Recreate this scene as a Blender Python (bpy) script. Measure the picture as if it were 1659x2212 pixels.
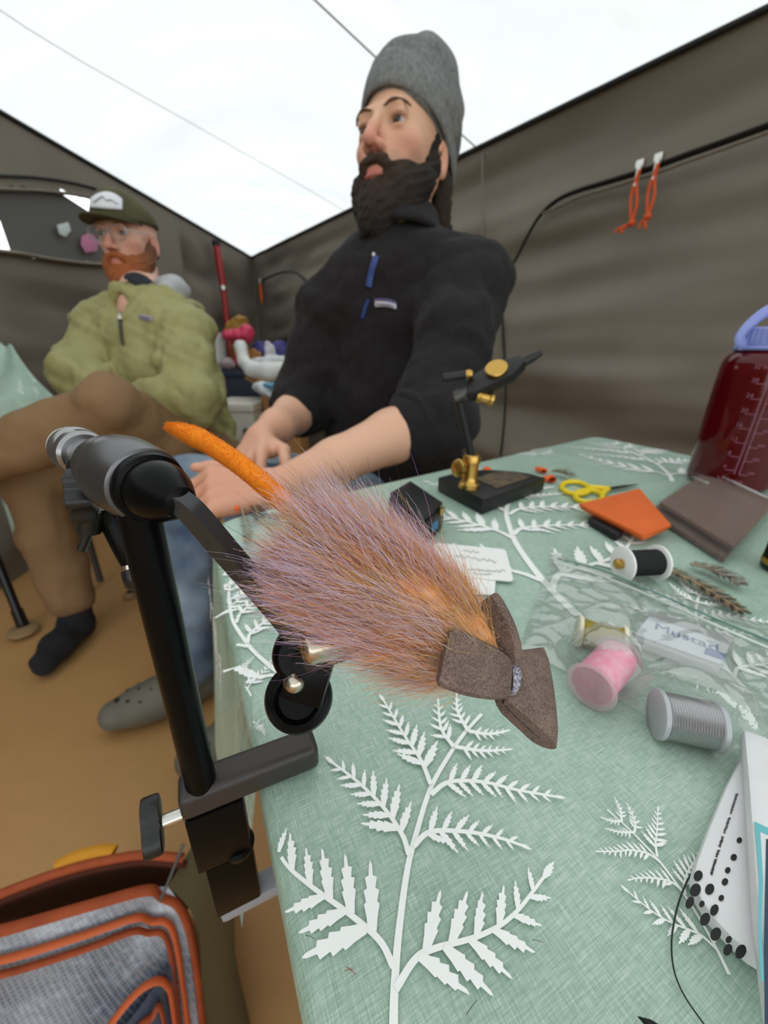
import bpy, bmesh, math, random
import numpy as np
from mathutils import Vector, Matrix, noise as mnoise

for o in list(bpy.data.objects): bpy.data.objects.remove(o)
SC = bpy.context.scene
COL = SC.collection
rnd = random.Random(7)
NPR = np.random.RandomState(5)

# ------------------------------------------------------------------ camera
W_PX, H_PX = 1659.0, 2212.0
F_PX = 850.0
PITCH, ROLL = math.radians(22.0), math.radians(1.2)
CAM = np.array([0.0, 0.0, 0.88])                 # floor is z = 0, table top is z = 0.73
_fw = np.array([0, math.cos(PITCH), -math.sin(PITCH)])
_rt = np.array([1.0, 0, 0]); _up = np.cross(_rt, _fw)
_c, _s = math.cos(ROLL), math.sin(ROLL)
RT = _c*_rt + _s*_up; UP = -_s*_rt + _c*_up; FW = _fw
cam_d = bpy.data.cameras.new('camera'); cam = bpy.data.objects.new('camera', cam_d); COL.objects.link(cam)
cam_d.sensor_fit = 'HORIZONTAL'; cam_d.sensor_width = 36.0
cam_d.lens = 36.0*F_PX/W_PX
cam_d.clip_start = 0.005; cam_d.clip_end = 60
cam_d.dof.use_dof = True; cam_d.dof.focus_distance = 0.102; cam_d.dof.aperture_fstop = 20.0
cam.matrix_world = Matrix(((RT[0], UP[0], -FW[0], CAM[0]), (RT[1], UP[1], -FW[1], CAM[1]), (RT[2], UP[2], -FW[2], CAM[2]), (0, 0, 0, 1)))
SC.camera = cam

# ------------------------------------------------------------------ daylight and exposure
world = bpy.data.worlds.new('overcast_sky'); SC.world = world; world.use_nodes = True
_bg = world.node_tree.nodes['Background']
_bg.inputs[0].default_value = (0.95, 0.98, 1.0, 1); _bg.inputs[1].default_value = 1.9
SC.view_settings.view_transform = 'Standard'; SC.view_settings.look = 'None'
SC.view_settings.gamma = 1.0; SC.view_settings.use_curve_mapping = False
SC.view_settings.exposure = 0.36

# ------------------------------------------------------------------ helpers: points
def ray(x, y): return FW + RT*((x-W_PX/2)/F_PX) + UP*((H_PX/2-y)/F_PX)
def P(x, y, d): return CAM + ray(x, y)*d                       # point at a given distance along the optical axis
def Zp(x, y, z):                                               # point on a horizontal plane
    r = ray(x, y); return CAM + r*((z-CAM[2])/r[2])
def onplane(x, y, p0, n):
    r = ray(x, y); return CAM + r*(np.dot(np.array(p0)-CAM, n)/np.dot(r, n))
def nrm(v): v = np.array(v, float); return v/np.linalg.norm(v)
def lin(c):
    return tuple(((v/255.0)/12.92 if v/255.0 <= 0.04045 else ((v/255.0+0.055)/1.055)**2.4) for v in c[:3])
def catmull(pts, n):
    pts = [np.array(p, float) for p in pts]
    q = [2*pts[0]-pts[1]] + pts + [2*pts[-1]-pts[-2]]
    out = []
    for i in range(1, len(q)-2):
        for k in range(n):
            t = k/n
            a, b, c, d = q[i-1], q[i], q[i+1], q[i+2]
            out.append(0.5*((2*b)+(-a+c)*t+(2*a-5*b+4*c-d)*t*t+(-a+3*b-3*c+d)*t**3))
    out.append(pts[-1]); return out

# ------------------------------------------------------------------ helpers: materials
def mat(name, col, rough=0.6, metal=0.0, spec=0.5, noise=None, bump=None, sheen=0.0, coat=0.0, trans=0.0, alpha=1.0, attr=None, ior=1.45, stretch=None):
    """col: sRGB 0-255. noise=(scale, sRGB2, contrast) colour variation; bump=(scale, strength, distance)."""
    m = bpy.data.materials.new(name); m.use_nodes = True
    nt = m.node_tree; b = nt.nodes['Principled BSDF']
    b.inputs['Base Color'].default_value = (*lin(col), 1)
    b.inputs['Roughness'].default_value = rough; b.inputs['Metallic'].default_value = metal
    b.inputs['Specular IOR Level'].default_value = spec
    b.inputs['IOR'].default_value = ior
    b.inputs['Sheen Weight'].default_value = sheen; b.inputs['Coat Weight'].default_value = coat
    b.inputs['Transmission Weight'].default_value = trans; b.inputs['Alpha'].default_value = alpha
    vec = None
    if noise or bump:
        tc = nt.nodes.new('ShaderNodeTexCoord'); vec = tc.outputs['Object']
        if stretch:
            mp = nt.nodes.new('ShaderNodeMapping'); mp.inputs['Scale'].default_value = stretch
            nt.links.new(vec, mp.inputs['Vector']); vec = mp.outputs['Vector']
    if noise:
        n = nt.nodes.new('ShaderNodeTexNoise'); n.inputs['Scale'].default_value = noise[0]; n.inputs['Detail'].default_value = 5
        nt.links.new(vec, n.inputs['Vector'])
        r = nt.nodes.new('ShaderNodeValToRGB'); k = noise[2] if len(noise) > 2 else 0.2
        r.color_ramp.elements[0].position = 0.5-k; r.color_ramp.elements[0].color = (*lin(col), 1)
        r.color_ramp.elements[1].position = 0.5+k; r.color_ramp.elements[1].color = (*lin(noise[1]), 1)
        nt.links.new(n.outputs['Fac'], r.inputs['Fac']); nt.links.new(r.outputs['Color'], b.inputs['Base Color'])
    if attr:
        a = nt.nodes.new('ShaderNodeAttribute'); a.attribute_name = attr
        nt.links.new(a.outputs['Color'], b.inputs['Base Color'])
    if bump:
        n2 = nt.nodes.new('ShaderNodeTexNoise'); n2.inputs['Scale'].default_value = bump[0]; n2.inputs['Detail'].default_value = 4
        nt.links.new(vec, n2.inputs['Vector'])
        bp = nt.nodes.new('ShaderNodeBump'); bp.inputs['Strength'].default_value = bump[1]; bp.inputs['Distance'].default_value = bump[2]
        nt.links.new(n2.outputs['Fac'], bp.inputs['Height']); nt.links.new(bp.outputs['Normal'], b.inputs['Normal'])
    return m

# ------------------------------------------------------------------ helpers: objects
def tag(o, label=None, cat=None, group=None, kind=None):
    if label: o['label'] = label
    if cat: o['category'] = cat
    if group: o['group'] = group
    if kind: o['kind'] = kind
    return o
def empty(name, loc, label=None, cat=None, group=None):
    o = bpy.data.objects.new(name, None); COL.objects.link(o); o.location = Vector(loc); o.empty_display_size = 0.02
    return tag(o, label, cat, group)
def root_loc(o):
    l = Vector(o.location); p = o.parent
    return l
def mobj(name, verts, faces, m, parent=None, smooth=True, autosmooth=None, colors=None):
    me = bpy.data.meshes.new(name)
    if isinstance(verts, np.ndarray) and isinstance(faces, np.ndarray):
        nv, nf, k = len(verts), len(faces), faces.shape[1]
        me.vertices.add(nv); me.vertices.foreach_set('co', np.ascontiguousarray(verts, dtype=np.float32).ravel())
        me.loops.add(nf*k); me.loops.foreach_set('vertex_index', np.ascontiguousarray(faces, dtype=np.int32).ravel())
        me.polygons.add(nf); me.polygons.foreach_set('loop_start', np.arange(0, nf*k, k, dtype=np.int32))
        me.update(calc_edges=True); me.validate()
    else:
        me.from_pydata([tuple(map(float, v)) for v in verts], [], [tuple(int(i) for i in f) for f in faces]); me.update()
    if m: me.materials.append(m)
    if colors is not None:
        ca = me.color_attributes.new('Col', 'FLOAT_COLOR', 'POINT')
        c4 = np.ones((len(me.vertices), 4), np.float32); c4[:, :3] = colors
        ca.data.foreach_set('color', c4.ravel())
    if smooth:
        me.polygons.foreach_set('use_smooth', np.ones(len(me.polygons), dtype=bool))
    o = bpy.data.objects.new(name, me); COL.objects.link(o)
    if parent is not None:
        o.parent = parent
        # parts are written in world space: undo the chain of parents' translations
        t = Vector((0, 0, 0)); q = parent
        while q is not None: t += Vector(q.location); q = q.parent
        o.matrix_parent_inverse = Matrix.Identity(4); o.location = -t
    if autosmooth is not None: sharp_edges(o, autosmooth)
    return o
def sharp_edges(o, deg):
    bm = bmesh.new(); bm.from_mesh(o.data); a = math.radians(deg)
    for e in bm.edges: e.smooth = not (len(e.link_faces) == 2 and e.calc_face_angle(0) > a)
    bm.normal_update(); bm.to_mesh(o.data); bm.free()
def fixn(o):
    bm = bmesh.new(); bm.from_mesh(o.data); bmesh.ops.recalc_face_normals(bm, faces=bm.faces); bm.to_mesh(o.data); bm.free(); return o
def bevel(o, w, seg=2, ang=40):
    bm = bmesh.new(); bm.from_mesh(o.data)
    bmesh.ops.recalc_face_normals(bm, faces=bm.faces)
    es = [e for e in bm.edges if len(e.link_faces) == 2 and e.calc_face_angle(0) > math.radians(ang)]
    if es: bmesh.ops.bevel(bm, geom=es, offset=w, segments=seg, profile=0.6, affect='EDGES', clamp_overlap=True)
    bmesh.ops.recalc_face_normals(bm, faces=bm.faces)
    bm.to_mesh(o.data); bm.free()
    o.data.polygons.foreach_set('use_smooth', np.ones(len(o.data.polygons), dtype=bool)); sharp_edges(o, 50); return o
def frame(axis, hint=(0, 0, 1)):
    a = nrm(axis); h = np.array(hint, float)
    if abs(np.dot(a, nrm(h))) > 0.97: h = np.array([1.0, 0.2, 0])
    u = nrm(np.cross(h, a)); v = np.cross(a, u); return u, v, a
def tube_geo(pts, radii, n=12, caps=True, flat=1.0, hint=(0, 0, 1)):
    pts = [np.array(p, float) for p in pts]
    if np.isscalar(radii): radii = [radii]*len(pts)
    V, Fc = [], []
    u = None
    for i, p in enumerate(pts):
        t = nrm(pts[min(i+1, len(pts)-1)]-pts[max(i-1, 0)])
        if u is None: u, v, _ = frame(t, hint)
        else:
            u = u-np.dot(u, t)*t; u = nrm(u); v = np.cross(t, u)
        for k in range(n):
            a = 2*math.pi*k/n
            V.append(p+radii[i]*(math.cos(a)*u+math.sin(a)*v*flat))
    for i in range(len(pts)-1):
        for k in range(n):
            Fc.append((i*n+k, i*n+(k+1) % n, (i+1)*n+(k+1) % n, (i+1)*n+k))
    if caps:
        Fc.append(tuple(reversed(range(n)))); Fc.append(tuple(range((len(pts)-1)*n, len(pts)*n)))
    return V, Fc
def tube(name, pts, radii, m, parent=None, n=12, flat=1.0, hint=(0, 0, 1), smooth=True):
    V, Fc = tube_geo(pts, radii, n, True, flat, hint); return mobj(name, V, Fc, m, parent, smooth, 60)
def lathe_geo(o, axis, prof, n=32, hint=(0, 0, 1)):
    """prof: list of (s along axis in m, radius)."""
    u, v, a = frame(axis, hint); o = np.array(o, float); V, Fc = [], []
    for s, r in prof:
        for k in range(n):
            t = 2*math.pi*k/n; V.append(o+a*s+max(r, 1e-5)*(math.cos(t)*u+math.sin(t)*v))
    for i in range(len(prof)-1):
        for k in range(n):
            Fc.append((i*n+k, i*n+(k+1) % n, (i+1)*n+(k+1) % n, (i+1)*n+k))
    Fc.append(tuple(reversed(range(n)))); Fc.append(tuple(range((len(prof)-1)*n, len(prof)*n)))
    return V, Fc
def lathe(name, o, axis, prof, m, parent=None, n=32, sharp=35):
    V, Fc = lathe_geo(o, axis, prof, n); return mobj(name, V, Fc, m, parent, True, sharp)
def prism_geo(poly, vec):
    k = len(poly); poly = [np.array(p, float) for p in poly]; vec = np.array(vec, float)
    V = poly+[p+vec for p in poly]
    Fc = [tuple(range(k)), tuple(reversed(range(k, 2*k)))]
    for i in range(k): Fc.append((i, i+k, (i+1) % k+k, (i+1) % k))
    return V, Fc
def prism(name, poly, vec, m, parent=None, bev=0.0, seg=2):
    V, Fc = prism_geo(poly, vec); o = mobj(name, V, Fc, m, parent, False)
    fixn(o)
    if bev: bevel(o, bev, seg)
    return o
def boxo(name, c, ux, uy, uz, sx, sy, sz, m, parent=None, bev=0.0, seg=2):
    """box with half sizes sx, sy, sz along unit vectors."""
    c = np.array(c, float); ux, uy, uz = map(lambda q: np.array(q, float), (ux, uy, uz))
    poly = [c-ux*sx-uy*sy-uz*sz, c+ux*sx-uy*sy-uz*sz, c+ux*sx+uy*sy-uz*sz, c-ux*sx+uy*sy-uz*sz]
    return prism(name, poly, uz*2*sz, m, parent, bev, seg)
def grid_obj(name, fn, nu, nv, m, parent=None, smooth=True):
    V = []; Fc = []
    for j in range(nv+1):
        for i in range(nu+1): V.append(fn(i/nu, j/nv))
    for j in range(nv):
        for i in range(nu):
            a = j*(nu+1)+i; Fc.append((a, a+1, a+nu+2, a+nu+1))
    return mobj(name, np.array(V), np.array(Fc), m, parent, smooth)
def merge(*geos):
    V, Fc = [], []
    for v, f in geos:
        b = len(V); V += list(v); Fc += [tuple(i+b for i in q) for q in f]
    return V, Fc
def solidify(o, t, off=-1):
    md = o.modifiers.new('thickness', 'SOLIDIFY'); md.thickness = t; md.offset = off; return o
def text_obj(name, body, size, origin, ux, uy, m, parent=None, extrude=0.00002, align='CENTER', bold=0.0):
    cu = bpy.data.curves.new(name, 'FONT'); cu.body = body; cu.size = size; cu.extrude = extrude; cu.align_x = align; cu.align_y = 'CENTER'
    cu.resolution_u = 3; cu.offset = bold
    tmp = bpy.data.objects.new(name+'_tmp', cu); COL.objects.link(tmp)
    bpy.context.view_layer.update()
    me = bpy.data.meshes.new_from_object(tmp.evaluated_get(bpy.context.evaluated_depsgraph_get()))
    vs = np.array([v.co[:] for v in me.vertices]); fs = [tuple(p.vertices) for p in me.polygons]
    bpy.data.objects.remove(tmp); bpy.data.curves.remove(cu); bpy.data.meshes.remove(me)
    ux, uy = nrm(ux), nrm(uy); uz = np.cross(ux, uy); o = np.array(origin, float)
    V = [o+ux*v[0]+uy*v[1]+uz*v[2] for v in vs]
    return mobj(name, V, fs, m, parent, False)

# ------------------------------------------------------------------ helpers: implicit surfaces (soft organic shapes as one continuous mesh)
class Field:
    def __init__(self, lo, hi, h):
        self.h = h; self.lo = np.array(lo, float)
        self.n = np.ceil((np.array(hi)-self.lo)/h).astype(int)+1
        self.d = np.full(self.n, 0.5, np.float32)
    def block(self, lo, hi):
        a = np.clip(np.floor((np.array(lo)-self.lo)/self.h).astype(int), 0, self.n-1)
        b = np.clip(np.ceil((np.array(hi)-self.lo)/self.h).astype(int)+1, 1, self.n)
        b = np.maximum(b, a+1)
        sl = tuple(slice(a[i], b[i]) for i in range(3))
        ax = [self.lo[i]+self.h*np.arange(a[i], b[i]) for i in range(3)]
        X, Y, Z = np.meshgrid(*ax, indexing='ij'); return sl, X.astype(np.float32), Y.astype(np.float32), Z.astype(np.float32)
    def put(self, sl, d, k, op):
        c = self.d[sl]
        if op == 'add':
            if k <= 0: self.d[sl] = np.minimum(c, d)
            else:
                hh = np.clip(0.5+0.5*(c-d)/k, 0, 1); self.d[sl] = c*(1-hh)+d*hh-k*hh*(1-hh)
        elif op == 'sub':
            if k <= 0: self.d[sl] = np.maximum(c, -d)
            else:
                hh = np.clip(0.5-0.5*(c+d)/k, 0, 1); self.d[sl] = c*(1-hh)+(-d)*hh+k*hh*(1-hh)
    def cone(self, a, b, ra, rb, k=0.01, op='add', sq=None):
        """tapered capsule a->b."""
        a = np.array(a, float); b = np.array(b, float); m = max(ra, rb)+2*k+3*self.h
        sl, X, Y, Z = self.block(np.minimum(a, b)-m, np.maximum(a, b)+m)
        ab = b-a; L = max(float(ab@ab), 1e-9)
        t = np.clip(((X-a[0])*ab[0]+(Y-a[1])*ab[1]+(Z-a[2])*ab[2])/L, 0, 1)
        d = np.sqrt((X-a[0]-t*ab[0])**2+(Y-a[1]-t*ab[1])**2+(Z-a[2]-t*ab[2])**2)-(ra+(rb-ra)*t)
        self.put(sl, d, k, op)
    def chain(self, pts, rs, k=0.01, op='add'):
        for i in range(len(pts)-1): self.cone(pts[i], pts[i+1], rs[i], rs[i+1], k, op)
    def ell(self, c, r, R=None, k=0.01, op='add'):
        """ellipsoid centre c, radii r, R columns = local axes."""
        c = np.array(c, float); r = np.array(r, float); R = np.eye(3) if R is None else np.array(R, float)
        m = float(r.max())+2*k+3*self.h
        sl, X, Y, Z = self.block(c-m, c+m)
        q = [((X-c[0])*R[0, i]+(Y-c[1])*R[1, i]+(Z-c[2])*R[2, i]) for i in range(3)]
        k0 = np.sqrt(sum((q[i]/r[i])**2 for i in range(3))); k1 = np.sqrt(sum((q[i]/r[i]**2)**2 for i in range(3)))
        d = k0*(k0-1)/np.maximum(k1, 1e-6); self.put(sl, d, k, op)
    def rbox(self, c, r, R=None, rad=0.01, k=0.01, op='add'):
        c = np.array(c, float); r = np.array(r, float); R = np.eye(3) if R is None else np.array(R, float)
        m = float(np.linalg.norm(r))+2*k+3*self.h
        sl, X, Y, Z = self.block(c-m, c+m)
        q = [np.abs((X-c[0])*R[0, i]+(Y-c[1])*R[1, i]+(Z-c[2])*R[2, i])-(r[i]-rad) for i in range(3)]
        out = np.sqrt(sum(np.maximum(v, 0)**2 for v in q)); ins = np.minimum(np.maximum(np.maximum(q[0], q[1]), q[2]), 0)
        self.put(sl, out+ins-rad, k, op)
    def cut(self, p, n, k=0.004):
        """keep the side where (x-p).n < 0."""
        n = nrm(n); p = np.array(p, float)
        sl, X, Y, Z = self.block(self.lo, self.lo+self.n*self.h)
        d = (X-p[0])*n[0]+(Y-p[1])*n[1]+(Z-p[2])*n[2]
        c = self.d; hh = np.clip(0.5-0.5*(c-d)/k, 0, 1); self.d = (c*(1-hh)+d*hh+k*hh*(1-hh)).astype(np.float32)
    def ripple(self, amp, freqs, seed=1, near=0.06, ridge=0.0):
        """cloth folds / clumps: a sum of random plane waves added to the distance near the surface."""
        r = np.random.RandomState(seed)
        sl, X, Y, Z = self.block(self.lo, self.lo+self.n*self.h)
        mask = np.abs(self.d) < near
        x, y, z = X[mask], Y[mask], Z[mask]; s = np.zeros_like(x)
        for f in freqs:
            for _ in range(3):
                v = r.normal(size=3); v = v/np.linalg.norm(v)*f*2*math.pi
                w = r.normal(size=3)*f*1.7; ph = r.uniform(0, 6.28)
                q = np.sin(v[0]*x+v[1]*y+v[2]*z+ph+1.3*np.sin(w[0]*x+w[1]*y+w[2]*z))
                if ridge: q = (1-ridge)*q+ridge*(1.6*np.abs(q)**0.6*-1+1.0)
                s += q/(f**0.6)
        s *= amp/max(1e-6, float(np.std(s))); self.d[mask] += s.astype(np.float32)
    def mesh(self):
        d = self.d; n0, n1, n2 = d.shape
        ins = d < 0
        cs = np.zeros((n0-1, n1-1, n2-1), np.int8)
        for i in (0, 1):
            for j in (0, 1):
                for k in (0, 1): cs += ins[i:n0-1+i, j:n1-1+j, k:n2-1+k]
        act = (cs > 0) & (cs < 8)
        I, J, K = np.nonzero(act); idx = -np.ones(act.shape, np.int32); idx[I, J, K] = np.arange(len(I))
        acc = np.zeros((len(I), 3)); cnt = np.zeros(len(I))
        off = [(i, j, k) for i in (0, 1) for j in (0, 1) for k in (0, 1)]
        for a in off:
            for ax in range(3):
                if a[ax] == 1: continue
                b = list(a); b[ax] = 1
                da = d[I+a[0], J+a[1], K+a[2]]; db = d[I+b[0], J+b[1], K+b[2]]
                m = (da < 0) != (db < 0)
                t = np.where(m, da/np.where(m, da-db, 1), 0)
                for q in range(3):
                    acc[:, q] += np.where(m, a[q]+(t if q == ax else 0), 0)
                cnt += m
        V = (np.stack([I, J, K], 1)+acc/cnt[:, None])*self.h+self.lo
        Q = []
        for ax in range(3):
            s0 = [slice(None)]*3; s1 = [slice(None)]*3; s0[ax] = slice(0, -1); s1[ax] = slice(1, None)
            A = ins[tuple(s0)]; B = ins[tuple(s1)]
            e = np.argwhere(A != B)
            o1, o2 = [q for q in range(3) if q != ax]
            ok = (e[:, o1] > 0) & (e[:, o2] > 0) & (e[:, o1] < d.shape[o1]-1) & (e[:, o2] < d.shape[o2]-1)
            e = e[ok]
            fl = A[e[:, 0], e[:, 1], e[:, 2]]
            def g(a1, a2):
                q = e.copy(); q[:, o1] -= a1; q[:, o2] -= a2; return idx[q[:, 0], q[:, 1], q[:, 2]]
            quad = np.stack([g(1, 1), g(0, 1), g(0, 0), g(1, 0)], 1)
            if ax == 1: fl = ~fl
            quad = np.where(fl[:, None], quad, quad[:, ::-1]); Q.append(quad)
        return V, np.concatenate(Q)
def relax(V, Fq, it=2, lam=0.5):
    n = len(V); E = np.concatenate([Fq[:, [0, 1]], Fq[:, [1, 2]], Fq[:, [2, 3]], Fq[:, [3, 0]]])
    for _ in range(it):
        s = np.zeros_like(V); c = np.zeros(n)
        np.add.at(s, E[:, 0], V[E[:, 1]]); np.add.at(c, E[:, 0], 1)
        np.add.at(s, E[:, 1], V[E[:, 0]]); np.add.at(c, E[:, 1], 1)
        V = V*(1-lam)+lam*s/np.maximum(c, 1)[:, None]
    return V
# ================================================================== THE TENT
TOPZ = 1.68
WC = Zp(543, 555, TOPZ); WR = Zp(1659, 15, TOPZ); WL = Zp(0, 240, TOPZ)
dR = nrm((WR-WC)*np.array([1, 1, 0])); dL = nrm((WL-WC)*np.array([1, 1, 0]))
nR = nrm(np.cross(dR, [0, 0, 1])); nR = nR if np.dot(nR, CAM-WC) > 0 else -nR     # into the room
nL = nrm(np.cross(dL, [0, 0, 1])); nL = nL if np.dot(nL, CAM-WC) > 0 else -nL
LEN_R, LEN_L = 6.6, 6.8

def fabric(name, col, col2, transl=0.0, bumps=((3.0, 0.5, 0.02),), rough=0.75, stretch=(1, 1, 1)):
    m = bpy.data.materials.new(name); m.use_nodes = True; nt = m.node_tree; b = nt.nodes['Principled BSDF']; out = nt.nodes['Material Output']
    b.inputs['Roughness'].default_value = rough; b.inputs['Specular IOR Level'].default_value = 0.3
    tc = nt.nodes.new('ShaderNodeTexCoord'); mp = nt.nodes.new('ShaderNodeMapping'); mp.inputs['Scale'].default_value = stretch
    nt.links.new(tc.outputs['Object'], mp.inputs['Vector'])
    n = nt.nodes.new('ShaderNodeTexNoise'); n.inputs['Scale'].default_value = 2.2; n.inputs['Detail'].default_value = 6
    nt.links.new(mp.outputs['Vector'], n.inputs['Vector'])
    r = nt.nodes.new('ShaderNodeValToRGB'); r.color_ramp.elements[0].color = (*lin(col), 1); r.color_ramp.elements[1].color = (*lin(col2), 1)
    r.color_ramp.elements[0].position = 0.3; r.color_ramp.elements[1].position = 0.7
    nt.links.new(n.outputs['Fac'], r.inputs['Fac']); nt.links.new(r.outputs['Color'], b.inputs['Base Color'])
    prev = None
    for sc, st, ds in bumps:
        nn = nt.nodes.new('ShaderNodeTexNoise'); nn.inputs['Scale'].default_value = sc; nn.inputs['Detail'].default_value = 3
        nt.links.new(mp.outputs['Vector'], nn.inputs['Vector'])
        bp = nt.nodes.new('ShaderNodeBump'); bp.inputs['Strength'].default_value = st; bp.inputs['Distance'].default_value = ds
        nt.links.new(nn.outputs['Fac'], bp.inputs['Height'])
        if prev: nt.links.new(prev.outputs['Normal'], bp.inputs['Normal'])
        prev = bp
    if prev: nt.links.new(prev.outputs['Normal'], b.inputs['Normal'])
    if transl > 0:
        tr = nt.nodes.new('ShaderNodeBsdfTranslucent'); mx = nt.nodes.new('ShaderNodeMixShader'); mx.inputs['Fac'].default_value = transl
        nt.links.new(r.outputs['Color'], tr.inputs['Color'])
        if prev: nt.links.new(prev.outputs['Normal'], tr.inputs['Normal'])
        nt.links.new(b.outputs['BSDF'], mx.inputs[1]); nt.links.new(tr.outputs['BSDF'], mx.inputs[2]); nt.links.new(mx.outputs['Shader'], out.inputs['Surface'])
    return m
M_WALL = fabric('taupe_tent_fabric', (114, 107, 97), (126, 118, 107), 0.0, ((2.5, 0.35, 0.03), (400, 0.08, 0.001)))
M_ROOF = fabric('white_roof_fabric', (186, 189, 188), (198, 200, 197), 0.8, ((1.3, 0.9, 0.09),), 0.8, (0.5, 2.2, 1))
M_FLOOR = mat('tan_groundsheet', (178, 134, 84), 0.55, noise=(1.8, (196, 152, 98), 0.3), bump=(5, 0.5, 0.02))
M_BLACKTRIM = mat('black_webbing', (22, 21, 20), 0.7)
M_ZIP = mat('black_zipper_tape', (18, 17, 17), 0.5)

def fn_floor(u, v):
    x = -4.5+9*u; y = -3.5+9.5*v
    z = 0.012*mnoise.noise(Vector((x*1.6, y*0.7, 3.1)))+0.008*mnoise.noise(Vector((x*0.6+y*1.6, y*4.0-x, 1.0)))
    return (x, y, z-0.008)
tag(grid_obj('floor', fn_floor, 110, 110, M_FLOOR), 'tan groundsheet floor of the tent with shallow creases', None, None, 'structure')

M_GRASS = mat('added_light_blocking_ground', (92, 100, 62), 0.95, noise=(3, (112, 116, 74), 0.3))
tag(grid_obj('ground', lambda u, v: (-40+80*u, -40+80*v, -0.06), 8, 8, M_GRASS), 'meadow around the tent', None, None, 'structure')  # unseen plane, added to block the lower sky so roof folds shade
# where the seated people and goods are, the wall keeps its plane; folds are a few centimetres deep
def wall_disp_R(s, z):
    a = 0.060*mnoise.noise(Vector((s*0.75, z*5.5+0.35*s, 2.0)))+0.026*mnoise.noise(Vector((s*1.6+4, z*11-0.8*s, 7.0)))
    a += 0.010*mnoise.noise(Vector((s*5, z*1.4, 9.0)))
    edge = min(1.0, max(0.0, (TOPZ-z)/0.10))*min(1.0, max(0.0, (s-0.02)/0.3))
    return (a-0.042)*edge
def fn_wallR(u, v):
    s = -0.02+LEN_R*u; z = TOPZ*v
    p = WC+dR*s+nR*wall_disp_R(s, z); return (p[0], p[1], z-(0.04 if v == 0 else 0))
wallR = tag(grid_obj('wall_back', fn_wallR, 300, 90, M_WALL), 'taupe fabric tent wall behind the man in the grey beanie', None, None, 'structure')

# left wall with a mesh window opening
win_px = [(-260, 395), (0, 405), (120, 412), (215, 432), (262, 470), (262, 572), (120, 560), (20, 545), (-260, 520)]
win_sz = [(float(np.dot(q-WC, dL)), float(q[2])) for q in [onplane(x, y, WC, nL) for x, y in win_px]]
def inside(p, poly):
    c = False; n = len(poly)
    for i in range(n):
        (x1, y1), (x2, y2) = poly[i], poly[(i+1) % n]
        if (y1 > p[1]) != (y2 > p[1]) and p[0] < (x2-x1)*(p[1]-y1)/(y2-y1)+x1: c = not c
    return c
def wall_disp_L(s, z):
    a = 0.09*mnoise.noise(Vector((s*1.1+z*1.5, z*3.4-s*1.3, 5.0)))+0.035*mnoise.noise(Vector((s*2+z*3, z*7-s*2.2, 11.0)))
    wz = [q[1] for q in win_sz]; lowwin = min(wz)
    e = min(1.0, max(0.0, (lowwin-0.02-z)/0.10)) if s > 1.2 else min(1.0, max(0.0, (TOPZ-z)/0.3))
    return (a-0.05)*e*min(1.0, max(0.0, (s-0.02)/0.3))
V, Fq = [], []
nu, nv = 240, 100
for j in range(nv+1):
    for i in range(nu+1):
        s = -0.02+LEN_L*i/nu; z = TOPZ*j/nv; p = WC+dL*s+nL*wall_disp_L(s, z); V.append((p[0], p[1], z-(0.04 if j == 0 else 0)))
for j in range(nv):
    for i in range(nu):
        s = -0.02+LEN_L*(i+0.5)/nu; z = TOPZ*(j+0.5)/nv
        if inside((s, z), win_sz): continue
        a = j*(nu+1)+i; Fq.append((a, a+1, a+nu+2, a+nu+1))
wallL = tag(mobj('wall_left', np.array(V), np.array(Fq), M_WALL), 'taupe fabric tent wall with window behind the man in the cap', None, None, 'structure')

# window: dark insect mesh, daylight showing past its edges
M_MESH = mat('dark_insect_mesh', (92, 90, 86), 0.8, bump=(700, 0.2, 0.001))
win = tag(empty('window_1', onplane(100, 560, WC, nL)), 'dark mesh window with daylight at its edges', None, None, 'structure')
def onL(x, y, off): q = onplane(x, y, WC+nL*off, nL); return q
mesh_px = [(-250, 386), (0, 395), (108, 403), (190, 456), (268, 494), (268, 574), (118, 560), (23, 545), (0, 478), (-60, 420)]
prism('insect_mesh', [onL(x, y, -0.012) for x, y in mesh_px], nL*0.002, M_MESH, win)
def strip_on(fnpt, px, w, m, name, parent, n=8, rn=8, flat=0.5):
    pts = catmull([fnpt(x, y) for x, y in px], n); return tube(name, pts, w, m, parent, rn, flat)
strip_on(lambda x, y: onL(x, y, 0.004), [(-250, 372), (0, 380), (90, 385), (170, 398), (235, 418), (285, 442), (318, 480)], 0.010, M_ZIP, 'window_zipper', win)
strip_on(lambda x, y: onL(x, y, 0.006), [(-250, 398), (0, 408), (110, 414), (200, 430), (262, 466)], 0.013, M_WALL, 'window_hem', win)
strip_on(lambda x, y: onL(x, y, 0.016), [(-250, 520), (20, 545), (110, 560), (200, 570), (290, 572)], 0.016, M_WALL, 'window_sill', win)
M_PALE = mat('pale_cloth', (196, 204, 204), 0.8); M_PINK = mat('pink_cloth', (188, 120, 152), 0.8)
def cloth_scrap(name, px, m, label, cat):
    o = prism(name, [onL(x, y, 0.012) for x, y in px], nL*0.004, m, None, 0.001); return tag(o, label, cat)
cloth_scrap('pale_tag', [(122, 486), (146, 480), (152, 498), (140, 512), (128, 506)], M_PALE, 'small pale tag hanging on the mesh window beside the cap', 'tag')
cloth_scrap('pink_tag', [(176, 510), (196, 502), (212, 522), (208, 542), (184, 546), (174, 528)], M_PINK, 'small pink tag hanging on the mesh window behind the glasses', 'tag')

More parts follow.
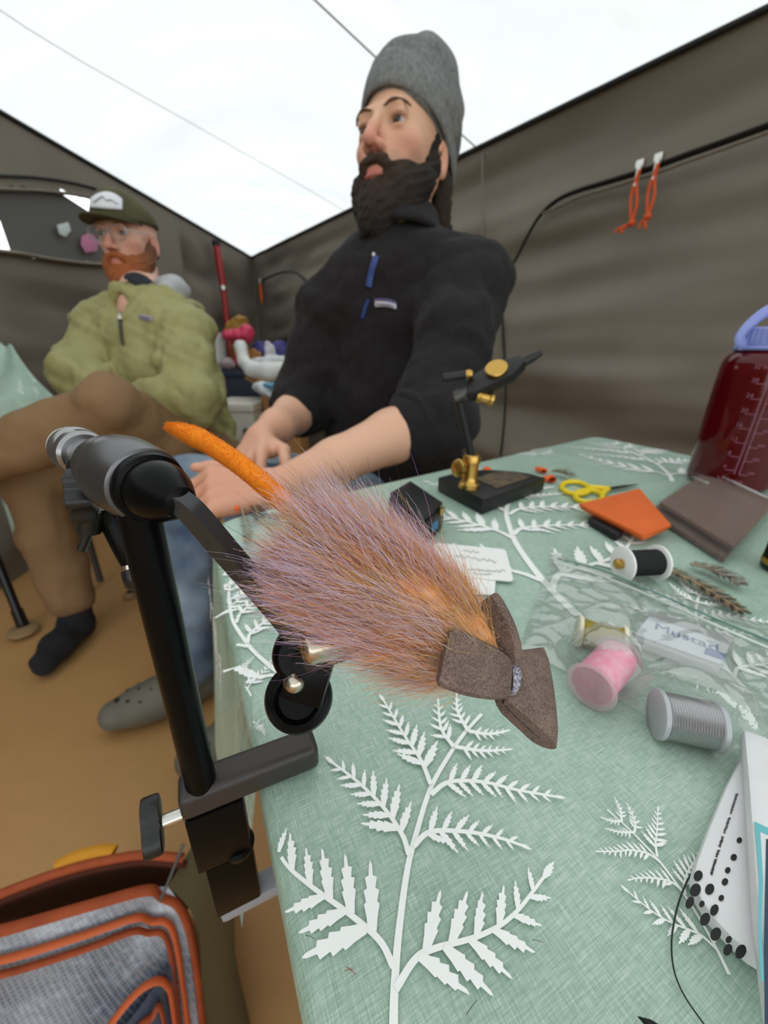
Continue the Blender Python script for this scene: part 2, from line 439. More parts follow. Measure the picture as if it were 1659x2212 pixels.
# roof: rises from both walls, smooth between them
def roof_h(q):
    dr = max(0.0, float(np.dot(q-WC, nR))); dl = max(0.0, float(np.dot(q-WC, nL)))
    k = 0.5; h = min(1, max(0, 0.5+0.5*(dr-dl)/k)); m = dr*(1-h)+dl*h-k*h*(1-h)
    return TOPZ+max(0.0, 0.36*m+0.0)
def roof_pt(s, t):
    q = WC+dR*s+dL*t; q[2] = TOPZ; dr = max(0.0, float(np.dot(q-WC, nR))); dl = max(0.0, float(np.dot(q-WC, nL)))
    z = roof_h(q)
    z += 0.035*mnoise.noise(Vector((s*6.0, dr*0.8, 4)))*math.exp(-dr/0.55)*min(1, dr/0.08)
    z += 0.075*mnoise.noise(Vector((q[0]*0.6+q[1]*0.35, (q[1]-q[0]*0.4)*1.8, 8)))*min(1, dr/0.5)*min(1, dl/0.5)
    return np.array([q[0], q[1], z])
def fn_roof(u, v):
    return tuple(roof_pt(LEN_R*u, LEN_L*v))
roof = tag(grid_obj('ceiling', fn_roof, 170, 150, M_ROOF), 'white translucent tent roof glowing with daylight', None, None, 'structure')
def roof_z(q):
    M2 = np.array([[dR[0], dL[0]], [dR[1], dL[1]]]); st = np.linalg.solve(M2, (q-WC)[:2]); return roof_pt(max(0, st[0]), max(0, st[1]))[2]
def onroof(x, y):
    r = ray(x, y); lo, hi = 0.3, 14.0; last = None
    t = 0.3
    while t < 12:
        q = CAM+r*t
        if q[2] > roof_z(np.array([q[0], q[1], TOPZ]))-0.012: return q
        t += 0.01
    return CAM+r*12
M_SEAM = mat('dark_roof_seam', (74, 72, 62), 0.8); M_SEAM2 = mat('pale_roof_seam', (150, 150, 148), 0.8)
def seam(name, px, w, m, lab):
    pts = [onroof(x, y) for x, y in px]; o = tube(name, pts, w, m, None, 6, 0.6); return tag(o, lab, None, None, 'structure')
seam('trim_1', [(600, -72), (680, 0), (750, 66), (820, 132), (900, 203), (965, 262), (1032, 322)], 0.0035, M_SEAM, 'dark seam running down the white roof to the wall')
seam('trim_2', [(-40, -5), (60, 62), (180, 135), (300, 203), (420, 270), (540, 338), (660, 406), (745, 456)], 0.0016, M_SEAM2, 'thin pale seam across the white roof')
# dark binding where roof meets the walls
def edge_bind(name, d, L, n, lab):
    pts = [WC+d*(L*i/40)+n*0.004+np.array([0, 0, -0.004]) for i in range(41)]
    return tag(tube(name, pts, 0.009, M_BLACKTRIM, None, 8), lab, None, None, 'structure')
edge_bind('trim_3', dR, LEN_R, nR, 'dark binding along the top of the back wall')
edge_bind('trim_4', dL, LEN_L, nL, 'dark binding along the top of the left wall')
# corner seam
tag(tube('trim_5', [WC+nR*0.012+nL*0.012+np.array([0, 0, z-TOPZ]) for z in (0.02, 0.8, 1.66)], 0.008, M_WALL, None, 8), 'sewn corner of the tent walls', None, None, 'structure')
# wall seam beside the beanie
def onR(x, y, off=0.0): return onplane(x, y, WC+nR*off, nR)
tag(tube('trim_6', [onR(1042, 330, 0.002), onR(1042, 420, -0.01), onR(1042, 520, -0.01)], 0.004, M_WALL, None, 6), 'vertical seam in the back wall below the roof', None, None, 'structure')

# big curved door zipper with its two orange pulls
zip_px = [(2250, 52), (2000, 148), (1760, 235), (1659, 272), (1560, 308), (1470, 340), (1400, 366), (1320, 391), (1250, 412), (1205, 432), (1170, 462), (1145, 500), (1122, 545), (1100, 590), (1086, 650), (1087, 730), (1092, 810), (1090, 900), (1082, 985)]
dz = tag(empty('door_1', onR(1300, 400, 0.0)), 'zipped doorway in the back wall with a curved black zipper', None, None, 'structure')
pts = catmull([onR(x, y, 0.0) for x, y in zip_px], 8)
tube('zipper', pts, [0.014 if i < 56 else (0.014-0.006*min(1, (i-56)/30)) for i in range(len(pts))], M_ZIP, dz, 8, 0.55)
pts2 = catmull([onR(x+2, y+14 if x > 1180 else y, 0.004) for x, y in zip_px[:11]], 8)
tube('zipper_flap', pts2, 0.006, M_WALL, dz, 8, 0.7)
M_STEEL = mat('bright_steel', (205, 203, 198), 0.28, 1.0); M_CORD = mat('orange_cord', (206, 84, 34), 0.75, bump=(900, 0.4, 0.001))
for (sx, sy, kx, ky, tx, ty, lab) in ((1384, 356, 1364, 482, 1338, 503, 'left one of the two orange cord zipper pulls on the back wall'), (1424, 342, 1398, 468, 1388, 494, 'right one of the two orange cord zipper pulls, beside the thicker zipper')):
    r0 = empty('zipper_pull', onR(sx, sy, 0.03), lab, 'zipper pull', 'orange zipper pulls on the back wall')
    a = onR(sx, sy, 0.018); boxo('slider', a, dR, nR, (0, 0, 1), 0.012, 0.010, 0.012, M_STEEL, r0, 0.004)
    b = onR(sx-10+(kx-sx)*0.12, sy+46, 0.03); tube('pull_tab', [a+nR*0.008, onR(sx-4, sy+14, 0.032), b], [0.006, 0.007, 0.006], M_STEEL, r0, 10, 0.5)
    k = onR(kx, ky, 0.03)
    for sgn in (-1, 1):
        mid = onR((sx-10+kx)/2+sgn*7, (sy+40+ky)/2, 0.03)
        tube('cord', catmull([onR(sx-2, sy+10, 0.036), b+dR*0.004*sgn, mid, k], 6), 0.0045, M_CORD, r0, 8)
    lathe('knot', k-np.array([0, 0, -0.010]), (0.2, 0.1, -1), [(0, 0.003), (0.004, 0.010), (0.010, 0.012), (0.016, 0.009), (0.02, 0.004)], M_CORD, r0, 12)
    for sgn in (-1, 1):
        tube('cord_end', catmull([k, onR(tx+sgn*5, (ky+ty)/2+4, 0.03), onR(tx+sgn*8, ty, 0.03)], 4), [0.0045]*9, M_CORD, r0, 8)
# smaller zipper far along the wall, beside the corner
strip_on(lambda x, y: onR(x, y, 0.0), [(560, 612), (575, 602), (610, 588), (640, 590), (665, 612), (690, 650)], 0.012, M_BLACKTRIM, 'zipper', dz, 6, 8, 0.6)
r0 = empty('zipper_pull', onR(563, 625, 0.03), 'small faded orange zipper pull near the tent corner', 'zipper pull')
tube('cord', [onR(562, 612, 0.02), onR(564, 632, 0.03), onR(566, 655, 0.03)], [0.008, 0.014, 0.010], M_CORD, r0, 8)
boxo('slider', onR(562, 607, 0.02), dR, nR, (0, 0, 1), 0.012, 0.010, 0.02, M_STEEL, r0, 0.004)

# red strut with white joint standing against the left wall by the corner
M_RED = mat('red_painted_pole', (150, 34, 40), 0.4)
rp = empty('red_pole', onplane(494, 735, WC+nL*0.10, nL), 'dark red tent pole standing by the corner of the left wall', 'pole')
pa = onplane(468, 532, WC+nL*0.05, nL); pb = onplane(482, 622, WC+nL*0.07, nL); pc = onplane(496, 745, WC+nL*0.10, nL); pd = pc+(pc-pb)*0.9; pd[2] = max(0.01, pd[2])
pfloor = pc+(pc-pb)*((0.01-pc[2])/(pc-pb)[2])
tube('upper_tube', [pa, pb], 0.026, M_RED, rp, 14); tube('joint', [pb+(pa-pb)*0.04, pb-(pa-pb)*0.06], 0.030, M_STEEL, rp, 14); tube('lower_tube', [pb, pfloor], 0.022, M_RED, rp, 14)
tube('top_cap', [pa, pa+(pa-pb)*0.12], 0.030, M_BLACKTRIM, rp, 12)

# ================================================================== TABLES
TZ = 0.73
A = Zp(446, 1125, TZ); B = Zp(1285, 940, TZ); N1 = Zp(640, 2200, TZ)
eL = nrm(N1-A)                      # towards the viewer along the left edge
TLEN = 1.30
N = A+eL*TLEN; NB = B+eL*(TLEN+0.1)
outL = nrm(np.cross(eL, [0, 0, 1])); outL = outL if np.dot(outL, B-A) < 0 else -outL
M_CLOTH = bpy.data.materials.new('green_fern_tablecloth'); M_CLOTH.use_nodes = True
def build_cloth(m):
    nt = m.node_tree; b = nt.nodes['Principled BSDF']; L = nt.links
    tc = nt.nodes.new('ShaderNodeTexCoord')
    def stre(sc, rot=0.0):
        mp = nt.nodes.new('ShaderNodeMapping'); mp.inputs['Scale'].default_value = sc; mp.inputs['Rotation'].default_value = (0, 0, rot)
        r = nt.nodes.new('ShaderNodeMapping'); r.inputs['Rotation'].default_value = (0, 0, rot)
        L.new(tc.outputs['Object'], r.inputs['Vector']); mp.inputs['Rotation'].default_value = (0, 0, 0); L.new(r.outputs['Vector'], mp.inputs['Vector'])
        n = nt.nodes.new('ShaderNodeTexNoise'); n.inputs['Scale'].default_value = 1.0; n.inputs['Detail'].default_value = 3; n.inputs['Roughness'].default_value = 0.6
        L.new(mp.outputs['Vector'], n.inputs['Vector']); return n.outputs['Fac']
    ang = math.atan2(eL[1], eL[0])
    a = stre((140, 2300, 30), -ang); c = stre((2300, 140, 30), -ang); g = stre((14, 14, 14))
    mx = nt.nodes.new('ShaderNodeMath'); mx.operation = 'ADD'; L.new(a, mx.inputs[0]); L.new(c, mx.inputs[1])
    m2 = nt.nodes.new('ShaderNodeMath'); m2.operation = 'MULTIPLY_ADD'; m2.inputs[1].default_value = 0.45; L.new(g, m2.inputs[0]); L.new(mx.outputs[0], m2.inputs[2])
    r = nt.nodes.new('ShaderNodeValToRGB'); cr = r.color_ramp
    cr.elements[0].position = 0.40; cr.elements[0].color = (*lin((132, 160, 144)), 1)
    cr.elements[1].position = 0.78; cr.elements[1].color = (*lin((208, 224, 214)), 1)
    e = cr.elements.new(0.55); e.color = (*lin((160, 186, 170)), 1)
    half = nt.nodes.new('ShaderNodeMath'); half.operation = 'MULTIPLY'; half.inputs[1].default_value = 0.46; L.new(m2.outputs[0], half.inputs[0])
    L.new(half.outputs[0], r.inputs['Fac']); L.new(r.outputs['Color'], b.inputs['Base Color'])
    b.inputs['Roughness'].default_value = 0.36; b.inputs['Specular IOR Level'].default_value = 0.55
    bp = nt.nodes.new('ShaderNodeBump'); bp.inputs['Strength'].default_value = 0.15; bp.inputs['Distance'].default_value = 0.0006
    L.new(half.outputs[0], bp.inputs['Height']); L.new(bp.outputs['Normal'], b.inputs['Normal'])
build_cloth(M_CLOTH)
M_PRINT = mat('white_fern_print', (250, 252, 250), 0.45)
M_TABLE = mat('white_plastic_table', (226, 228, 230), 0.5); M_LEG = mat('grey_table_leg', (90, 92, 95), 0.4, 0.6)

def cloth_mesh(path, center, drop, flare, wave, seed, TZ, dropf=None):
    """path: closed? no - open boundary polyline (in order); skirt profile follows the path's outward normal."""
    path = [np.array(p, float) for p in path]; rr = random.Random(seed)
    pts = []
    for i in range(len(path)-1):
        L = np.linalg.norm(path[i+1]-path[i]); n = max(2, int(L/0.02))
        for k in range(n): pts.append(path[i]+(path[i+1]-path[i])*k/n)
    pts.append(path[-1])
    sm = [p.copy() for p in pts]
    for _ in range(3):
        sm = [sm[0]]+[(sm[i-1]+2*sm[i]+sm[i+1])/4 for i in range(1, len(sm)-1)]+[sm[-1]]
    prof = [(-0.0095, 0.0), (-0.0055, -0.0006), (-0.0025, -0.003), (-0.0012, -0.008)]+[(0.0025+(0 if callable(flare) else flare)*q, -0.008-(drop-0.008)*q) for q in (0.15, 0.35, 0.6, 0.8, 1.0)]
    V, Fc = [], []; s = 0.0; droot = dropf if dropf else (lambda p: 1.0)
    for i, p in enumerate(sm):
        t = nrm(sm[min(i+1, len(sm)-1)]-sm[max(i-1, 0)]); o = np.cross(t, [0, 0, 1])
        if np.dot(o, p-center) < 0: o = -o
        if i: s += np.linalg.norm(sm[i]-sm[i-1])
        for j, (of, dz) in enumerate(prof):
            w = max(0, j-3)/5.0*wave*(math.sin(s*19+seed)+0.6*math.sin(s*41+seed*2))
            V.append(p+o*((of if j < 4 or not callable(flare) else -0.0012+flare(p)*((-dz-0.008)/(drop-0.008)))+w)+np.array([0, 0, dz if j < 4 else -0.008+(dz+0.008)*droot(p)]))
    m = len(prof)
    for i in range(len(sm)-1):
        for j in range(m-1): Fc.append((i*m+j, (i+1)*m+j, (i+1)*m+j+1, i*m+j+1))
    Fc.append(tuple(i*m for i in range(len(sm))))
    return V, Fc
ctr = (A+B+N+NB)/4
tb = empty('folding_table', np.array([ctr[0], ctr[1], 0]), 'white folding table under the green fern tablecloth in front', 'table')
ins = 0.008
def inset(p): d = ctr-p; d[2] = 0; return p+nrm(d)*ins
slab = [inset(q) for q in (A, B, NB, N)]
prism('tabletop', [q-np.array([0, 0, 0.002]) for q in slab], (0, 0, -0.042), M_TABLE, tb, 0.008)
for q in slab:
    d = nrm((ctr-q)*np.array([1, 1, 0])); f0 = q+d*0.16
    tube('leg', [np.array([f0[0], f0[1], TZ-0.044]), np.array([f0[0]-d[0]*0.03, f0[1]-d[1]*0.03, 0.006])], 0.0125, M_LEG, tb, 12)
def side_flare(p):
    l = float(np.dot(p-A, eL)); o = float(np.dot(p-A, outL))
    if o < -0.05: return 0.03
    t = min(1, max(0, (l-0.214)/0.006)); return 0.024*(1-t)-0.006*t
V, Fc = cloth_mesh([N, A, B, NB], ctr, 0.24, side_flare, 0.003, 3, TZ+0.0005, lambda p: 1.0 if np.dot(p-A, outL) < -0.05 else 1.0-0.93*min(1, max(0, (float(np.dot(p-A, eL))-0.214)/0.006)))
cloth = tag(fixn(mobj('tablecloth', V, Fc, M_CLOTH, None, True, 50)), 'green tablecloth with white fern print on the nearest table', 'tablecloth')
# crease ridge across the cloth
# ---- fern print: one traced fern, repeated over the cloth as flat print
def zz(x, y): return (560+x/2.242, 1480+y/2.242)
stem_px = [(850, 2300), (850, 2212), (853, 2120), (862, 2010), (880, 1880), (900, 1800), (928, 1710), (960, 1650), (1000, 1590), (1040, 1545)]
pin_z = [([(650, 1370), (580, 1240), (430, 1110), (250, 980), (120, 860), (40, 690)], 0.31, 6),
         ([(660, 1480), (760, 1330), (860, 1280), (1070, 1220), (1230, 1120), (1390, 920)], 0.27, 6),
         ([(725, 830), (690, 730), (600, 600), (480, 480), (350, 380)], 0.28, 7),
         ([(745, 790), (830, 720), (1000, 720), (1160, 750), (1280, 790)], 0.22, 7),
         ([(830, 490), (780, 370), (700, 250), (600, 80)], 0.28, 7),
         ([(830, 540), (920, 480), (1080, 480), (1250, 520), (1450, 555)], 0.18, 9),
         ([(940, 310), (880, 220), (865, 90)], 0.30, 5), ([(945, 310), (1080, 330), (1210, 325)], 0.24, 6),
         ([(1010, 235), (960, 140), (955, 60)], 0.30, 5), ([(1010, 235), (1110, 250), (1200, 235)], 0.28, 5)]
def flatp(q): return np.array([q[0], q[1]])
def leaflet(b, d, L, w, rg):
    """serrated leaflet polygon, b base, d direction, L length."""
    nn = np.array([-d[1], d[0]]); side = []
    k = 5
    up_ = []; dn_ = []
    sw = rg.uniform(-0.10, 0.10)
    for i in range(k):
        t = (i+0.5)/k; ww = w*(math.sin(math.pi*min(1, 0.10+t*0.86))**0.8)*(1-0.30*t); cv_ = nn*L*sw*t*t
        up_.append(b+cv_+d*L*(t-0.08)+nn*ww*0.74); dn_.append(b+cv_+d*L*(t-0.08)-nn*ww*0.74)
        if i > 0:
            up_.append(b+cv_+d*L*(t+0.09)+nn*ww*(1.05 if i < k-1 else 0.55)); dn_.append(b+cv_+d*L*(t+0.09)-nn*ww*(1.05 if i < k-1 else 0.55))
    d = d+nn*sw
    return [b-nn*w*0.12]+dn_+[b+d*L*1.06]+list(reversed(up_))+[b+nn*w*0.12]
def ribbon2(pts, w0, w1):
    out = []; q = []
    n = len(pts)
    for i, p in enumerate(pts):
        t = pts[min(i+1, n-1)]-pts[max(i-1, 0)]; t = t/np.linalg.norm(t); nn = np.array([-t[1], t[0]]); w = w0+(w1-w0)*i/(n-1)
        out.append(p+nn*w); q.append(p-nn*w)
    return [[out[i], out[i+1], q[i+1], q[i]] for i in range(n-1)]
rgf = random.Random(11)
stem2 = [flatp(Zp(x, y, TZ)) for x, y in stem_px]
stem_s = [p[:2] for p in catmull([np.append(p, 0) for p in stem2], 5)]
FERN = ribbon2(stem_s, 0.0011, 0.0007)
for pz, rel, cnt in pin_z:
    cp = [flatp(Zp(*zz(x, y), TZ)) for x, y in pz]; cs = [p[:2] for p in catmull([np.append(p, 0) for p in cp], 8)]
    seg = [np.linalg.norm(cs[i+1]-cs[i]) for i in range(len(cs)-1)]; tot = sum(seg); cum = np.concatenate([[0], np.cumsum(seg)])
    FERN += ribbon2(cs, 0.0009, 0.0004)
    def atl(l):
        i = int(np.clip(np.searchsorted(cum, l)-1, 0, len(cs)-2)); f = (l-cum[i])/max(seg[i], 1e-9); p = cs[i]+(cs[i+1]-cs[i])*f
        d = cs[i+1]-cs[i]; return p, d/np.linalg.norm(d)
    for k in range(cnt):
        for sgn in (-1, 1):
            t = 0.16+0.80*(k+(0.28 if sgn > 0 else 0.0))/cnt
            p, d = atl(t*tot); ang = math.radians(54-14*t)*sgn
            dd = np.array([d[0]*math.cos(ang)-d[1]*math.sin(ang), d[0]*math.sin(ang)+d[1]*math.cos(ang)])
            Lf = tot*rel*(1.08-0.78*t)*rgf.uniform(0.88, 1.12)
            FERN.append(leaflet(p, dd, Lf, Lf*0.165, rgf))
    p, d = atl(tot*0.97); FERN.append(leaflet(p, d, tot*rel*0.4, tot*rel*0.09, rgf))
f_base = flatp(Zp(850, 2212, TZ)); f_top = flatp(Zp(1000, 1590, TZ)); f_dir = (f_top-f_base)/np.linalg.norm(f_top-f_base)
def fold(p):
    """a point of the flat print laid over the cloth: beyond the left edge it runs down the hanging side."""
    q = np.array([p[0], p[1], TZ]); o = float(np.dot(q-A, outL))+0.002
    if o > 0.002:
        e = q-outL*o; return e+outL*(0.0035+0.003+0.105*min(o, 0.23))+np.array([0, 0, -min(o, 0.23)+0.001])
    return q+np.array([0, 0, 0.0007])
def fern_print(name, base, ang, scale, mirror=1, lim=True):
    V, Fc = [], []
    ca, sa = math.cos(ang), math.sin(ang)
    for poly in FERN:
        q = []
        for p in poly:
            r = p-f_base; r = np.array([np.dot(r, [f_dir[1], -f_dir[0]])*mirror, np.dot(r, f_dir)])*scale
            q.append(np.array([base[0]+r[0]*ca-r[1]*sa, base[1]+r[0]*sa+r[1]*ca]))
        c = np.array([*np.mean(q, axis=0), TZ])
        # stay on the cloth
        if np.dot(c-A, outL) > 0.13: continue
        nf = np.cross(B-A, [0, 0, 1]); nf = nf if np.dot(nf, N-A) < 0 else -nf
        if np.dot(c-A, nrm(nf)) > -0.008: continue
        outR = -outL
        if np.dot(c-B, outR) > -0.012: continue
        if -0.004 < np.dot(c-A, outL) < 0.006: continue
        if np.dot(c-A, outL) > 0 and np.dot(c-A, eL) > 0.20: continue
        b = len(V); lift = np.array([0, 0, len(Fc)*0.0000025]); q3 = [fold(p)+lift for p in q]
        if np.cross(q3[1]-q3[0], q3[2]-q3[1])[2] < 0 and len(q) == 4: q3.reverse()
        V += q3; Fc.append(tuple(range(b, b+len(q))))
    if not V: return None
    return tag(mobj(name, V, Fc, M_PRINT, cloth, False), None, None, None, 'stuff')
base_ang = math.atan2(f_dir[1], f_dir[0])-math.pi/2
fern_print('fern_print', f_base, base_ang, 1.0)
def at_px(x, y): return flatp(Zp(x, y, TZ))
for (x0, y0, x1, y1, sc, mi) in ((1215, 1300, 1120, 1080, 1.15, 1), (1560, 2080, 1330, 1760, 0.9, -1), (640, 1480, 470, 1250, 0.8, 1), (760, 1290, 690, 1150, 0.8, -1),                             (1180, 985, 1130, 962, 1.0, 1), (1450, 1035, 1330, 965, 1.0, -1), (560, 1560, 470, 1640, 0.55, 1), (540, 1500, 430, 1420, 0.7, -1), (480, 1350, 420, 1200, 0.7, 1), (1600, 1480, 1500, 1280, 0.9, 1), (1250, 1900, 1330, 2300, 0.0, 1)):
    if sc <= 0: continue
    b0 = at_px(x0, y0); b1 = at_px(x1, y1); d = b1-b0
    fern_print('fern_print', b0, math.atan2(d[1], d[0])-math.pi/2, sc*np.linalg.norm(d)/np.linalg.norm(f_top-f_base), mi)

# second cloth-covered table far left

a1, a2 = P(-6, 742, 1.45), P(26, 748, 1.45)         # cloth raised over goods at the back of the table
b1, b2 = P(-40, 905, 1.27), P(120, 864, 1.30)        # front edge of that table
zt2 = b2[2]; b1[2] = zt2
def t2pt(u, v):
    l = a1+(a2-a1)*u; n_ = b1+(b2-b1)*u
    if v < 0.55:
        t = v/0.55; p = l+(n_-l)*t; p[2] = l[2]+(n_[2]-l[2])*(t**0.8)+0.006*math.sin(9*u+5*t)
        return p
    t = (v-0.55)/0.45; p = n_.copy(); dd = nrm((n_-l)*np.array([1, 1, 0]))
    return p+dd*(0.02+0.05*t+0.012*t*math.sin(22*u))*min(1, t*6)+np.array([0, 0, -0.45*t])
sb = empty('side_table', np.array([(a1[0]+b1[0])/2, (a1[1]+b1[1])/2, 0]), 'table hidden under a green fern cloth at the far left', 'table')
mids = [a1, a2, b2, b1]
cm = sum(mids)/4
prism('tabletop', [np.array([*(cm+(q-cm)*0.9)[:2], zt2-0.03]) for q in mids], (0, 0, -0.03), M_TABLE, sb, 0.005)
for q in mids:
    w = cm+(q-cm)*0.8; tube('leg', [np.array([w[0], w[1], zt2-0.06]), np.array([w[0], w[1], 0.006])], 0.012, M_LEG, sb, 10)
cl2 = grid_obj('tablecloth', t2pt, 40, 60, M_CLOTH); solidify(cl2, 0.002)
tag(cl2, 'green fern cloth heaped over the table at the far left', 'tablecloth')
rg2 = random.Random(4)
for k in range(3):

    uu, vv = ((0.80, 0.56), (0.93, 0.36), (0.60, 0.50))[k]
    V, Fc = [], []
    for poly in FERN:
        q = []
        for p in poly:
            r = p-f_base; r = np.array([np.dot(r, [f_dir[1], -f_dir[0]]), np.dot(r, f_dir)])
            pu, pv = uu+r[0]*0.9+r[1]*0.6, vv-r[1]*1.5+r[0]*0.5
            q.append((pu, pv))
        if min(a for a, _ in q) < 0.02 or max(a for a, _ in q) > 0.98 or min(b for _, b in q) < 0.03 or max(b for _, b in q) > 0.53: continue
        b = len(V); V += [t2pt(*w)+np.array([0.002, -0.004, 0.005]) for w in q]; Fc.append(tuple(range(b, b+len(q))))
    if V: mobj('fern_print', V, Fc, M_PRINT, cl2, False)
# ================================================================== FLY-TYING VISE IN FRONT
M_BLK = mat('black_anodised_metal', (9, 9, 10), 0.28, 0.0, 0.12)
M_BLKM = mat('black_satin_clamp', (62, 58, 57), 0.42, 0.35, 0.5)
M_KNOB = mat('black_plastic_knob', (24, 24, 25), 0.35, bump=(300, 0.1, 0.0005))
M_GUN = mat('gunmetal_barrel', (158, 158, 160), 0.25, 0.95)
M_NICK = mat('warm_nickel', (196, 186, 172), 0.25, 1.0)
post_b = Zp(434, 1688, TZ+0.0125)
vise = empty('fly_tying_vise', np.array([post_b[0], post_b[1], TZ]), 'black rotary tying vise clamped to the table edge, holding the furry fly', 'vise')
# --- clamp
zt = TZ+0.0135
pl = [Zp(x, y, zt) for x, y in ((384, 1660), (466, 1640), (664, 1566), (692, 1606), (690, 1612), (386, 1734))]
k0, k1, k2, k3 = Zp(376, 1668, zt), Zp(668, 1564, zt), Zp(694, 1612, zt), Zp(386, 1734, zt)
ux = nrm(k1-k0); uy = nrm(np.cross([0, 0, 1], ux)); mid_l = (k0+k3)/2; mid_r = (k1+k2)/2
wid = 0.5*(np.linalg.norm(k3-k0)+np.linalg.norm(k2-k1))*0.5
c0 = (mid_l+mid_r)/2; hl = np.linalg.norm(mid_r-mid_l)/2
ux = nrm(mid_r-mid_l); uy = np.cross([0, 0, 1], ux)
uz = np.array([0, 0, 1.0])
boxo('clamp_plate', c0-uz*0.0058, ux, uy, uz, hl, wid, 0.0056, M_BLKM, vise, 0.003, 3)
s_e = -float(np.dot(mid_l-A, outL))/float(np.dot(ux, outL))*-1 if False else float(np.dot(mid_l-A, outL))/(-float(np.dot(ux, outL)))
s_in = s_e-(wid*0.97*abs(float(np.dot(uy, outL)))/abs(float(np.dot(ux, outL))))-0.0045
blk_c = mid_l+ux*(s_in/2+0.0005)
boxo('clamp_block', blk_c-uz*(0.0117+0.015), ux, uy, uz, s_in/2, wid*0.97, 0.0150, M_BLK, vise, 0.0015)
col_c = mid_l+ux*(s_in-0.0078)
boxo('clamp_column', col_c-uz*(0.042+0.016), ux, uy, uz, 0.0085, wid*0.9, 0.016, M_BLK, vise, 0.001)
boxo('lower_jaw', col_c+ux*0.006-uz*0.0775, ux, uy, uz, 0.0135, wid*0.80, 0.0036, mat('grey_jaw_pad', (150, 155, 165), 0.4), vise, 0.002)
lathe('clamp_thumb_wheel', blk_c+ux*0.005-uz*0.0445-uy*wid*0.2, (0, 0, 1), [(0, 0.003), (0.001, 0.0055), (0.004, 0.006), (0.005, 0.005)], M_BLK, vise, 20)
ks = mid_l-uz*0.013-uy*wid*0.12
tube('set_screw', [ks, ks-ux*0.0060], 0.0022, M_STEEL, vise, 14)
kc = ks-ux*0.0055
# winged plastic thumb knob
wing = []
for i in range(40):
    t = 2*math.pi*i/40; r = 0.0040+0.0052*abs(math.cos(t))**3; wing.append((r*math.cos(t), r*math.sin(t)))
wd = nrm(np.array([0, 0, 0.75])+0.75*uy); wu = np.cross(ux, wd)
prism('thumb_knob', [kc-ux*0.001+wd*a+wu*b for a, b in wing], -ux*0.0058, M_KNOB, vise, 0.0012)
# --- post
for i in range(400):
    q = np.array([post_b[0], post_b[1], post_b[2]+i*0.0005]); r = q-CAM; d = r@FW; py = H_PX/2-F_PX*(r@UP)/d
    if py < 1100: break
post_t = q
tube('post', [post_b+uz*-0.004, post_t], 0.0049, M_BLK, vise, 28)
# --- rotary barrel: one axis from the knurled knob to the crank hub
A0 = P(146, 962, 0.124); B0 = P(392, 1086, 0.087); ax = B0-A0; LB = np.linalg.norm(ax); ax = ax/LB
def pr(lst): return [(s*LB, r*0.79) for s, r in lst]
kn = lathe('knurled_knob', A0, ax, pr([(0.0, 0.0045), (0.012, 0.0068), (0.03, 0.0076), (0.075, 0.0078), (0.082, 0.0074)]), mat('knurled_silver', (226, 223, 214), 0.45, 0.5, bump=(1500, 0.5, 0.0006)), vise, 48)
lathe('collar', A0, ax, pr([(0.082, 0.0072), (0.09, 0.0088), (0.13, 0.0090), (0.15, 0.0084), (0.165, 0.0088), (0.20, 0.0086), (0.215, 0.0075)]), M_GUN, vise, 40)
lathe('neck', A0, ax, pr([(0.21, 0.0060), (0.25, 0.0058), (0.29, 0.0056), (0.315, 0.0066), (0.335, 0.0068), (0.35, 0.0064), (0.365, 0.0076), (0.385, 0.0080), (0.40, 0.0078)]), M_GUN, vise, 40)
lathe('barrel', A0, ax, pr([(0.395, 0.0072), (0.41, 0.0098), (0.43, 0.0104), (0.505, 0.0110), (0.51, 0.0116), (0.53, 0.0122), (0.60, 0.0128), (0.70, 0.0124), (0.77, 0.0116), (0.775, 0.0108)]), mat('dark_satin_barrel', (104, 104, 107), 0.30, 0.9), vise, 56)
lathe('bearing_ring', A0, ax, pr([(0.772, 0.0095), (0.78, 0.0106), (0.80, 0.0108), (0.815, 0.0104), (0.82, 0.0092), (0.86, 0.0092), (0.90, 0.0084), (0.95, 0.0066), (1.0, 0.0045), (1.02, 0.001)]), M_BLK, vise, 48)
hub = A0+ax*LB*0.80
# --- crank arm: flat bar from the hub down to the jaw block
J = P(646, 1392, 0.121)
arm_pts = catmull([P(372, 1078, 0.0885), P(398, 1090, 0.0865), P(430, 1122, 0.0885), P(500, 1204, 0.096), P(570, 1284, 0.104), P(622, 1346, 0.111), P(640, 1372, 0.115)], 5)
tube('crank_arm', arm_pts, [0.0040]*4+[0.0029+0.0008*i/(len(arm_pts)-5) for i in range(len(arm_pts)-4)], M_BLKM if False else mat('dark_arm_metal', (70, 70, 72), 0.35, 0.6), vise, 4, 0.75, hint=tuple(-FW+0.3*UP))
# --- jaw block: two black bosses with nickel screws, cam disc below
view = lambda r, u, t: nrm(RT*r+UP*u-FW*t)
lathe('jaw_boss', P(650, 1408, 0.128)-view(0.25, 0.1, 1)*0.006, view(0.25, 0.1, 1), [(0, 0.0075), (0.002, 0.0088), (0.009, 0.0090), (0.011, 0.0082), (0.012, 0.007)], M_BLK, vise, 40)
scw = lathe('jaw_screw', P(650, 1402, 0.1060), view(0.92, 0.12, -0.42), [(0, 0.0026), (0.0008, 0.0042), (0.0020, 0.0049), (0.0095, 0.0050), (0.011, 0.0045)], M_NICK, vise, 40)
lathe('cam_disc', P(646, 1506, 0.130)-view(0.12, 0.30, 1)*0.005, view(0.12, 0.30, 1), [(0, 0.0098), (0.0015, 0.0108), (0.006, 0.0110), (0.0075, 0.0102), (0.008, 0.0088), (0.0105, 0.0084), (0.011, 0.0072), (0.009, 0.006)], M_BLK, vise, 48)
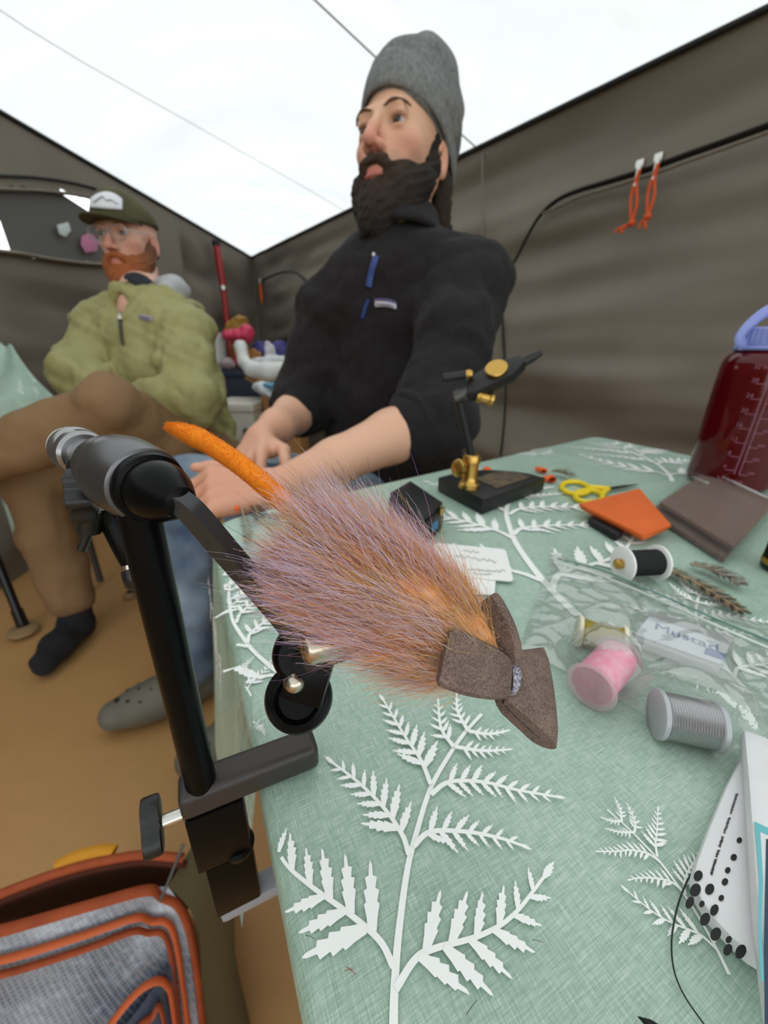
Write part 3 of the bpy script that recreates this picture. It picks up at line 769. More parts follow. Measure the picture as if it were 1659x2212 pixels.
boxo('jaw_link', P(668, 1456, 0.126), view(0.3, 1, 0), view(1, -0.3, 0), view(0, 0, 1), 0.008, 0.0068, 0.005, M_BLK, vise, 0.002)
lathe('cam_screw', P(633, 1474, 0.1215), view(-0.35, 0.25, 1), [(-0.004, 0.0036), (-0.001, 0.0036), (0.0008, 0.0031), (0.0018, 0.002), (0.0022, 0.0006)], M_NICK, vise, 28)
tube('jaws', [P(676, 1420, 0.124), P(760, 1400, 0.118), P(850, 1370, 0.112)], [0.0055, 0.0042, 0.0018], M_BLKM, vise, 14, 0.6)
# --- rear fittings: block, lobed lock knob, spindle, drag handle
boxo('lock_block', P(196, 1006, 0.1165), view(1, 0.25, 0.3), view(-0.25, 1, 0), view(-0.3, 0, 1), 0.0038, 0.0052, 0.005, M_KNOB, vise, 0.0015)
lk = P(204, 1068, 0.112); la = view(-0.86, -0.12, 0.5); lu, lv, _ = frame(la)
lob = []
for i in range(48):
    t = 2*math.pi*i/48; r = 0.0070+0.0011*math.cos(6*t); lob.append((r*math.cos(t), r*math.sin(t)))
prism('lock_knob', [lk+lu*a+lv*b for a, b in lob], la*0.006, M_KNOB, vise, 0.0012)
tube('spindle', [P(196, 1100, 0.116), P(193, 1148, 0.118)], [0.0037, 0.0032], M_KNOB, vise, 10)
tube('spindle_rod', [P(193, 1146, 0.118), P(176, 1188, 0.119)], 0.0013, M_KNOB, vise, 10)
hp = catmull([P(238, 1098, 0.121), P(252, 1130, 0.122), P(272, 1180, 0.123), P(286, 1216, 0.124)], 5)
tube('crank_handle', hp, [0.0050-0.0018*i/(len(hp)-1) for i in range(len(hp))], M_BLK, vise, 20)
tube('handle_ring', [P(286, 1218, 0.124), P(288, 1228, 0.124)], 0.0032, M_NICK, vise, 16)
tube('handle_tip', [P(288, 1228, 0.124), P(292, 1240, 0.124), P(300, 1262, 0.1245), P(302, 1272, 0.1245)], [0.0035, 0.0038, 0.0037, 0.0022], M_KNOB, vise, 18)

# ================================================================== THE FLY
fly_o = P(1096, 1462, 0.098)
fly = empty('streamer_fly', fly_o, 'furry tan, orange and lilac fishing fly with brown foam head and orange tail', 'fishing fly')
M_FOAM = bpy.data.materials.new('brown_craft_foam'); M_FOAM.use_nodes = True
def foam(m):
    nt = m.node_tree; b = nt.nodes['Principled BSDF']; tc = nt.nodes.new('ShaderNodeTexCoord'); L = nt.links
    v = nt.nodes.new('ShaderNodeTexVoronoi'); v.inputs['Scale'].default_value = 2600
    n = nt.nodes.new('ShaderNodeTexNoise'); n.inputs['Scale'].default_value = 2000; n.inputs['Detail'].default_value = 3
    n3 = nt.nodes.new('ShaderNodeTexNoise'); n3.inputs['Scale'].default_value = 160; n3.inputs['Detail'].default_value = 3
    for q in (v, n, n3): L.new(tc.outputs['Object'], q.inputs['Vector'])
    r = nt.nodes.new('ShaderNodeValToRGB'); r.color_ramp.elements[0].position = 0.38; r.color_ramp.elements[0].color = (*lin((88, 70, 63)), 1)
    r.color_ramp.elements[1].position = 0.62; r.color_ramp.elements[1].color = (*lin((134, 111, 101)), 1)
    ad = nt.nodes.new('ShaderNodeMath'); ad.operation = 'MULTIPLY_ADD'; ad.inputs[1].default_value = 0.28
    L.new(n3.outputs['Fac'], ad.inputs[0]); 
    h = nt.nodes.new('ShaderNodeMath'); h.operation = 'MULTIPLY'; h.inputs[1].default_value = 0.72; L.new(n.outputs['Fac'], h.inputs[0]); L.new(h.outputs[0], ad.inputs[2])
    L.new(ad.outputs[0], r.inputs['Fac']); L.new(r.outputs['Color'], b.inputs['Base Color'])
    bp = nt.nodes.new('ShaderNodeBump'); bp.inputs['Strength'].default_value = 0.7; bp.inputs['Distance'].default_value = 0.00025
    sm = nt.nodes.new('ShaderNodeMath'); sm.operation = 'ADD'; L.new(v.outputs['Distance'], sm.inputs[0]); L.new(n.outputs['Fac'], sm.inputs[1])
    L.new(sm.outputs[0], bp.inputs['Height']); L.new(bp.outputs['Normal'], b.inputs['Normal']); b.inputs['Roughness'].default_value = 0.8
foam(M_FOAM)
def cv(r, u, t): return RT*r+UP*u-FW*t
fa = nrm(cv(0.807, -0.386, -0.448)); fw_ = cv(-0.12, -0.819, 0.565); fw_ = nrm(fw_-fa*np.dot(fw_, fa)); fn_ = -np.cross(fa, fw_); fn_ = fn_ if np.dot(fn_, -FW) > 0 else -fn_
# folded foam lip: a U of two layers, wider towards the front
def arc(c, r, a0, a1, n): return [(c[0]+r*math.cos(a0+(a1-a0)*i/n), c[1]+r*math.sin(a0+(a1-a0)*i/n)) for i in range(n+1)]
LH = 0.0194; R1 = 0.0046
outer = [(0.0, 0.0018), (0.0012, 0.0034), (0.004, 0.0044)]+arc((LH-R1, 0.0), R1, math.pi/2, -math.pi/2, 10)+[(0.004, -0.0044), (0.0012, -0.0034), (0.0, -0.0018)]
slit = [(0.0008, -0.00035), (0.006, -0.0004), (LH-R1-0.0005, -0.0003), (LH-R1+0.0002, 0.0), (LH-R1-0.0005, 0.0003), (0.006, 0.0004), (0.0008, 0.00035)]
prof = outer+slit
def headw(a): t = max(0, min(1, a/LH)); return 0.0052+0.0072*t**0.8
hO = P(1102, 1462, 0.0965)-fn_*0.0030
V, Fc = [], []
k = len(prof); NW = 8
for j in range(NW+1):
    w = -1+2*j/NW
    for a, n in prof:
        shr = 1-0.18*abs(w)**6
        V.append(hO+fa*(a*(1-0.06*w*w)-0.0004)+fn_*n*shr*(0.9 if abs(w) < 1 else 0.86)+fw_*(w*headw(a)+0.0012*(a/LH)))
for j in range(NW):
    for i in range(k): Fc.append((j*k+i, j*k+(i+1) % k, (j+1)*k+(i+1) % k, (j+1)*k+i))
Fc.append(tuple(range(k))); Fc.append(tuple(reversed(range(NW*k, (NW+1)*k))))
fh = fixn(mobj('foam_head', V, Fc, M_FOAM, fly, True, 40))
def foam_strip(name, pts, ws, nor, th, n=5):
    """foam strip along pts with half widths ws, face normal nor (list)."""
    pts = catmull(pts, n); m = len(pts); V, Fc = [], []
    ws = np.interp(np.linspace(0, 1, m), np.linspace(0, 1, len(ws)), ws)
    nn = [np.array([np.interp(i/(m-1), np.linspace(0, 1, len(nor)), [q[c] for q in nor]) for c in range(3)]) for i in range(m)]
    e = th*0.28
    for i, p in enumerate(pts):
        t = nrm(pts[min(i+1, m-1)]-pts[max(i-1, 0)]); no = nn[i]-t*np.dot(nn[i], t); no = nrm(no); w = np.cross(t, no)
        endk = 1.0 if 0 < i < m-1 else 0.9
        for a, b in ((-1, 0.5-0.28), (-1+e/ws[i]*0.8, 0.5), (1-e/ws[i]*0.8, 0.5), (1, 0.5-0.28), (1, -0.22), (1-e/ws[i]*0.8, -0.5), (-1+e/ws[i]*0.8, -0.5), (-1, -0.22)):
            V.append(p+w*ws[i]*a*endk+no*th*b*endk)
    for i in range(m-1):
        for q in range(8): Fc.append((i*8+q, i*8+(q+1) % 8, (i+1)*8+(q+1) % 8, (i+1)*8+q))
    Fc.append(tuple(range(8))); Fc.append(tuple(reversed(range((m-1)*8, m*8))))
    return fixn(mobj(name, V, Fc, M_FOAM, fly, True, 45))
foam_strip('foam_ear', [P(1094, 1464, 0.0945), P(1060, 1452, 0.0905), P(1020, 1440, 0.0880), P(985, 1426, 0.0870), P(957, 1416, 0.0868)], [0.0046, 0.0058, 0.0062, 0.0064, 0.0062], [cv(0.05, 0.45, 1)]*2, 0.0030)
foam_strip('foam_ear', [P(1096, 1432, 0.0975), P(1082, 1396, 0.0980), P(1064, 1356, 0.0990), P(1046, 1322, 0.1000), P(1034, 1304, 0.1008)], [0.0040, 0.0056, 0.0062, 0.0062, 0.0058], [cv(-0.85, 0.25, 0.55), cv(-0.75, 0.1, 0.65)], 0.0030)
# thread wraps with a bead of glue
M_THR = mat('glued_thread', (176, 172, 186), 0.15, 0, 0.6, noise=(1500, (70, 66, 84), 0.12), coat=0.6)
wr = P(1098, 1458, 0.0968)
for i in range(4):
    cc = wr+fa*(i-1.5)*0.00055; pts = [cc+fw_*0.0043*math.cos(t)+fn_*0.0027*math.sin(t)+fa*0.0003*math.sin(3*t+i) for t in np.linspace(0, 2*math.pi, 33)]
    tube('thread_wrap', pts, 0.00042, M_THR, fly, 6)
M_GLUE = mat('clear_glue_smear', (205, 188, 178), 0.12, 0, 0.6, trans=0.7, alpha=0.6)
# ---- fur
root0 = P(1075, 1452, 0.1000); tail0 = P(648, 1158, 0.1080)
fax = tail0-root0; FL = np.linalg.norm(fax); fax = fax/FL
# body core under the fur
core = Field(np.minimum(root0, tail0)-0.02, np.maximum(root0, tail0)+0.02, 0.0009)
core.chain([root0+fax*FL*t for t in (0.0, 0.2, 0.45, 0.7, 0.93)], [0.0035, 0.0096, 0.0132, 0.0128, 0.0070], 0.004)
core.ripple(0.0003, [300], 3, 0.004)
Vc, Fcq = core.mesh(); mobj('body', Vc, Fcq, mat('rust_dubbing', (226, 164, 100), 0.9, noise=(300, (214, 140, 100), 0.25)), fly)
M_HAIR = mat('dyed_fur', (200, 150, 110), 0.45, 0, 0.4, attr='Col'); 
def hairy(m):
    nt = m.node_tree; b = nt.nodes['Principled BSDF']; tr = nt.nodes.new('ShaderNodeBsdfTranslucent'); mx = nt.nodes.new('ShaderNodeMixShader'); mx.inputs[0].default_value = 0.0
    nt.links.new(b.inputs['Base Color'].links[0].from_socket, tr.inputs['Color']); nt.links.new(b.outputs[0], mx.inputs[1]); nt.links.new(tr.outputs[0], mx.inputs[2]); nt.links.new(mx.outputs[0], nt.nodes['Material Output'].inputs['Surface'])
hairy(M_HAIR)
hu = -FW-fax*np.dot(-FW, fax); hu = nrm(hu); hv = np.cross(fax, hu)         # hu: towards viewer, hv across
C_TAN, C_GOLD, C_OR, C_RUST, C_LIL, C_PINK, C_DK, C_VIO = [np.array(lin(c)) for c in ((240, 202, 138), (232, 178, 98), (250, 160, 66), (236, 132, 72), (236, 212, 240), (240, 196, 190), (78, 46, 48), (150, 116, 200))]
def grad(stops, t):
    for i in range(len(stops)-1):
        if t <= stops[i+1][0]:
            a, b = stops[i], stops[i+1]; f = (t-a[0])/(b[0]-a[0]); return a[1]*(1-f)+b[1]*f
    return stops[-1][1]
def fur(name, n, clumps, seed, rad=(0.000028, 0.000062), nseg=5, patch=True):
    r = np.random.RandomState(seed); ci = r.randint(len(clumps), size=n); s = np.linspace(0, 1, nseg+1)
    t0 = np.array([c[0] for c in clumps])[ci]; dt = np.array([c[1] for c in clumps])[ci]; l0 = np.array([c[2] for c in clumps])[ci]; f0 = np.array([c[3] for c in clumps])[ci]
    t = np.clip(t0+dt*r.uniform(-1, 1, n), 0.0, 1.0); th = r.uniform(0, 2*math.pi, n)
    e = np.cos(th)[:, None]*hu+np.sin(th)[:, None]*hv
    rr = np.interp(t, [0, 0.12, 0.35, 0.6, 0.85, 1], [0.0028, 0.0076, 0.0124, 0.0140, 0.0118, 0.006])
    p = root0+fax*(FL*t)[:, None]+e*(rr*r.uniform(0.75, 1.0, n))[:, None]
    L = l0*r.uniform(0.55, 1.1, n); fl = 0.50*f0*r.uniform(0.3, 1.5, n)
    lock = np.stack([np.sin(5*th+9*t0), np.cos(7*th+4*t0), np.sin(3*th+2+6*t)], 1)
    d = fax[None]+e*fl[:, None]+0.17*r.normal(size=(n, 3))+0.18*lock; d /= np.linalg.norm(d, axis=1)[:, None]
    bend = (fax*0.75-d*0.55+0.22*r.normal(size=(n, 3))+np.array([0, 0, -0.12]))*r.uniform(0.2, 0.9, n)[:, None]
    wob = r.normal(size=(n, 3))*0.0013; tw = r.uniform(0, 6.28, n); R0 = r.uniform(*rad, size=n); cj = r.normal(0, 0.10, n)
    pts = p[:, None]+d[:, None]*(L[:, None]*s)[:, :, None]+bend[:, None]*(0.5*L[:, None]*s**2)[:, :, None]+wob[:, None]*np.sin(s[None]*(4+4*tw[:, None]/6.28)+tw[:, None])[:, :, None]
    R = R0[:, None]*(1-0.85*s**1.5)[None]+0.000012
    u = np.cross(d, [0.3, 0.2, 1]); u /= np.linalg.norm(u, axis=1)[:, None]; v = np.cross(d, u)
    tabs = np.stack([np.stack([grad(c[4], x) for x in s]) for c in clumps]); C = tabs[ci].copy()          # n, seg, 3
    if patch:                                                    # dyed patches: gold, orange and lilac tufts
        pv = np.array([mnoise.noise(Vector((2.2*math.cos(a_), 2.2*math.sin(a_), 7.0*t_))) for a_, t_ in zip(th, t)])+r.normal(0, 0.06, n)+0.10*np.clip((0.30-t)/0.3, 0, 1)
        pg = np.stack([grad([(0, C_TAN), (0.7, C_GOLD), (1, C_TAN)], x) for x in s]); po = np.stack([grad([(0, C_GOLD), (0.4, C_OR), (0.8, C_RUST), (1, C_PINK)], x) for x in s]); pl_ = np.stack([grad([(0, C_GOLD), (0.35, C_OR), (0.6, C_PINK), (0.8, C_LIL), (1, C_LIL)], x) for x in s])
        C[pv > 0.14] = pg; mo = (pv <= 0.14) & (pv > -0.10); C[mo] = 0.6*po+0.4*C[mo]; C[pv < -0.24] = pl_
    dark = r.rand(n) < 0.03; whit = r.rand(n) < 0.32
    C[dark] = C_DK; C[whit] = C[whit]*0.5+np.array(lin((236, 222, 240)))*0.5
    C = np.clip(C*(1+cj)[:, None, None], 0, 1)
    V = np.zeros((n, nseg+1, 3, 3)); Cc = np.repeat(C[:, :, None], 3, 2)
    for q in range(3):
        a = tw+q*2.0944; of = u*np.cos(a)[:, None]+v*np.sin(a)[:, None]; V[:, :, q] = pts+of[:, None]*R[:, :, None]
    idx = np.arange(n*(nseg+1)*3).reshape(n, nseg+1, 3); Fq = []
    for q in range(3):
        a = idx[:, :-1, q].ravel(); b = idx[:, :-1, (q+1) % 3].ravel(); c = idx[:, 1:, (q+1) % 3].ravel(); d_ = idx[:, 1:, q].ravel()
        Fq.append(np.stack([a, b, c, d_], 1))
    o = mobj(name, V.reshape(-1, 3), np.concatenate(Fq), M_HAIR, fly, True, None, Cc.reshape(-1, 3)); o['kind'] = 'stuff'; return o
g_front = [(0, C_TAN), (0.45, C_GOLD), (0.7, C_TAN), (1, C_TAN*0.9)]
g_mid = [(0, C_GOLD), (0.3, C_OR), (0.5, C_RUST), (0.7, C_GOLD), (0.86, C_PINK), (1, C_LIL)]
g_lil = [(0, C_OR), (0.3, C_PINK), (0.6, C_LIL), (1, C_LIL)]
g_tan2 = [(0, C_TAN), (0.55, C_GOLD), (0.85, C_OR), (1, C_PINK)]
g_bald = [(0, C_TAN), (0.6, C_GOLD), (1, C_PINK)]
fur('fur', 13000, [(0.03, 0.05, 0.024, 0.75, g_front), (0.10, 0.08, 0.023, 0.80, g_front), (0.18, 0.06, 0.020, 0.75, g_bald)], 1)
fur('fur', 15000, [(0.26, 0.08, 0.023, 0.85, g_mid), (0.40, 0.08, 0.024, 0.6, g_tan2), (0.52, 0.08, 0.024, 0.62, g_mid), (0.64, 0.08, 0.021, 0.6, g_tan2), (0.76, 0.08, 0.018, 0.62, g_tan2), (0.84, 0.08, 0.015, 0.6, g_mid)], 2)
fur('fur', 2600, [(0.30, 0.1, 0.026, 0.7, g_lil), (0.52, 0.15, 0.025, 0.75, g_lil), (0.76, 0.15, 0.019, 0.8, g_lil)], 3, (0.00003, 0.000065), 5, False)
fur('underfur', 12000, [(0.15, 0.12, 0.011, 0.7, g_front), (0.45, 0.2, 0.011, 0.8, g_tan2), (0.75, 0.2, 0.010, 0.8, g_lil), (0.3, 0.1, 0.012, 0.7, g_mid)], 6, (0.000022, 0.00004), 4)
fur('guard_hairs', 520, [(0.35, 0.2, 0.034, 0.85, [(0, C_RUST), (1, C_VIO)]), (0.65, 0.25, 0.028, 1.0, [(0, C_DK), (1, C_DK)])], 4, (0.00003, 0.00006), 8, False)
# ---- orange chenille tail
tp = catmull([P(668, 1140, 0.1085), P(600, 1072, 0.1105), P(520, 1005, 0.1125), P(450, 958, 0.1145), P(400, 934, 0.1160), P(360, 921, 0.1175)], 8)
tr = [0.0029 if i < 26 else 0.0028*(1-((i-26)/(len(tp)-26))**1.6)+0.0003 for i in range(len(tp))]
tail = tube('tail', tp, tr, mat('orange_chenille', (244, 146, 20), 0.9, noise=(900, (226, 112, 8), 0.2)), fly, 16)
n = 5200; r = np.random.RandomState(9); V = np.zeros((n, 2, 3, 3)); tpn = np.array(tp)
for i in range(n):
    f = r.uniform(0, len(tp)-1.01); a = int(f); p = tpn[a]+(tpn[a+1]-tpn[a])*(f-a); t = nrm(tpn[a+1]-tpn[a]); u, v, _ = frame(t); th = r.uniform(0, 6.283)
    e = u*math.cos(th)+v*math.sin(th); R = tr[a]; q = p+e*R*0.9; d = nrm(e+t*0.5+0.3*r.normal(size=3)); L = 0.00075*r.uniform(0.5, 1.2)
    w = nrm(np.cross(d, t)); w2 = np.cross(d, w)
    for k in range(3):
        aa = k*2.094; of = w*math.cos(aa)+w2*math.sin(aa); V[i, 0, k] = q+of*0.00006; V[i, 1, k] = q+d*L+of*0.00003
idx = np.arange(n*6).reshape(n, 2, 3); Fq = np.concatenate([np.stack([idx[:, 0, k], idx[:, 0, (k+1) % 3], idx[:, 1, (k+1) % 3], idx[:, 1, k]], 1) for k in range(3)])
o = mobj('fuzz', V.reshape(-1, 3), Fq, mat('orange_fuzz', (242, 140, 22), 0.8), tail); o['kind'] = 'stuff'
# ================================================================== PEOPLE
from mathutils.bvhtree import BVHTree
def bvh_of(V, Fq): return BVHTree.FromPolygons([tuple(map(float, v)) for v in V], [tuple(int(i) for i in f) for f in Fq])
def hit(bvh, x, y):
    r = nrm(ray(x, y)); loc, nor, i, d = bvh.ray_cast(Vector(CAM), Vector(r))
    return (None, None) if loc is None else (np.array(loc), np.array(nor))
def decal(name, bvh, fn, nu, nv, m, parent, off=0.002):
    """thin patch that lies on a garment; fn(u, v) -> pixel."""
    V, Fc = [], []; last = None
    for j in range(nv+1):
        for i in range(nu+1):
            l, n = hit(bvh, *fn(i/nu, j/nv))
            if l is None: l, n = (last if last else (P(*fn(i/nu, j/nv), 1.0), -FW))
            last = (l, n); V.append(l+n*off)
    for j in range(nv):
        for i in range(nu): a = j*(nu+1)+i; Fc.append((a, a+1, a+nu+2, a+nu+1))
    o = mobj(name, V, Fc, m, parent); solidify(o, 0.0012, 0); return o
def line_decal(name, bvh, px, w, m, parent, off=0.001, n=6, rn=6, flat=0.6):
    pts = []
    for q in catmull([np.array([x, y, 0]) for x, y in px], n):
        l, nn = hit(bvh, q[0], q[1])
        if l is not None: pts.append(l+nn*off)
    return tube(name, pts, w, m, parent, rn, flat) if len(pts) > 1 else None

def head_frame(px, py, d, turn, tilt, roll):
    """frame of a head whose eye-middle is seen at px,py; turn to image-left, tilt up, roll (degrees)."""
    e = P(px, py, d); tc = nrm(CAM-e); vu = nrm(np.array([0, 0, 1])-tc*tc[2]); vr = np.cross(vu, tc)      # vr: image right
    th, ti, ro = map(math.radians, (turn, tilt, roll))
    # work with the horizontal direction to the viewer so that the head stands upright
    tch = nrm(tc*np.array([1, 1, 0])); vrh = np.cross([0, 0, 1], tch)
    f = tch*math.cos(th)-vrh*math.sin(th); u = np.array([0, 0, 1.0])
    f2 = nrm(f*math.cos(ti)+u*math.sin(ti)); u2 = nrm(u*math.cos(ti)-f*math.sin(ti)); r2 = np.cross(f2, u2)
    u3 = u2*math.cos(ro)+r2*math.sin(ro); r3 = np.cross(f2, u3)
    R = np.stack([r3, f2, u3], 1); return e, R
def add_head(Fd, c, R, sc=1.0):
    w = lambda *p: c+R@(np.array(p)*sc); s = lambda *r: np.array(r)*sc
    Fd.ell(w(0, -0.014, 0.040), s(0.075, 0.094, 0.082), R, 0.02*sc)
    Fd.ell(w(0, 0.030, -0.030), s(0.060, 0.062, 0.085), R, 0.02*sc)
    for x in (-1, 1):
        Fd.cone(w(0.052*x, -0.005, -0.045), w(0.018*x, 0.066, -0.098), 0.020*sc, 0.020*sc, 0.015*sc)
        Fd.ell(w(0.041*x, 0.053, -0.012), s(0.019, 0.024, 0.016), R, 0.018*sc)
        Fd.ell(w(0.077*x, -0.012, -0.012), s(0.008, 0.019, 0.031), R, 0.006*sc)
        Fd.ell(w(0.083*x, -0.004, -0.012), s(0.006, 0.009, 0.017), R, 0.004*sc, 'sub')
    Fd.ell(w(0, 0.072, -0.100), s(0.022, 0.020, 0.018), R, 0.02*sc)
    Fd.cone(w(-0.034, 0.080, 0.030), w(0.034, 0.080, 0.030), 0.0115*sc, 0.0115*sc, 0.014*sc)
    for x in (-1, 1):
        Fd.ell(w(0.032*x, 0.100, 0.010), s(0.018, 0.016, 0.012), R, 0.012*sc, 'sub')
        Fd.ell(w(0.032*x, 0.0770, 0.0180), s(0.0170, 0.0130, 0.0058), R, 0.003*sc)       # lids
        Fd.ell(w(0.032*x, 0.0760, 0.0015), s(0.0155, 0.0120, 0.0050), R, 0.003*sc)
    Fd.chain([w(0, 0.086, 0.024), w(0, 0.104, -0.004), w(0, 0.117, -0.026)], [0.0078*sc, 0.0085*sc, 0.0110*sc], 0.008*sc)
    for x in (-1, 1):
        Fd.ell(w(0.0125*x, 0.100, -0.030), s(0.0085, 0.012, 0.0085), R, 0.006*sc)
        Fd.ell(w(0.0070*x, 0.108, -0.040), s(0.0040, 0.0055, 0.004), R, 0.003*sc, 'sub')
    Fd.ell(w(0, 0.086, -0.062), s(0.026, 0.014, 0.020), R, 0.012*sc)
    Fd.ell(w(0, 0.0945, -0.0605), s(0.022, 0.008, 0.0055), R, 0.004*sc)
    Fd.ell(w(0, 0.0935, -0.0710), s(0.020, 0.008, 0.0055), R, 0.004*sc)
    Fd.ell(w(0, 0.1040, -0.0655), s(0.020, 0.005, 0.0012), R, 0.002*sc, 'sub')
def head_colors(V, c, R, base, sc=1.0, beardc=(80, 60, 50)):
    q = (V-c)@R/sc; col = np.tile(np.array(lin(base)), (len(V), 1))
    def blob(p, rad, target, amt):
        nonlocal col
        d = np.sqrt((((q-np.array(p))/np.array(rad))**2).sum(1)); k = np.clip(1-d, 0, 1)[:, None]**0.7*amt
        col = col*(1-k)+np.array(lin(target))*k
    blob((0, 0.112, -0.026), (0.03, 0.04, 0.035), (206, 120, 108), 0.75)
    for x in (-1, 1):
        blob((0.046*x, 0.07, -0.022), (0.035, 0.04, 0.03), (206, 126, 110), 0.6); blob((0.08*x, -0.01, -0.01), (0.02, 0.03, 0.04), (206, 120, 105), 0.5)
        blob((0.032*x, 0.09, 0.010), (0.022, 0.02, 0.013), (150, 92, 78), 0.55)
        blob((0.032*x, 0.088, 0.0095), (0.020, 0.02, 0.008), (90, 56, 46), 0.6)
        blob((0.056*x, 0.045, -0.062), (0.026, 0.045, 0.040), beardc, 0.8); blob((0.03*x, 0.085, -0.06), (0.03, 0.04, 0.03), beardc, 0.5)
        blob((0.0070*x, 0.108, -0.040), (0.006, 0.008, 0.005), (70, 30, 26), 0.9)
    blob((0, 0.097, -0.066), (0.027, 0.016, 0.0125), (204, 104, 104), 1.0)
    return col
def face_parts(body, c, R, brow, iris, sc=1.0):
    w = lambda *p: c+R@(np.array(p)*sc)
    M_b = mat('eyebrow_hair', brow, 0.9); M_i = mat('dark_iris', iris, 0.15); M_w = mat('eye_white', (186, 172, 164), 0.25)
    for x in (-1, 1):
        e = lathe('eye', w(0.032*x, 0.0742, 0.0098), R[:, 1], [(0.0-0.011, 0.0005), (-0.008, 0.0085), (0, 0.0118), (0.008, 0.0086), (0.0112, 0.0045), (0.0118, 0.0004)], M_w, body, 20)
        lathe('iris', w(0.032*x, 0.0742, 0.0102), R[:, 1], [(0.0088, 0.0078), (0.0114, 0.0052), (0.0124, 0.0005)], M_i, e, 16)
        pts = catmull([w(0.012*x, 0.0925, 0.028), w(0.028*x, 0.0930, 0.0325), w(0.045*x, 0.0835, 0.031), w(0.053*x, 0.0745, 0.026)], 5)
        tube('eyebrow', pts, [0.0020+0.0016*math.sin(math.pi*min(1, i/(len(pts)-1)*1.1)) for i in range(len(pts))], M_b, body, 8, 0.6)
def add_hand(Fd, wrist, dirn, back, thumb_side, curl, sc=1.0, spread=0.10, thumb_in=0.5):
    """palm and five fingers; back = outward normal of the back of the hand; thumb_side = +1/-1 along dirn x back."""
    d = nrm(dirn); n = nrm(np.array(back)-d*np.dot(back, d)); s = np.cross(d, n)*thumb_side; wrist = np.array(wrist)
    k = 0.006
    for q in (-0.5, -0.17, 0.17, 0.5):
        Fd.cone(wrist+s*0.030*q*sc, wrist+d*0.082*sc+s*0.068*q*sc+n*0.002, 0.0165*sc, 0.0115*sc, 0.010)
    Fd.cone(wrist+d*0.018*sc+s*0.016*sc, wrist+d*0.050*sc+s*0.034*sc-n*0.010*sc, 0.018*sc, 0.014*sc, 0.010)
    L = (0.060, 0.078, 0.084, 0.076); tips = []
    for i, q in enumerate((-0.5, -0.17, 0.17, 0.5)):
        b = wrist+d*0.084*sc+s*0.068*q*sc+n*0.002; l = L[i]*sc; dd = nrm(d+s*spread*q); pts = [b]; ang = 0
        for j, fr in enumerate((0.46, 0.30, 0.24)):
            ang += curl[j] if hasattr(curl, '__len__') else curl; v = nrm(dd*math.cos(ang)-n*math.sin(ang)); pts.append(pts[-1]+v*l*fr)
        Fd.chain(pts, [0.0098*sc, 0.0088*sc, 0.0080*sc, 0.0066*sc], 0.004); tips.append(pts[-1])
    b = wrist+d*0.030*sc+s*0.034*sc-n*0.008*sc; v1 = nrm(d*0.75+s*0.75-n*0.35*thumb_in); v2 = nrm(d*0.95+s*0.25-n*0.5*thumb_in)
    Fd.chain([b, b+v1*0.040*sc, b+v1*0.040*sc+v2*0.030*sc, b+v1*0.040*sc+v2*0.052*sc], [0.0135*sc, 0.0105*sc, 0.0095*sc, 0.0072*sc], 0.006)
def skin_mat(name): 
    m = mat(name, (200, 150, 120), 0.5, 0, 0.4, attr='Col', bump=(260, 0.12, 0.0006)); b = m.node_tree.nodes['Principled BSDF']
    b.inputs['Subsurface Weight'].default_value = 0.12; b.inputs['Subsurface Radius'].default_value = (0.012, 0.005, 0.003); b.inputs['Subsurface Scale'].default_value = 0.4
    return m
def beard_field(c, R, sc, full):
    w = lambda *p: c+R@(np.array(p)*sc); s = lambda *r: np.array(r)*sc; b = 1.0 if full else 0.72
    f = Field(c-0.22, c+0.22, 0.0035)
    g = 0.010*b
    f.ell(w(0, 0.040, -0.085), s(0.058+g, 0.050+g, 0.046+g*1.6), R, 0.02)
    f.ell(w(0, 0.068, -0.105-0.016*b*full), s(0.036+g*0.8, 0.030+g*0.8, 0.030+g*2.2*full), R, 0.02)
    for x in (-1, 1):
        f.chain([w(0.067*x, 0.000, (0.045 if full > 0.5 else -0.012)), w(0.067*x, 0.000, (0.004 if full > 0.5 else -0.02)), w(0.066*x, 0.008, -0.030), w(0.058*x, 0.030, -0.062), w(0.040*x, 0.055, -0.090)], [0.007, 0.009, 0.012+g*0.3, 0.019+g*0.4, 0.021+g*0.5], 0.014)
        f.chain([w(0.003*x, 0.104, -0.0475), w(0.020*x, 0.098, -0.053), w(0.036*x, 0.080, -0.072), w(0.036*x, 0.070, -0.092)], [0.0072, 0.0085, 0.0095, 0.013], 0.008)
    for x in (-1, 1): f.ell(w(0.040*x, 0.056, -0.066), s(0.022+g*0.4, 0.026+g*0.3, 0.020+0.006*full), R, 0.012)
    f.ell(w(0, 0.116, -0.0690), s(0.0225, 0.010, 0.0022), R, 0.004, 'sub')
    f.ell(w(0, 0.075, 0.012), s(0.040, 0.05, 0.048), R, 0.01, 'sub')
    f.cut(w(0, 0.0, 0.05), R[:, 2], 0.01)
    f.ripple(0.0012 if full else 0.0008, [70, 130], 4, 0.012); return f
def lips_part(body, c, R, sc, col, y=0.1010):
    w = lambda *p: c+R@(np.array(p)*sc); f = Field(w(0, y, -0.068)-0.045, w(0, y, -0.068)+0.045, 0.0016)
    f.ell(w(0, y, -0.0705), np.array((0.0190, 0.0062, 0.0036))*sc, R, 0.003)
    V, Fq = f.mesh(); return mobj('lips', V, Fq, mat('lip_skin', col, 0.45), body)
def knit(name, c1, c2):
    m = mat(name, c1, 0.95, noise=(160, c2, 0.2), bump=(420, 0.7, 0.002), stretch=(1, 1, 0.6)); return m

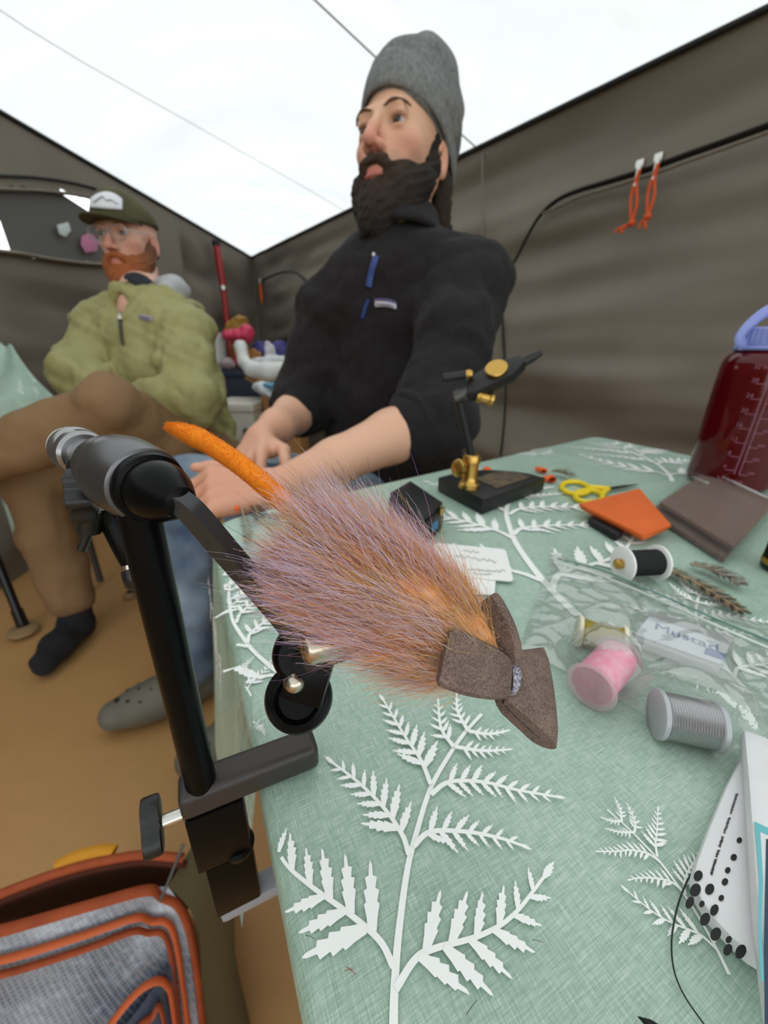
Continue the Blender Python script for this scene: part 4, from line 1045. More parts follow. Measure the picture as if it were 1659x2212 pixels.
# ------------------------------------------------------------------ man in the grey beanie
def build_man2():
    e, R = head_frame(818, 262, 0.705, 31, 8, 3)
    sc = 1.07; c = e-R@(np.array([0, 0.088, 0.012])*sc); w = lambda *p: c+R@(np.array(p)*sc)
    neck_t = w(0, -0.022, -0.075); neck_b = P(868, 540, 0.80)
    hip = CAM+np.array([0.03, 1.04, -0.37])
    shL, shR = P(1012, 622, 0.765), P(728, 668, 0.885)
    elL, wrL = P(930, 905, 0.665), P(596, 1056, 0.560)
    elR, wrR = P(655, 880, 0.93), P(562, 948, 0.735)
    up = nrm(neck_b-hip); rt = shR-shL; rt = nrm(rt-up*np.dot(rt, up)); fw2 = np.cross(up, rt); TR = np.stack([rt, fw2, up], 1)
    tor = lambda x, y, t: hip+(neck_b-hip)*t+rt*x+fw2*y
    hipL, hipR = tor(-0.095, 0, 0.0), tor(0.095, 0, 0.0)
    knR, anR = P(408, 1045, 1.00), P(322, 1425, 1.02)
    knL, anL = P(560, 1075, 0.80), P(440, 1560, 0.88)
    toeR, heR, toeL, heL = Zp(200, 1572, 0.03), Zp(420, 1490, 0.03), Zp(366, 1676, 0.03), Zp(540, 1590, 0.03)
    ddR = nrm((heR-toeR)*np.array([1, 1, 0])); ddL = nrm((heL-toeL)*np.array([1, 1, 0]))
    anR = np.array([*(toeR+ddR*0.235)[:2], 0.14]); anL = np.array([*(toeL+ddL*0.235)[:2], 0.14])
    lo = np.array([-0.85, 0.25, -0.02]); hi = np.array([0.45, 1.35, 1.55])
    B = Field(lo, hi, 0.0042)
    add_head(B, c, R, sc)
    B.chain([neck_t, neck_b+fw2*0.01], [0.056, 0.062], 0.02)
    B.ell(tor(0, 0.0, 0.72), (0.145, 0.09, 0.16), TR, 0.03); B.ell(tor(0, 0.0, 0.35), (0.13, 0.09, 0.16), TR, 0.03); B.ell(hip, (0.14, 0.10, 0.10), TR, 0.03)
    for s_, e_, w_ in ((shL, elL, wrL), (shR, elR, wrR)):
        B.chain([neck_b-up*0.04, s_], [0.05, 0.048], 0.03); B.chain([s_, (s_+e_)/2, e_], [0.046, 0.042, 0.037], 0.02)
        d = w_-e_
        B.chain([e_, e_+d*0.28, e_+d*0.65, w_], [0.040, 0.042, 0.034, 0.027], 0.015)
    for h_, k_, a_ in ((hipL, knL, anL), (hipR, knR, anR)):
        B.chain([h_, k_, a_], [0.070, 0.048, 0.036], 0.03)
        toe, dd = (toeR, ddR) if k_ is knR else (toeL, ddL)
        B.chain([a_, np.array([*(toe+dd*0.215)[:2], 0.055]), np.array([*(toe+dd*0.10)[:2], 0.045])], [0.036, 0.030, 0.024], 0.015)
    # left hand lies in front, right hand folds over it
    dl = nrm(P(480, 1062, 0.535)-wrL); add_hand(B, wrL, dl, np.array([0.1, -0.45, 0.85]), 1, (0.75, 1.0, 0.7), 1.0, 0.06, 0.4)
    dr = nrm(P(500, 1050, 0.62)-wrR); add_hand(B, wrR, dr, np.array([-0.35, -0.75, 0.5]), -1, (0.35, 0.5, 0.5), 1.0, 0.08, 0.4)
    V, Fq = B.mesh(); V = relax(V, Fq, 1, 0.4)
    col = head_colors(V, c, R, (222, 174, 146), sc)
    # warmer hands
    for wp in (wrL, wrR):
        k = np.clip(1-np.linalg.norm(V-wp-np.array([-0.06, -0.02, 0]), axis=1)/0.16, 0, 1)[:, None]*0.6; col = col*(1-k)+np.array(lin((206, 132, 108)))*k
    body = mobj('person', V, Fq, skin_mat('skin_tanned'), None, True, None, col)
    tag(body, 'bearded man in a grey beanie and black fleece seated at the far table edge', 'person')
    face_parts(body, c, R, (112, 88, 72), (58, 44, 34), sc)
    # beard and hair
    lips_part(body, c, R, sc, (182, 110, 102), 0.0982); f = beard_field(c, R, sc, 1); Vb, Fb = f.mesh()
    qb = (Vb-c)@R/sc
    k = np.clip((qb[:, 1]-0.05)/0.06, 0, 1)[:, None]*np.clip((qb[:, 2]+0.15)/0.1, 0, 1)[:, None]
    cb = np.array(lin((34, 26, 22)))*(1-k)+np.array(lin((70, 52, 40)))*k
    mobj('beard', Vb, Fb, mat('dark_beard_hair', (40, 30, 25), 0.85, bump=(350, 1.0, 0.004), attr='Col'), body, True, None, cb)
    f = Field(c-0.25, c+0.2, 0.005)
    f.ell(w(0, -0.075, -0.065), (0.062, 0.032, 0.055), R, 0.02); f.chain([w(-0.062, -0.045, -0.03), w(-0.068, -0.055, -0.10)], [0.022, 0.016], 0.01); f.chain([w(0.062, -0.045, -0.03), w(0.068, -0.055, -0.10)], [0.022, 0.016], 0.01)
    for k2 in range(7): f.cone(w(-0.06+0.02*k2, -0.095, -0.09), w(-0.075+0.025*k2, -0.125, -0.128), 0.014, 0.006, 0.008)
    f.ripple(0.002, [50, 90], 6, 0.012); Vh, Fh = f.mesh()
    mobj('hair', Vh, Fh, mat('dark_brown_hair', (46, 33, 24), 0.8, bump=(300, 1.0, 0.004)), body)
    # beanie: cuffed, slouched back, double hump at the top
    f = Field(c-0.30, c+0.36, 0.0045)
    f.ell(w(0, -0.020, 0.052), (0.083*sc, 0.1010*sc, 0.092), R, 0.02); f.ell(w(0, -0.045, 0.058), (0.088, 0.104, 0.100), R, 0.02)
    f.chain([w(0, -0.030, 0.075), w(0, -0.045, 0.115), w(0, -0.066, 0.142)], [0.092, 0.086, 0.066], 0.03)
    f.ell(w(-0.005, -0.006, 0.140), (0.060, 0.046, 0.034), R, 0.016)
    f.ell(w(0, -0.066, 0.166), (0.064, 0.048, 0.048), R, 0.03)
    f.ell(w(0, -0.092, 0.105), (0.070, 0.056, 0.095), R, 0.04)
    f.cone(w(0.07, -0.036, 0.186), w(-0.07, -0.040, 0.186), 0.007, 0.007, 0.012, 'sub')
    pn = np.array([0, 0.58, -1.0]); f.cut(w(0, 0.078, 0.062), R@pn, 0.006)
    for t in np.linspace(0, 2*math.pi, 60, endpoint=False):
        pass
    f.ripple(0.0020, [9, 16], 8, 0.02); Vn, Fn = f.mesh()
    bean = mobj('beanie', Vn, Fn, knit('grey_heather_knit', (96, 97, 98), (128, 129, 129)), body)
    # folded cuff: band following the cut plane
    rows = []; 
    NB_ = 64; Vc, Fc = [], []
    for j in range(7):
        v = j/6
        for i in range(NB_):
            t = 2*math.pi*i/NB_; x = 0.0825*math.cos(t); y = -0.020+0.1000*math.sin(t)
            z = 0.064+0.58*(y-0.078)
            bul = (0.003+0.004*math.sin(math.pi*v)); tape = 1-0.05*v
            wob = 0.0018*math.sin(5*t+1)
            Vc.append(w((x+math.cos(t)*(bul+wob))*tape, -0.020+(0.1000*math.sin(t)+math.sin(t)*(bul+wob))*tape-0.012*v, z+0.060*v-0.002))
    for j in range(6):
        for i in range(NB_): Fc.append((j*NB_+i, j*NB_+(i+1) % NB_, (j+1)*NB_+(i+1) % NB_, (j+1)*NB_+i))
    cf = mobj('cuff', Vc, Fc, knit('grey_heather_cuff', (100, 101, 102), (132, 133, 133)), bean); solidify(cf, 0.004, 0)
    # fleece
    J = Field(lo, hi, 0.0055)
    J.ell(tor(0, 0.010, 0.78), (0.180, 0.118, 0.150), TR, 0.04); J.ell(tor(0, 0.025, 0.50), (0.175, 0.130, 0.150), TR, 0.05); J.ell(tor(0, 0.035, 0.22), (0.180, 0.140, 0.130), TR, 0.05)
    J.ell(tor(0, 0.01, 0.06), (0.175, 0.135, 0.075), TR, 0.04)
    for s_, e_, w_, fr in ((shL, elL, wrL, 0.10), (shR, elR, wrR, 0.12)):
        J.chain([neck_b-up*0.015-fw2*0.01, (neck_b+s_)/2-up*0.005, s_], [0.066, 0.068, 0.070], 0.04)
        d = w_-e_; m_ = (s_+e_)/2
        J.chain([s_, m_+nrm(s_-hip)*0.01, e_, e_+d*fr], [0.074, 0.066, 0.062, 0.056], 0.03)
    J.chain([neck_b-up*0.03, neck_b+nrm(neck_t-neck_b)*0.012], [0.078, 0.070], 0.03)
    J.cone(neck_b+fw2*0.012, neck_t+fw2*0.012, 0.056, 0.058, 0.006, 'sub')
    J.ripple(0.0048, [4, 7, 11], 21, 0.05, 0.5)
    Vj, Fj = J.mesh(); Vj = relax(Vj, Fj, 1, 0.4); bj = bvh_of(Vj, Fj)
    M_FL = mat('black_fleece', (34, 31, 32), 0.95, 0, 0.2, noise=(60, (42, 39, 40), 0.25), bump=(240, 0.5, 0.003), sheen=0.04)
    jk = mobj('fleece_jacket', Vj, Fj, M_FL, body)
    # collar, zipper, pocket and label
    nd = nrm(neck_t-neck_b); cf_ = nrm(fw2-nd*np.dot(fw2, nd)); cr_ = np.cross(cf_, nd); cc = neck_b+nd*0.030+cf_*0.004
    Vr, Fr = [], []; NT = 44
    for i, t in enumerate(np.linspace(0.30, 2*math.pi-0.30, NT)):
        for j, (hh, ro) in enumerate(((-0.045, 0.086), (-0.015, 0.076), (0.012, 0.071), (0.030, 0.070), (0.034, 0.067))):
            Vr.append(cc+nd*(hh-0.018*math.cos(t))+(cr_*math.sin(t)+cf_*math.cos(t)*1.02)*ro)
    for i in range(NT-1):
        for j in range(4): Fr.append((i*5+j, (i+1)*5+j, (i+1)*5+j+1, i*5+j+1))
    co = mobj('collar', Vr, Fr, M_FL, jk); solidify(co, 0.008, 0)
    M_BZ = mat('blue_zipper', (52, 70, 132), 0.6); M_LOGO = mat('white_label', (206, 202, 216), 0.7); M_LOGO2 = mat('purple_label_edge', (120, 104, 160), 0.7)
    line_decal('chest_zipper', bj, [(812, 556), (806, 575), (800, 598), (796, 620)], 0.0075, M_BZ, jk)
    line_decal('pocket_zipper', bj, [(797, 648), (790, 665), (784, 688)], 0.0062, M_BZ, jk)
    line_decal('zipper_teeth', bj, [(809, 548), (810, 556)], 0.004, M_STEEL, jk)
    o = decal('logo_label', bj, lambda u, v: (811+46*u, 646+(4+8*u)+(13-2*u)*v-3*math.sin(math.pi*u)), 8, 3, M_LOGO, jk, 0.003)
    line_decal('logo_stripe', bj, [(812, 648), (828, 647), (845, 651), (857, 657)], 0.0022, M_LOGO2, jk, 0.005)
    # mountains-like skyline line and word bar on the label
    line_decal('logo_lettering', bj, [(816, 657), (834, 659), (853, 664)], 0.0014, mat('dark_lettering', (70, 66, 84), 0.7), jk, 0.005)
    # rolled cuffs
    for e_, w_, fr in ((elL, wrL, 0.13), (elR, wrR, 0.15)):
        d = nrm(w_-e_); cc = e_+(w_-e_)*fr; u, v, _ = frame(d)
        pts = [cc+(u*math.cos(t)+v*math.sin(t))*0.052 for t in np.linspace(0, 2*math.pi, 30)]
        tube('sleeve_cuff', pts, 0.011, M_FL, jk, 8)
    # jeans
    T = Field(lo, hi, 0.006)
    T.ell(hip, (0.165, 0.125, 0.12), TR, 0.04)
    for h_, k_, a_ in ((hipL, knL, anL), (hipR, knR, anR)):
        T.chain([h_, (h_+k_)/2, k_], [0.092, 0.082, 0.070], 0.03); T.chain([k_, (k_+a_)/2, a_+np.array([0, 0, -0.01])], [0.068, 0.064, 0.058], 0.02)
    T.ripple(0.0040, [6, 12], 5, 0.04); Vt, Ft = T.mesh()
    jeans = mobj('jeans', Vt, Ft, mat('blue_denim', (66, 84, 108), 0.85, noise=(7, (146, 162, 176), 0.22), bump=(500, 0.3, 0.001)), body)
    # clogs with vent holes
    M_CROC = mat('dark_olive_clog', (104, 102, 90), 0.6); M_HOLE = mat('vent_hole', (26, 25, 22), 0.9); M_SOCK = mat('grey_sock', (112, 112, 110), 0.95)
    for toe, d, a_ in ((toeR, ddR, anR), (toeL, ddL, anL)):
        L = 0.30; heel = toe+d*L; s_ = np.cross([0, 0, 1], d)
        f = Field(np.minimum(toe, heel)-np.array([0.1, 0.1, 0.04]), np.maximum(toe, heel)+np.array([0.1, 0.1, 0.14]), 0.0045)
        zz_ = lambda t, x, z: np.array([*(toe+d*t*L+s_*x)[:2], z])
        f.chain([zz_(0.16, 0.004, 0.040), zz_(0.33, 0, 0.046), zz_(0.52, 0, 0.055)], [0.036, 0.044, 0.048], 0.02)
        f.chain([zz_(0.5, 0, 0.045), zz_(0.72, 0, 0.040), zz_(0.88, 0, 0.038)], [0.046, 0.036, 0.034], 0.03)
        f.cone(zz_(0.66, 0, 0.10), zz_(0.86, 0, 0.10), 0.040, 0.032, 0.008, 'sub')
        f.cut(np.array([0, 0, 0.004]), (0, 0, -1), 0.004)
        Vs, Fs = f.mesh(); shoe = mobj('clog', Vs, Fs, M_CROC, body)
        for (t, x) in ((0.20, 0.0), (0.28, -0.018), (0.28, 0.018), (0.37, 0.0), (0.36, -0.030), (0.36, 0.03), (0.45, -0.016), (0.45, 0.016)):
            top = 0.040+0.015*min(1, t/0.5)+math.sqrt(max(0, (0.036+0.012*min(1, t/0.5))**2-x*x))
            lathe('vent_hole', zz_(t, x, top-0.004), (0.0, 0.0, 1), [(0, 0.0055), (0.0052, 0.0056), (0.0058, 0.0042)], M_HOLE, shoe, 10)
        for x in (-0.046, 0.046):
            tube('strap', catmull([zz_(0.55, x, 0.06), zz_(0.75, x*0.9, 0.078), zz_(0.95, x*0.5, 0.082)], 5), 0.009, M_CROC, shoe, 8, 0.4)
        sk = np.array([*(toe+d*0.72*L)[:2], 0.07]); 
        tube('sock', [sk+np.array([0, 0, -0.02]), sk+np.array([0, 0, 0.03]), a_+np.array([0, 0, 0.02])], [0.041, 0.042, 0.044], M_SOCK, body, 18)
    return body
man2 = build_man2()

# ------------------------------------------------------------------ man in the cap
def build_man1():
    e, R = head_frame(238, 500, 1.19, 32, -4, 2)
    sc = 1.0; c = e-R@(np.array([0, 0.088, 0.012])*sc); w = lambda *p: c+R@(np.array(p)*sc)
    neck_t = w(0, -0.022, -0.075); neck_b = P(308, 664, 1.25)
    hip = CAM+np.array([-0.66, 1.36, -0.40])
    shL, shR = P(404, 724, 1.18), P(216, 716, 1.30)
    elL, wrL = P(418, 860, 1.12), P(306, 872, 1.10)
    elR, wrR = P(172, 812, 1.22), P(226, 862, 1.14)
    up = nrm(neck_b-hip); rt = shR-shL; rt = nrm(rt-up*np.dot(rt, up)); fw2 = np.cross(up, rt); TR = np.stack([rt, fw2, up], 1)
    tor = lambda x, y, t: hip+(neck_b-hip)*t+rt*x+fw2*y
    hipL, hipR = tor(-0.095, 0, 0.02), tor(0.095, 0, 0.0)
    knL = P(238, 880, 0.985); anL = P(-95, 1022, 0.96)                 # crossed leg, resting on the other knee
    knR = P(52, 1010, 1.13)
    toe, heel = Zp(78, 1452, 0.035), Zp(196, 1330, 0.035); dd = nrm((heel-toe)*np.array([1, 1, 0])); anR = np.array([*(toe+dd*0.20)[:2], 0.13])
    lo = np.array([-1.42, 0.60, -0.02]); hi = np.array([-0.25, 1.75, 1.45])
    B = Field(lo, hi, 0.0046)
    add_head(B, c, R, sc)
    B.chain([neck_t, neck_b+fw2*0.01], [0.054, 0.060], 0.02)
    B.ell(tor(0, 0.0, 0.72), (0.14, 0.085, 0.16), TR, 0.03); B.ell(tor(0, 0.0, 0.35), (0.125, 0.085, 0.16), TR, 0.03); B.ell(hip, (0.135, 0.10, 0.10), TR, 0.03)
    for s_, e_, w_ in ((shL, elL, wrL), (shR, elR, wrR)):
        B.chain([neck_b-up*0.04, s_], [0.05, 0.046], 0.03); B.chain([s_, e_, w_], [0.043, 0.036, 0.026], 0.02)
        d = nrm(CAM+np.array([-0.74, 1.00, -0.17])-w_) if False else nrm(w_-e_)
        add_hand(B, w_, d, np.array([0.0, -0.3, 0.95]), -1 if s_ is shR else 1, (0.8, 0.9, 0.7), 0.9)
    B.chain([hipL, knL, anL], [0.065, 0.046, 0.034], 0.02); B.chain([hipR, knR, anR], [0.065, 0.046, 0.034], 0.02)
    B.chain([anR, np.array([*(toe+dd*0.19)[:2], 0.045]), np.array([*(toe+dd*0.05)[:2], 0.035])], [0.034, 0.030, 0.024], 0.015)
    fo = nrm(np.array([-0.55, -0.6, -0.25])); B.chain([anL, anL+fo*0.14], [0.032, 0.024], 0.015)
    V, Fq = B.mesh(); V = relax(V, Fq, 1, 0.4)
    body = mobj('person', V, Fq, skin_mat('skin_fair'), None, True, None, head_colors(V, c, R, (226, 178, 158), sc, (190, 124, 92)))
    tag(body, 'ginger-bearded man in an olive cap, glasses and green jacket, sitting cross-legged', 'person')
    face_parts(body, c, R, (150, 98, 70), (70, 84, 92), sc)
    lips_part(body, c, R, sc, (204, 134, 118), 0.0960); f = beard_field(c, R, sc, 0.35); Vb, Fb = f.mesh(); qb = (Vb-c)@R/sc
    k = np.clip((qb[:, 1]-0.03)/0.07, 0, 1)[:, None]; cb = np.array(lin((112, 72, 50)))*(1-k)+np.array(lin((172, 98, 54)))*k
    mobj('beard', Vb, Fb, mat('ginger_beard_hair', (160, 90, 50), 0.85, bump=(350, 1.0, 0.003), attr='Col'), body, True, None, cb)
    f = Field(c-0.2, c+0.2, 0.005); f.ell(w(0, -0.060, -0.005), (0.064, 0.044, 0.055), R, 0.02); f.ripple(0.0015, [60], 3, 0.012); Vh, Fh = f.mesh()
    mobj('hair', Vh, Fh, mat('short_brown_hair', (120, 84, 60), 0.85, bump=(300, 1.0, 0.003)), body)
    # cap
    M_CAP = mat('olive_cap_cloth', (70, 66, 44), 0.85, noise=(30, (86, 82, 56), 0.25), bump=(500, 0.3, 0.001))
    f = Field(c-0.2, c+0.24, 0.004); f.ell(w(0, -0.008, 0.040), (0.087, 0.104, 0.088), R, 0.01); f.ell(w(0, 0.032, 0.070), (0.060, 0.060, 0.055), R, 0.03)
    f.cut(w(0, 0.0, 0.040), R@np.array([0, 0.0, -1.0]), 0.004); f.ripple(0.0008, [14], 3, 0.02); Vp, Fp = f.mesh()
    cap = mobj('cap', Vp, Fp, M_CAP, body); bc = bvh_of(Vp, Fp)
    def bill(u, v):
        t = (u-0.5)*2; a = t*1.12; r0 = 0.094; x0, y0 = 0.084*math.sin(a), 0.100*math.cos(a)-0.008; L = 0.086*math.cos(t*1.15)**0.7 if abs(t) < 1 else 0.0
        y = y0+L*v; x = x0*(1-0.06*v); return tuple(w(x, y, 0.045-0.004*v-1.5*x*x))
    bl = grid_obj('bill', bill, 28, 8, M_CAP, cap); solidify(bl, 0.004, 0)
    M_PATCH = mat('white_cap_patch', (226, 226, 232), 0.8); M_INK = mat('grey_patch_ink', (120, 122, 128), 0.8)
    def patch(u, v):
        x0 = 196+68*u; top = 452-36*math.sin(math.pi*min(1, max(0, 0.12+0.76*u)))**0.6; bot = 449+5*u; return (x0, top+(bot-top)*v)
    decal('cap_patch', bc, patch, 14, 6, M_PATCH, cap, 0.003)
    line_decal('patch_emblem', bc, [(206, 440), (216, 432), (224, 428), (232, 436), (240, 434), (250, 440), (256, 444)], 0.0016, M_INK, cap, 0.0055)
    lathe('button', w(0, -0.006, 0.124), R[:, 2], [(0, 0.008), (0.004, 0.007), (0.007, 0.002)], M_CAP, cap, 12)
    # glasses
    M_GL = mat('thin_clear_frame', (176, 178, 176), 0.2, 0.3); M_LENS = mat('clear_lens', (235, 240, 240), 0.02, 0, 0.5, trans=1.0, alpha=0.25)
    gl = empty('glasses', w(0, 0.12, 0.01)); gl.parent = body; 
    ref = None
    for x in (-1, 1):
        ring = [w(x*0.034+0.025*math.cos(t), 0.108-0.10*abs(x*0.034+0.025*math.cos(t))**1.2, 0.006+0.020*math.sin(t)) for t in np.linspace(0, 2*math.pi, 33)]
        tube('lens_rim', ring, 0.0016, M_GL, gl, 6)
        V2 = ring[:-1]; mobj('lens', V2, [tuple(range(len(V2)))], M_LENS, gl, False)
        tube('temple', catmull([w(x*0.059, 0.104, 0.012), w(x*0.076, 0.06, 0.012), w(x*0.082, 0.0, 0.012), w(x*0.080, -0.02, 0.0)], 4), 0.0016, M_GL, gl, 6)
    tube('bridge', catmull([w(-0.009, 0.111, 0.010), w(0, 0.114, 0.013), w(0.009, 0.111, 0.010)], 3), 0.0016, M_GL, gl, 6)
    # jacket
    J = Field(lo, hi, 0.0055)
    J.ell(tor(0, 0.010, 0.76), (0.185, 0.120, 0.160), TR, 0.05); J.ell(tor(0, 0.020, 0.48), (0.180, 0.135, 0.160), TR, 0.05); J.ell(tor(0, 0.025, 0.20), (0.180, 0.140, 0.140), TR, 0.05)
    for s_, e_, w_ in ((shL, elL, wrL), (shR, elR, wrR)):
        J.chain([neck_b-up*0.03-fw2*0.01, (neck_b+s_)/2-up*0.01, s_], [0.066, 0.068, 0.068], 0.04); J.chain([s_, (s_+e_)/2, e_, w_], [0.076, 0.070, 0.066, 0.046], 0.03)
    J.chain([neck_b-up*0.055, neck_b-up*0.022], [0.084, 0.074], 0.03)
    J.cone(neck_b+fw2*0.012+up*0.012, neck_t+fw2*0.02, 0.062, 0.072, 0.006, 'sub')
    J.cone(neck_b+fw2*0.090+up*0.02, neck_b+fw2*0.128-up*0.055, 0.034, 0.008, 0.006, 'sub')
    J.ripple(0.0075, [4, 7, 12], 33, 0.05, 0.5); Vj, Fj = J.mesh(); Vj = relax(Vj, Fj, 1, 0.4); bj = bvh_of(Vj, Fj)
    M_JK = mat('olive_green_shell', (146, 141, 92), 0.6, 0, 0.35, noise=(3, (158, 153, 104), 0.3), bump=(14, 0.6, 0.02))
    jk = mobj('jacket', Vj, Fj, M_JK, body)
    M_DK = mat('dark_navy_lining', (32, 33, 42), 0.8); M_GH = mat('pale_grey_fleece_hood', (176, 177, 180), 0.95, bump=(200, 0.6, 0.004))
    f = Field(neck_b-0.2, neck_b+0.2, 0.005); nd = nrm(neck_t-neck_b)
    f.chain([neck_b-up*0.02, neck_b+up*0.035], [0.070, 0.064], 0.02); f.cone(neck_b+fw2*0.03+up*0.02, neck_t+fw2*0.03, 0.052, 0.062, 0.005, 'sub'); f.cone(neck_b+fw2*0.085+up*0.05, neck_b+fw2*0.095-up*0.035, 0.036, 0.010, 0.005, 'sub')
    Vx, Fx = f.mesh(); mobj('inner_collar', Vx, Fx, M_DK, jk)
    # hood folded behind the neck: pale lining above a green outer
    f = Field(neck_b-0.25, neck_b+0.25, 0.005)
    f.chain([neck_b-rt*0.085+up*0.02-fw2*0.03, neck_b-rt*0.050+up*0.045-fw2*0.10, neck_b+rt*0.05+up*0.045-fw2*0.10, neck_b+rt*0.09+up*0.01-fw2*0.03], [0.030, 0.044, 0.044, 0.028], 0.03)
    f.ripple(0.003, [12], 2, 0.02); Vx, Fx = f.mesh(); mobj('hood_lining', Vx, Fx, M_GH, jk)
    f = Field(neck_b-0.3, neck_b+0.3, 0.0055)
    f.chain([neck_b-rt*0.035+fw2*0.120-up*0.050, neck_b-rt*0.090+fw2*0.070-up*0.025, neck_b-rt*0.120-fw2*0.02-up*0.02, neck_b-rt*0.07-fw2*0.13-up*0.02, neck_b+rt*0.07-fw2*0.13-up*0.02, neck_b+rt*0.105-fw2*0.02-up*0.02, neck_b+rt*0.085+fw2*0.055-up*0.02], [0.012, 0.020, 0.026, 0.036, 0.036, 0.022, 0.012], 0.015)
    f.ripple(0.003, [14], 7, 0.02); Vx, Fx = f.mesh(); mobj('hood', Vx, Fx, M_JK, jk)
    line_decal('placket', bj, [(262, 660), (262, 690), (264, 720), (268, 745)], 0.007, mat('dark_placket', (62, 60, 44), 0.6), jk, 0.001)
    line_decal('zipper_slider', bj, [(265, 682), (264, 694)], 0.007, M_STEEL, jk, 0.006)
    decal('logo_label', bj, lambda u, v: (302+28*u, 679+6*u+11*v), 5, 3, mat('lilac_grey_label', (150, 142, 158), 0.7), jk, 0.003)
    line_decal('logo_lettering', bj, [(306, 685), (316, 687), (327, 690)], 0.0018, mat('label_lettering', (108, 96, 128), 0.7), jk, 0.006)
    # trousers
    T = Field(lo, hi, 0.006); T.ell(hip, (0.165, 0.13, 0.12), TR, 0.04)
    T.chain([hipL, (hipL+knL)/2, knL], [0.100, 0.092, 0.072], 0.03); T.chain([knL, (knL+anL)/2, anL], [0.070, 0.068, 0.056], 0.02)
    T.chain([hipR, (hipR+knR)/2, knR], [0.095, 0.085, 0.072], 0.03); T.chain([knR, (knR+anR)/2, anR+np.array([0, 0, 0.02])], [0.072, 0.070, 0.062], 0.02)
    T.ripple(0.0045, [4, 7], 15, 0.04, 0.4); Vt, Ft = T.mesh()
    mobj('trousers', Vt, Ft, mat('brown_canvas', (122, 94, 64), 0.85, noise=(4, (140, 110, 78), 0.3), bump=(300, 0.25, 0.001)), body)
    f = Field(np.minimum(toe, anR)-0.15, np.maximum(toe, anR)+0.15, 0.0045)
    f.chain([anR+np.array([0, 0, 0.03]), np.array([*(toe+dd*0.19)[:2], 0.050]), np.array([*(toe+dd*0.10)[:2], 0.044]), np.array([*(toe+dd*0.035)[:2], 0.036])], [0.044, 0.044, 0.042, 0.034], 0.02)
    f.cut(np.array([0, 0, 0.006]), (0, 0, -1), 0.004); f.ripple(0.0015, [20], 3, 0.02); Vs, Fs = f.mesh()
    mobj('sock', Vs, Fs, mat('black_sock', (32, 31, 33), 0.95, bump=(300, 0.5, 0.002)), body)
    f = Field(anL-0.25, anL+0.2, 0.005); f.chain([anL, anL+fo*0.15], [0.042, 0.034], 0.02); Vs, Fs = f.mesh(); mobj('sock', Vs, Fs, bpy.data.materials['black_sock'], body)
    return body
man1 = build_man1()
# ------------------------------------------------------------------ camp chairs under the two men
M_CHF = mat('black_chair_canvas', (30, 30, 32), 0.85, bump=(200, 0.3, 0.002)); M_CHT = mat('black_chair_tube', (16, 16, 17), 0.35); M_FOOT = mat('tan_rubber_foot', (150, 122, 86), 0.7)
def camp_chair(c, fdir, label, zs=0.38, wide=0.24, deep=0.22, extra=None, back=0.34):
    f = nrm(np.array([fdir[0], fdir[1], 0])); s = np.cross([0, 0, 1], f); c = np.array([c[0], c[1], 0])
    r0 = empty('camp_chair', c, label, 'chair')
    g = lambda x, y, z: c+s*x+f*y+np.array([0, 0, z])
    st = grid_obj('seat', lambda u, v: tuple(g((u-0.5)*2*wide, (v-0.5)*2*deep, zs-0.035*math.sin(math.pi*u)*math.sin(math.pi*v))), 12, 12, M_CHF, r0); solidify(st, 0.006)
    bk = grid_obj('backrest', lambda u, v: tuple(g((u-0.5)*2*wide, -deep-0.02-0.08*v-0.03*math.sin(math.pi*u), zs+0.04+back*v)), 12, 10, M_CHF, r0); solidify(bk, 0.006)
    for x in (-1, 1):
        tube('leg', [g(x*wide, deep, zs), g(x*wide, -deep*1.05, 0.012)], 0.011, M_CHT, r0, 10)
        tube('leg', [g(x*wide*1.04, -deep, zs), g(x*wide*1.04, deep*1.05, 0.012)], 0.011, M_CHT, r0, 10)
        tube('back_post', [g(x*wide, -deep, zs), g(x*wide, -deep-0.10, zs+0.06+back)], 0.011, M_CHT, r0, 10)
        for y in (-1, 1): lathe('foot', g(x*wide*(1 if y < 0 else 1.04), y*deep*1.05, 0.002), (0, 0, 1), [(0, 0.022), (0.008, 0.022), (0.016, 0.013)], M_FOOT, r0, 14)
    return r0
camp_chair((0.06, 1.06), (-0.55, -0.8), 'black camp chair under the man in the grey beanie', 0.40, 0.18, 0.18, None, 0.10)
ch1 = camp_chair((-0.70, 1.40), (-0.3, -0.95), 'black camp chair under the man in the green jacket', 0.36, 0.20, 0.2, None, 0.10)

tube('leg', [P(-40, 1128, 1.24), Zp(50, 1352, 0.02)], 0.0125, M_CHT, ch1, 12); tube('leg_sleeve', [Zp(36, 1318, 0.06), Zp(51, 1354, 0.018)], 0.0165, M_CHT, ch1, 12)
lathe('foot', Zp(52, 1364, 0.003), (0, 0, 1), [(0, 0.040), (0.006, 0.043), (0.012, 0.040), (0.016, 0.020), (0.018, 0.016)], M_FOOT, ch1, 24)
# ================================================================== THINGS ON THE TABLE
CL = TZ+0.0012
def T(x, y, h=0.0): return Zp(x, y, CL+h)
Zv = np.array([0, 0, 1.0])
M_BRASS = mat('worn_brass', (196, 158, 84), 0.3, 1.0); M_BASE = mat('black_painted_iron', (20, 20, 21), 0.45)
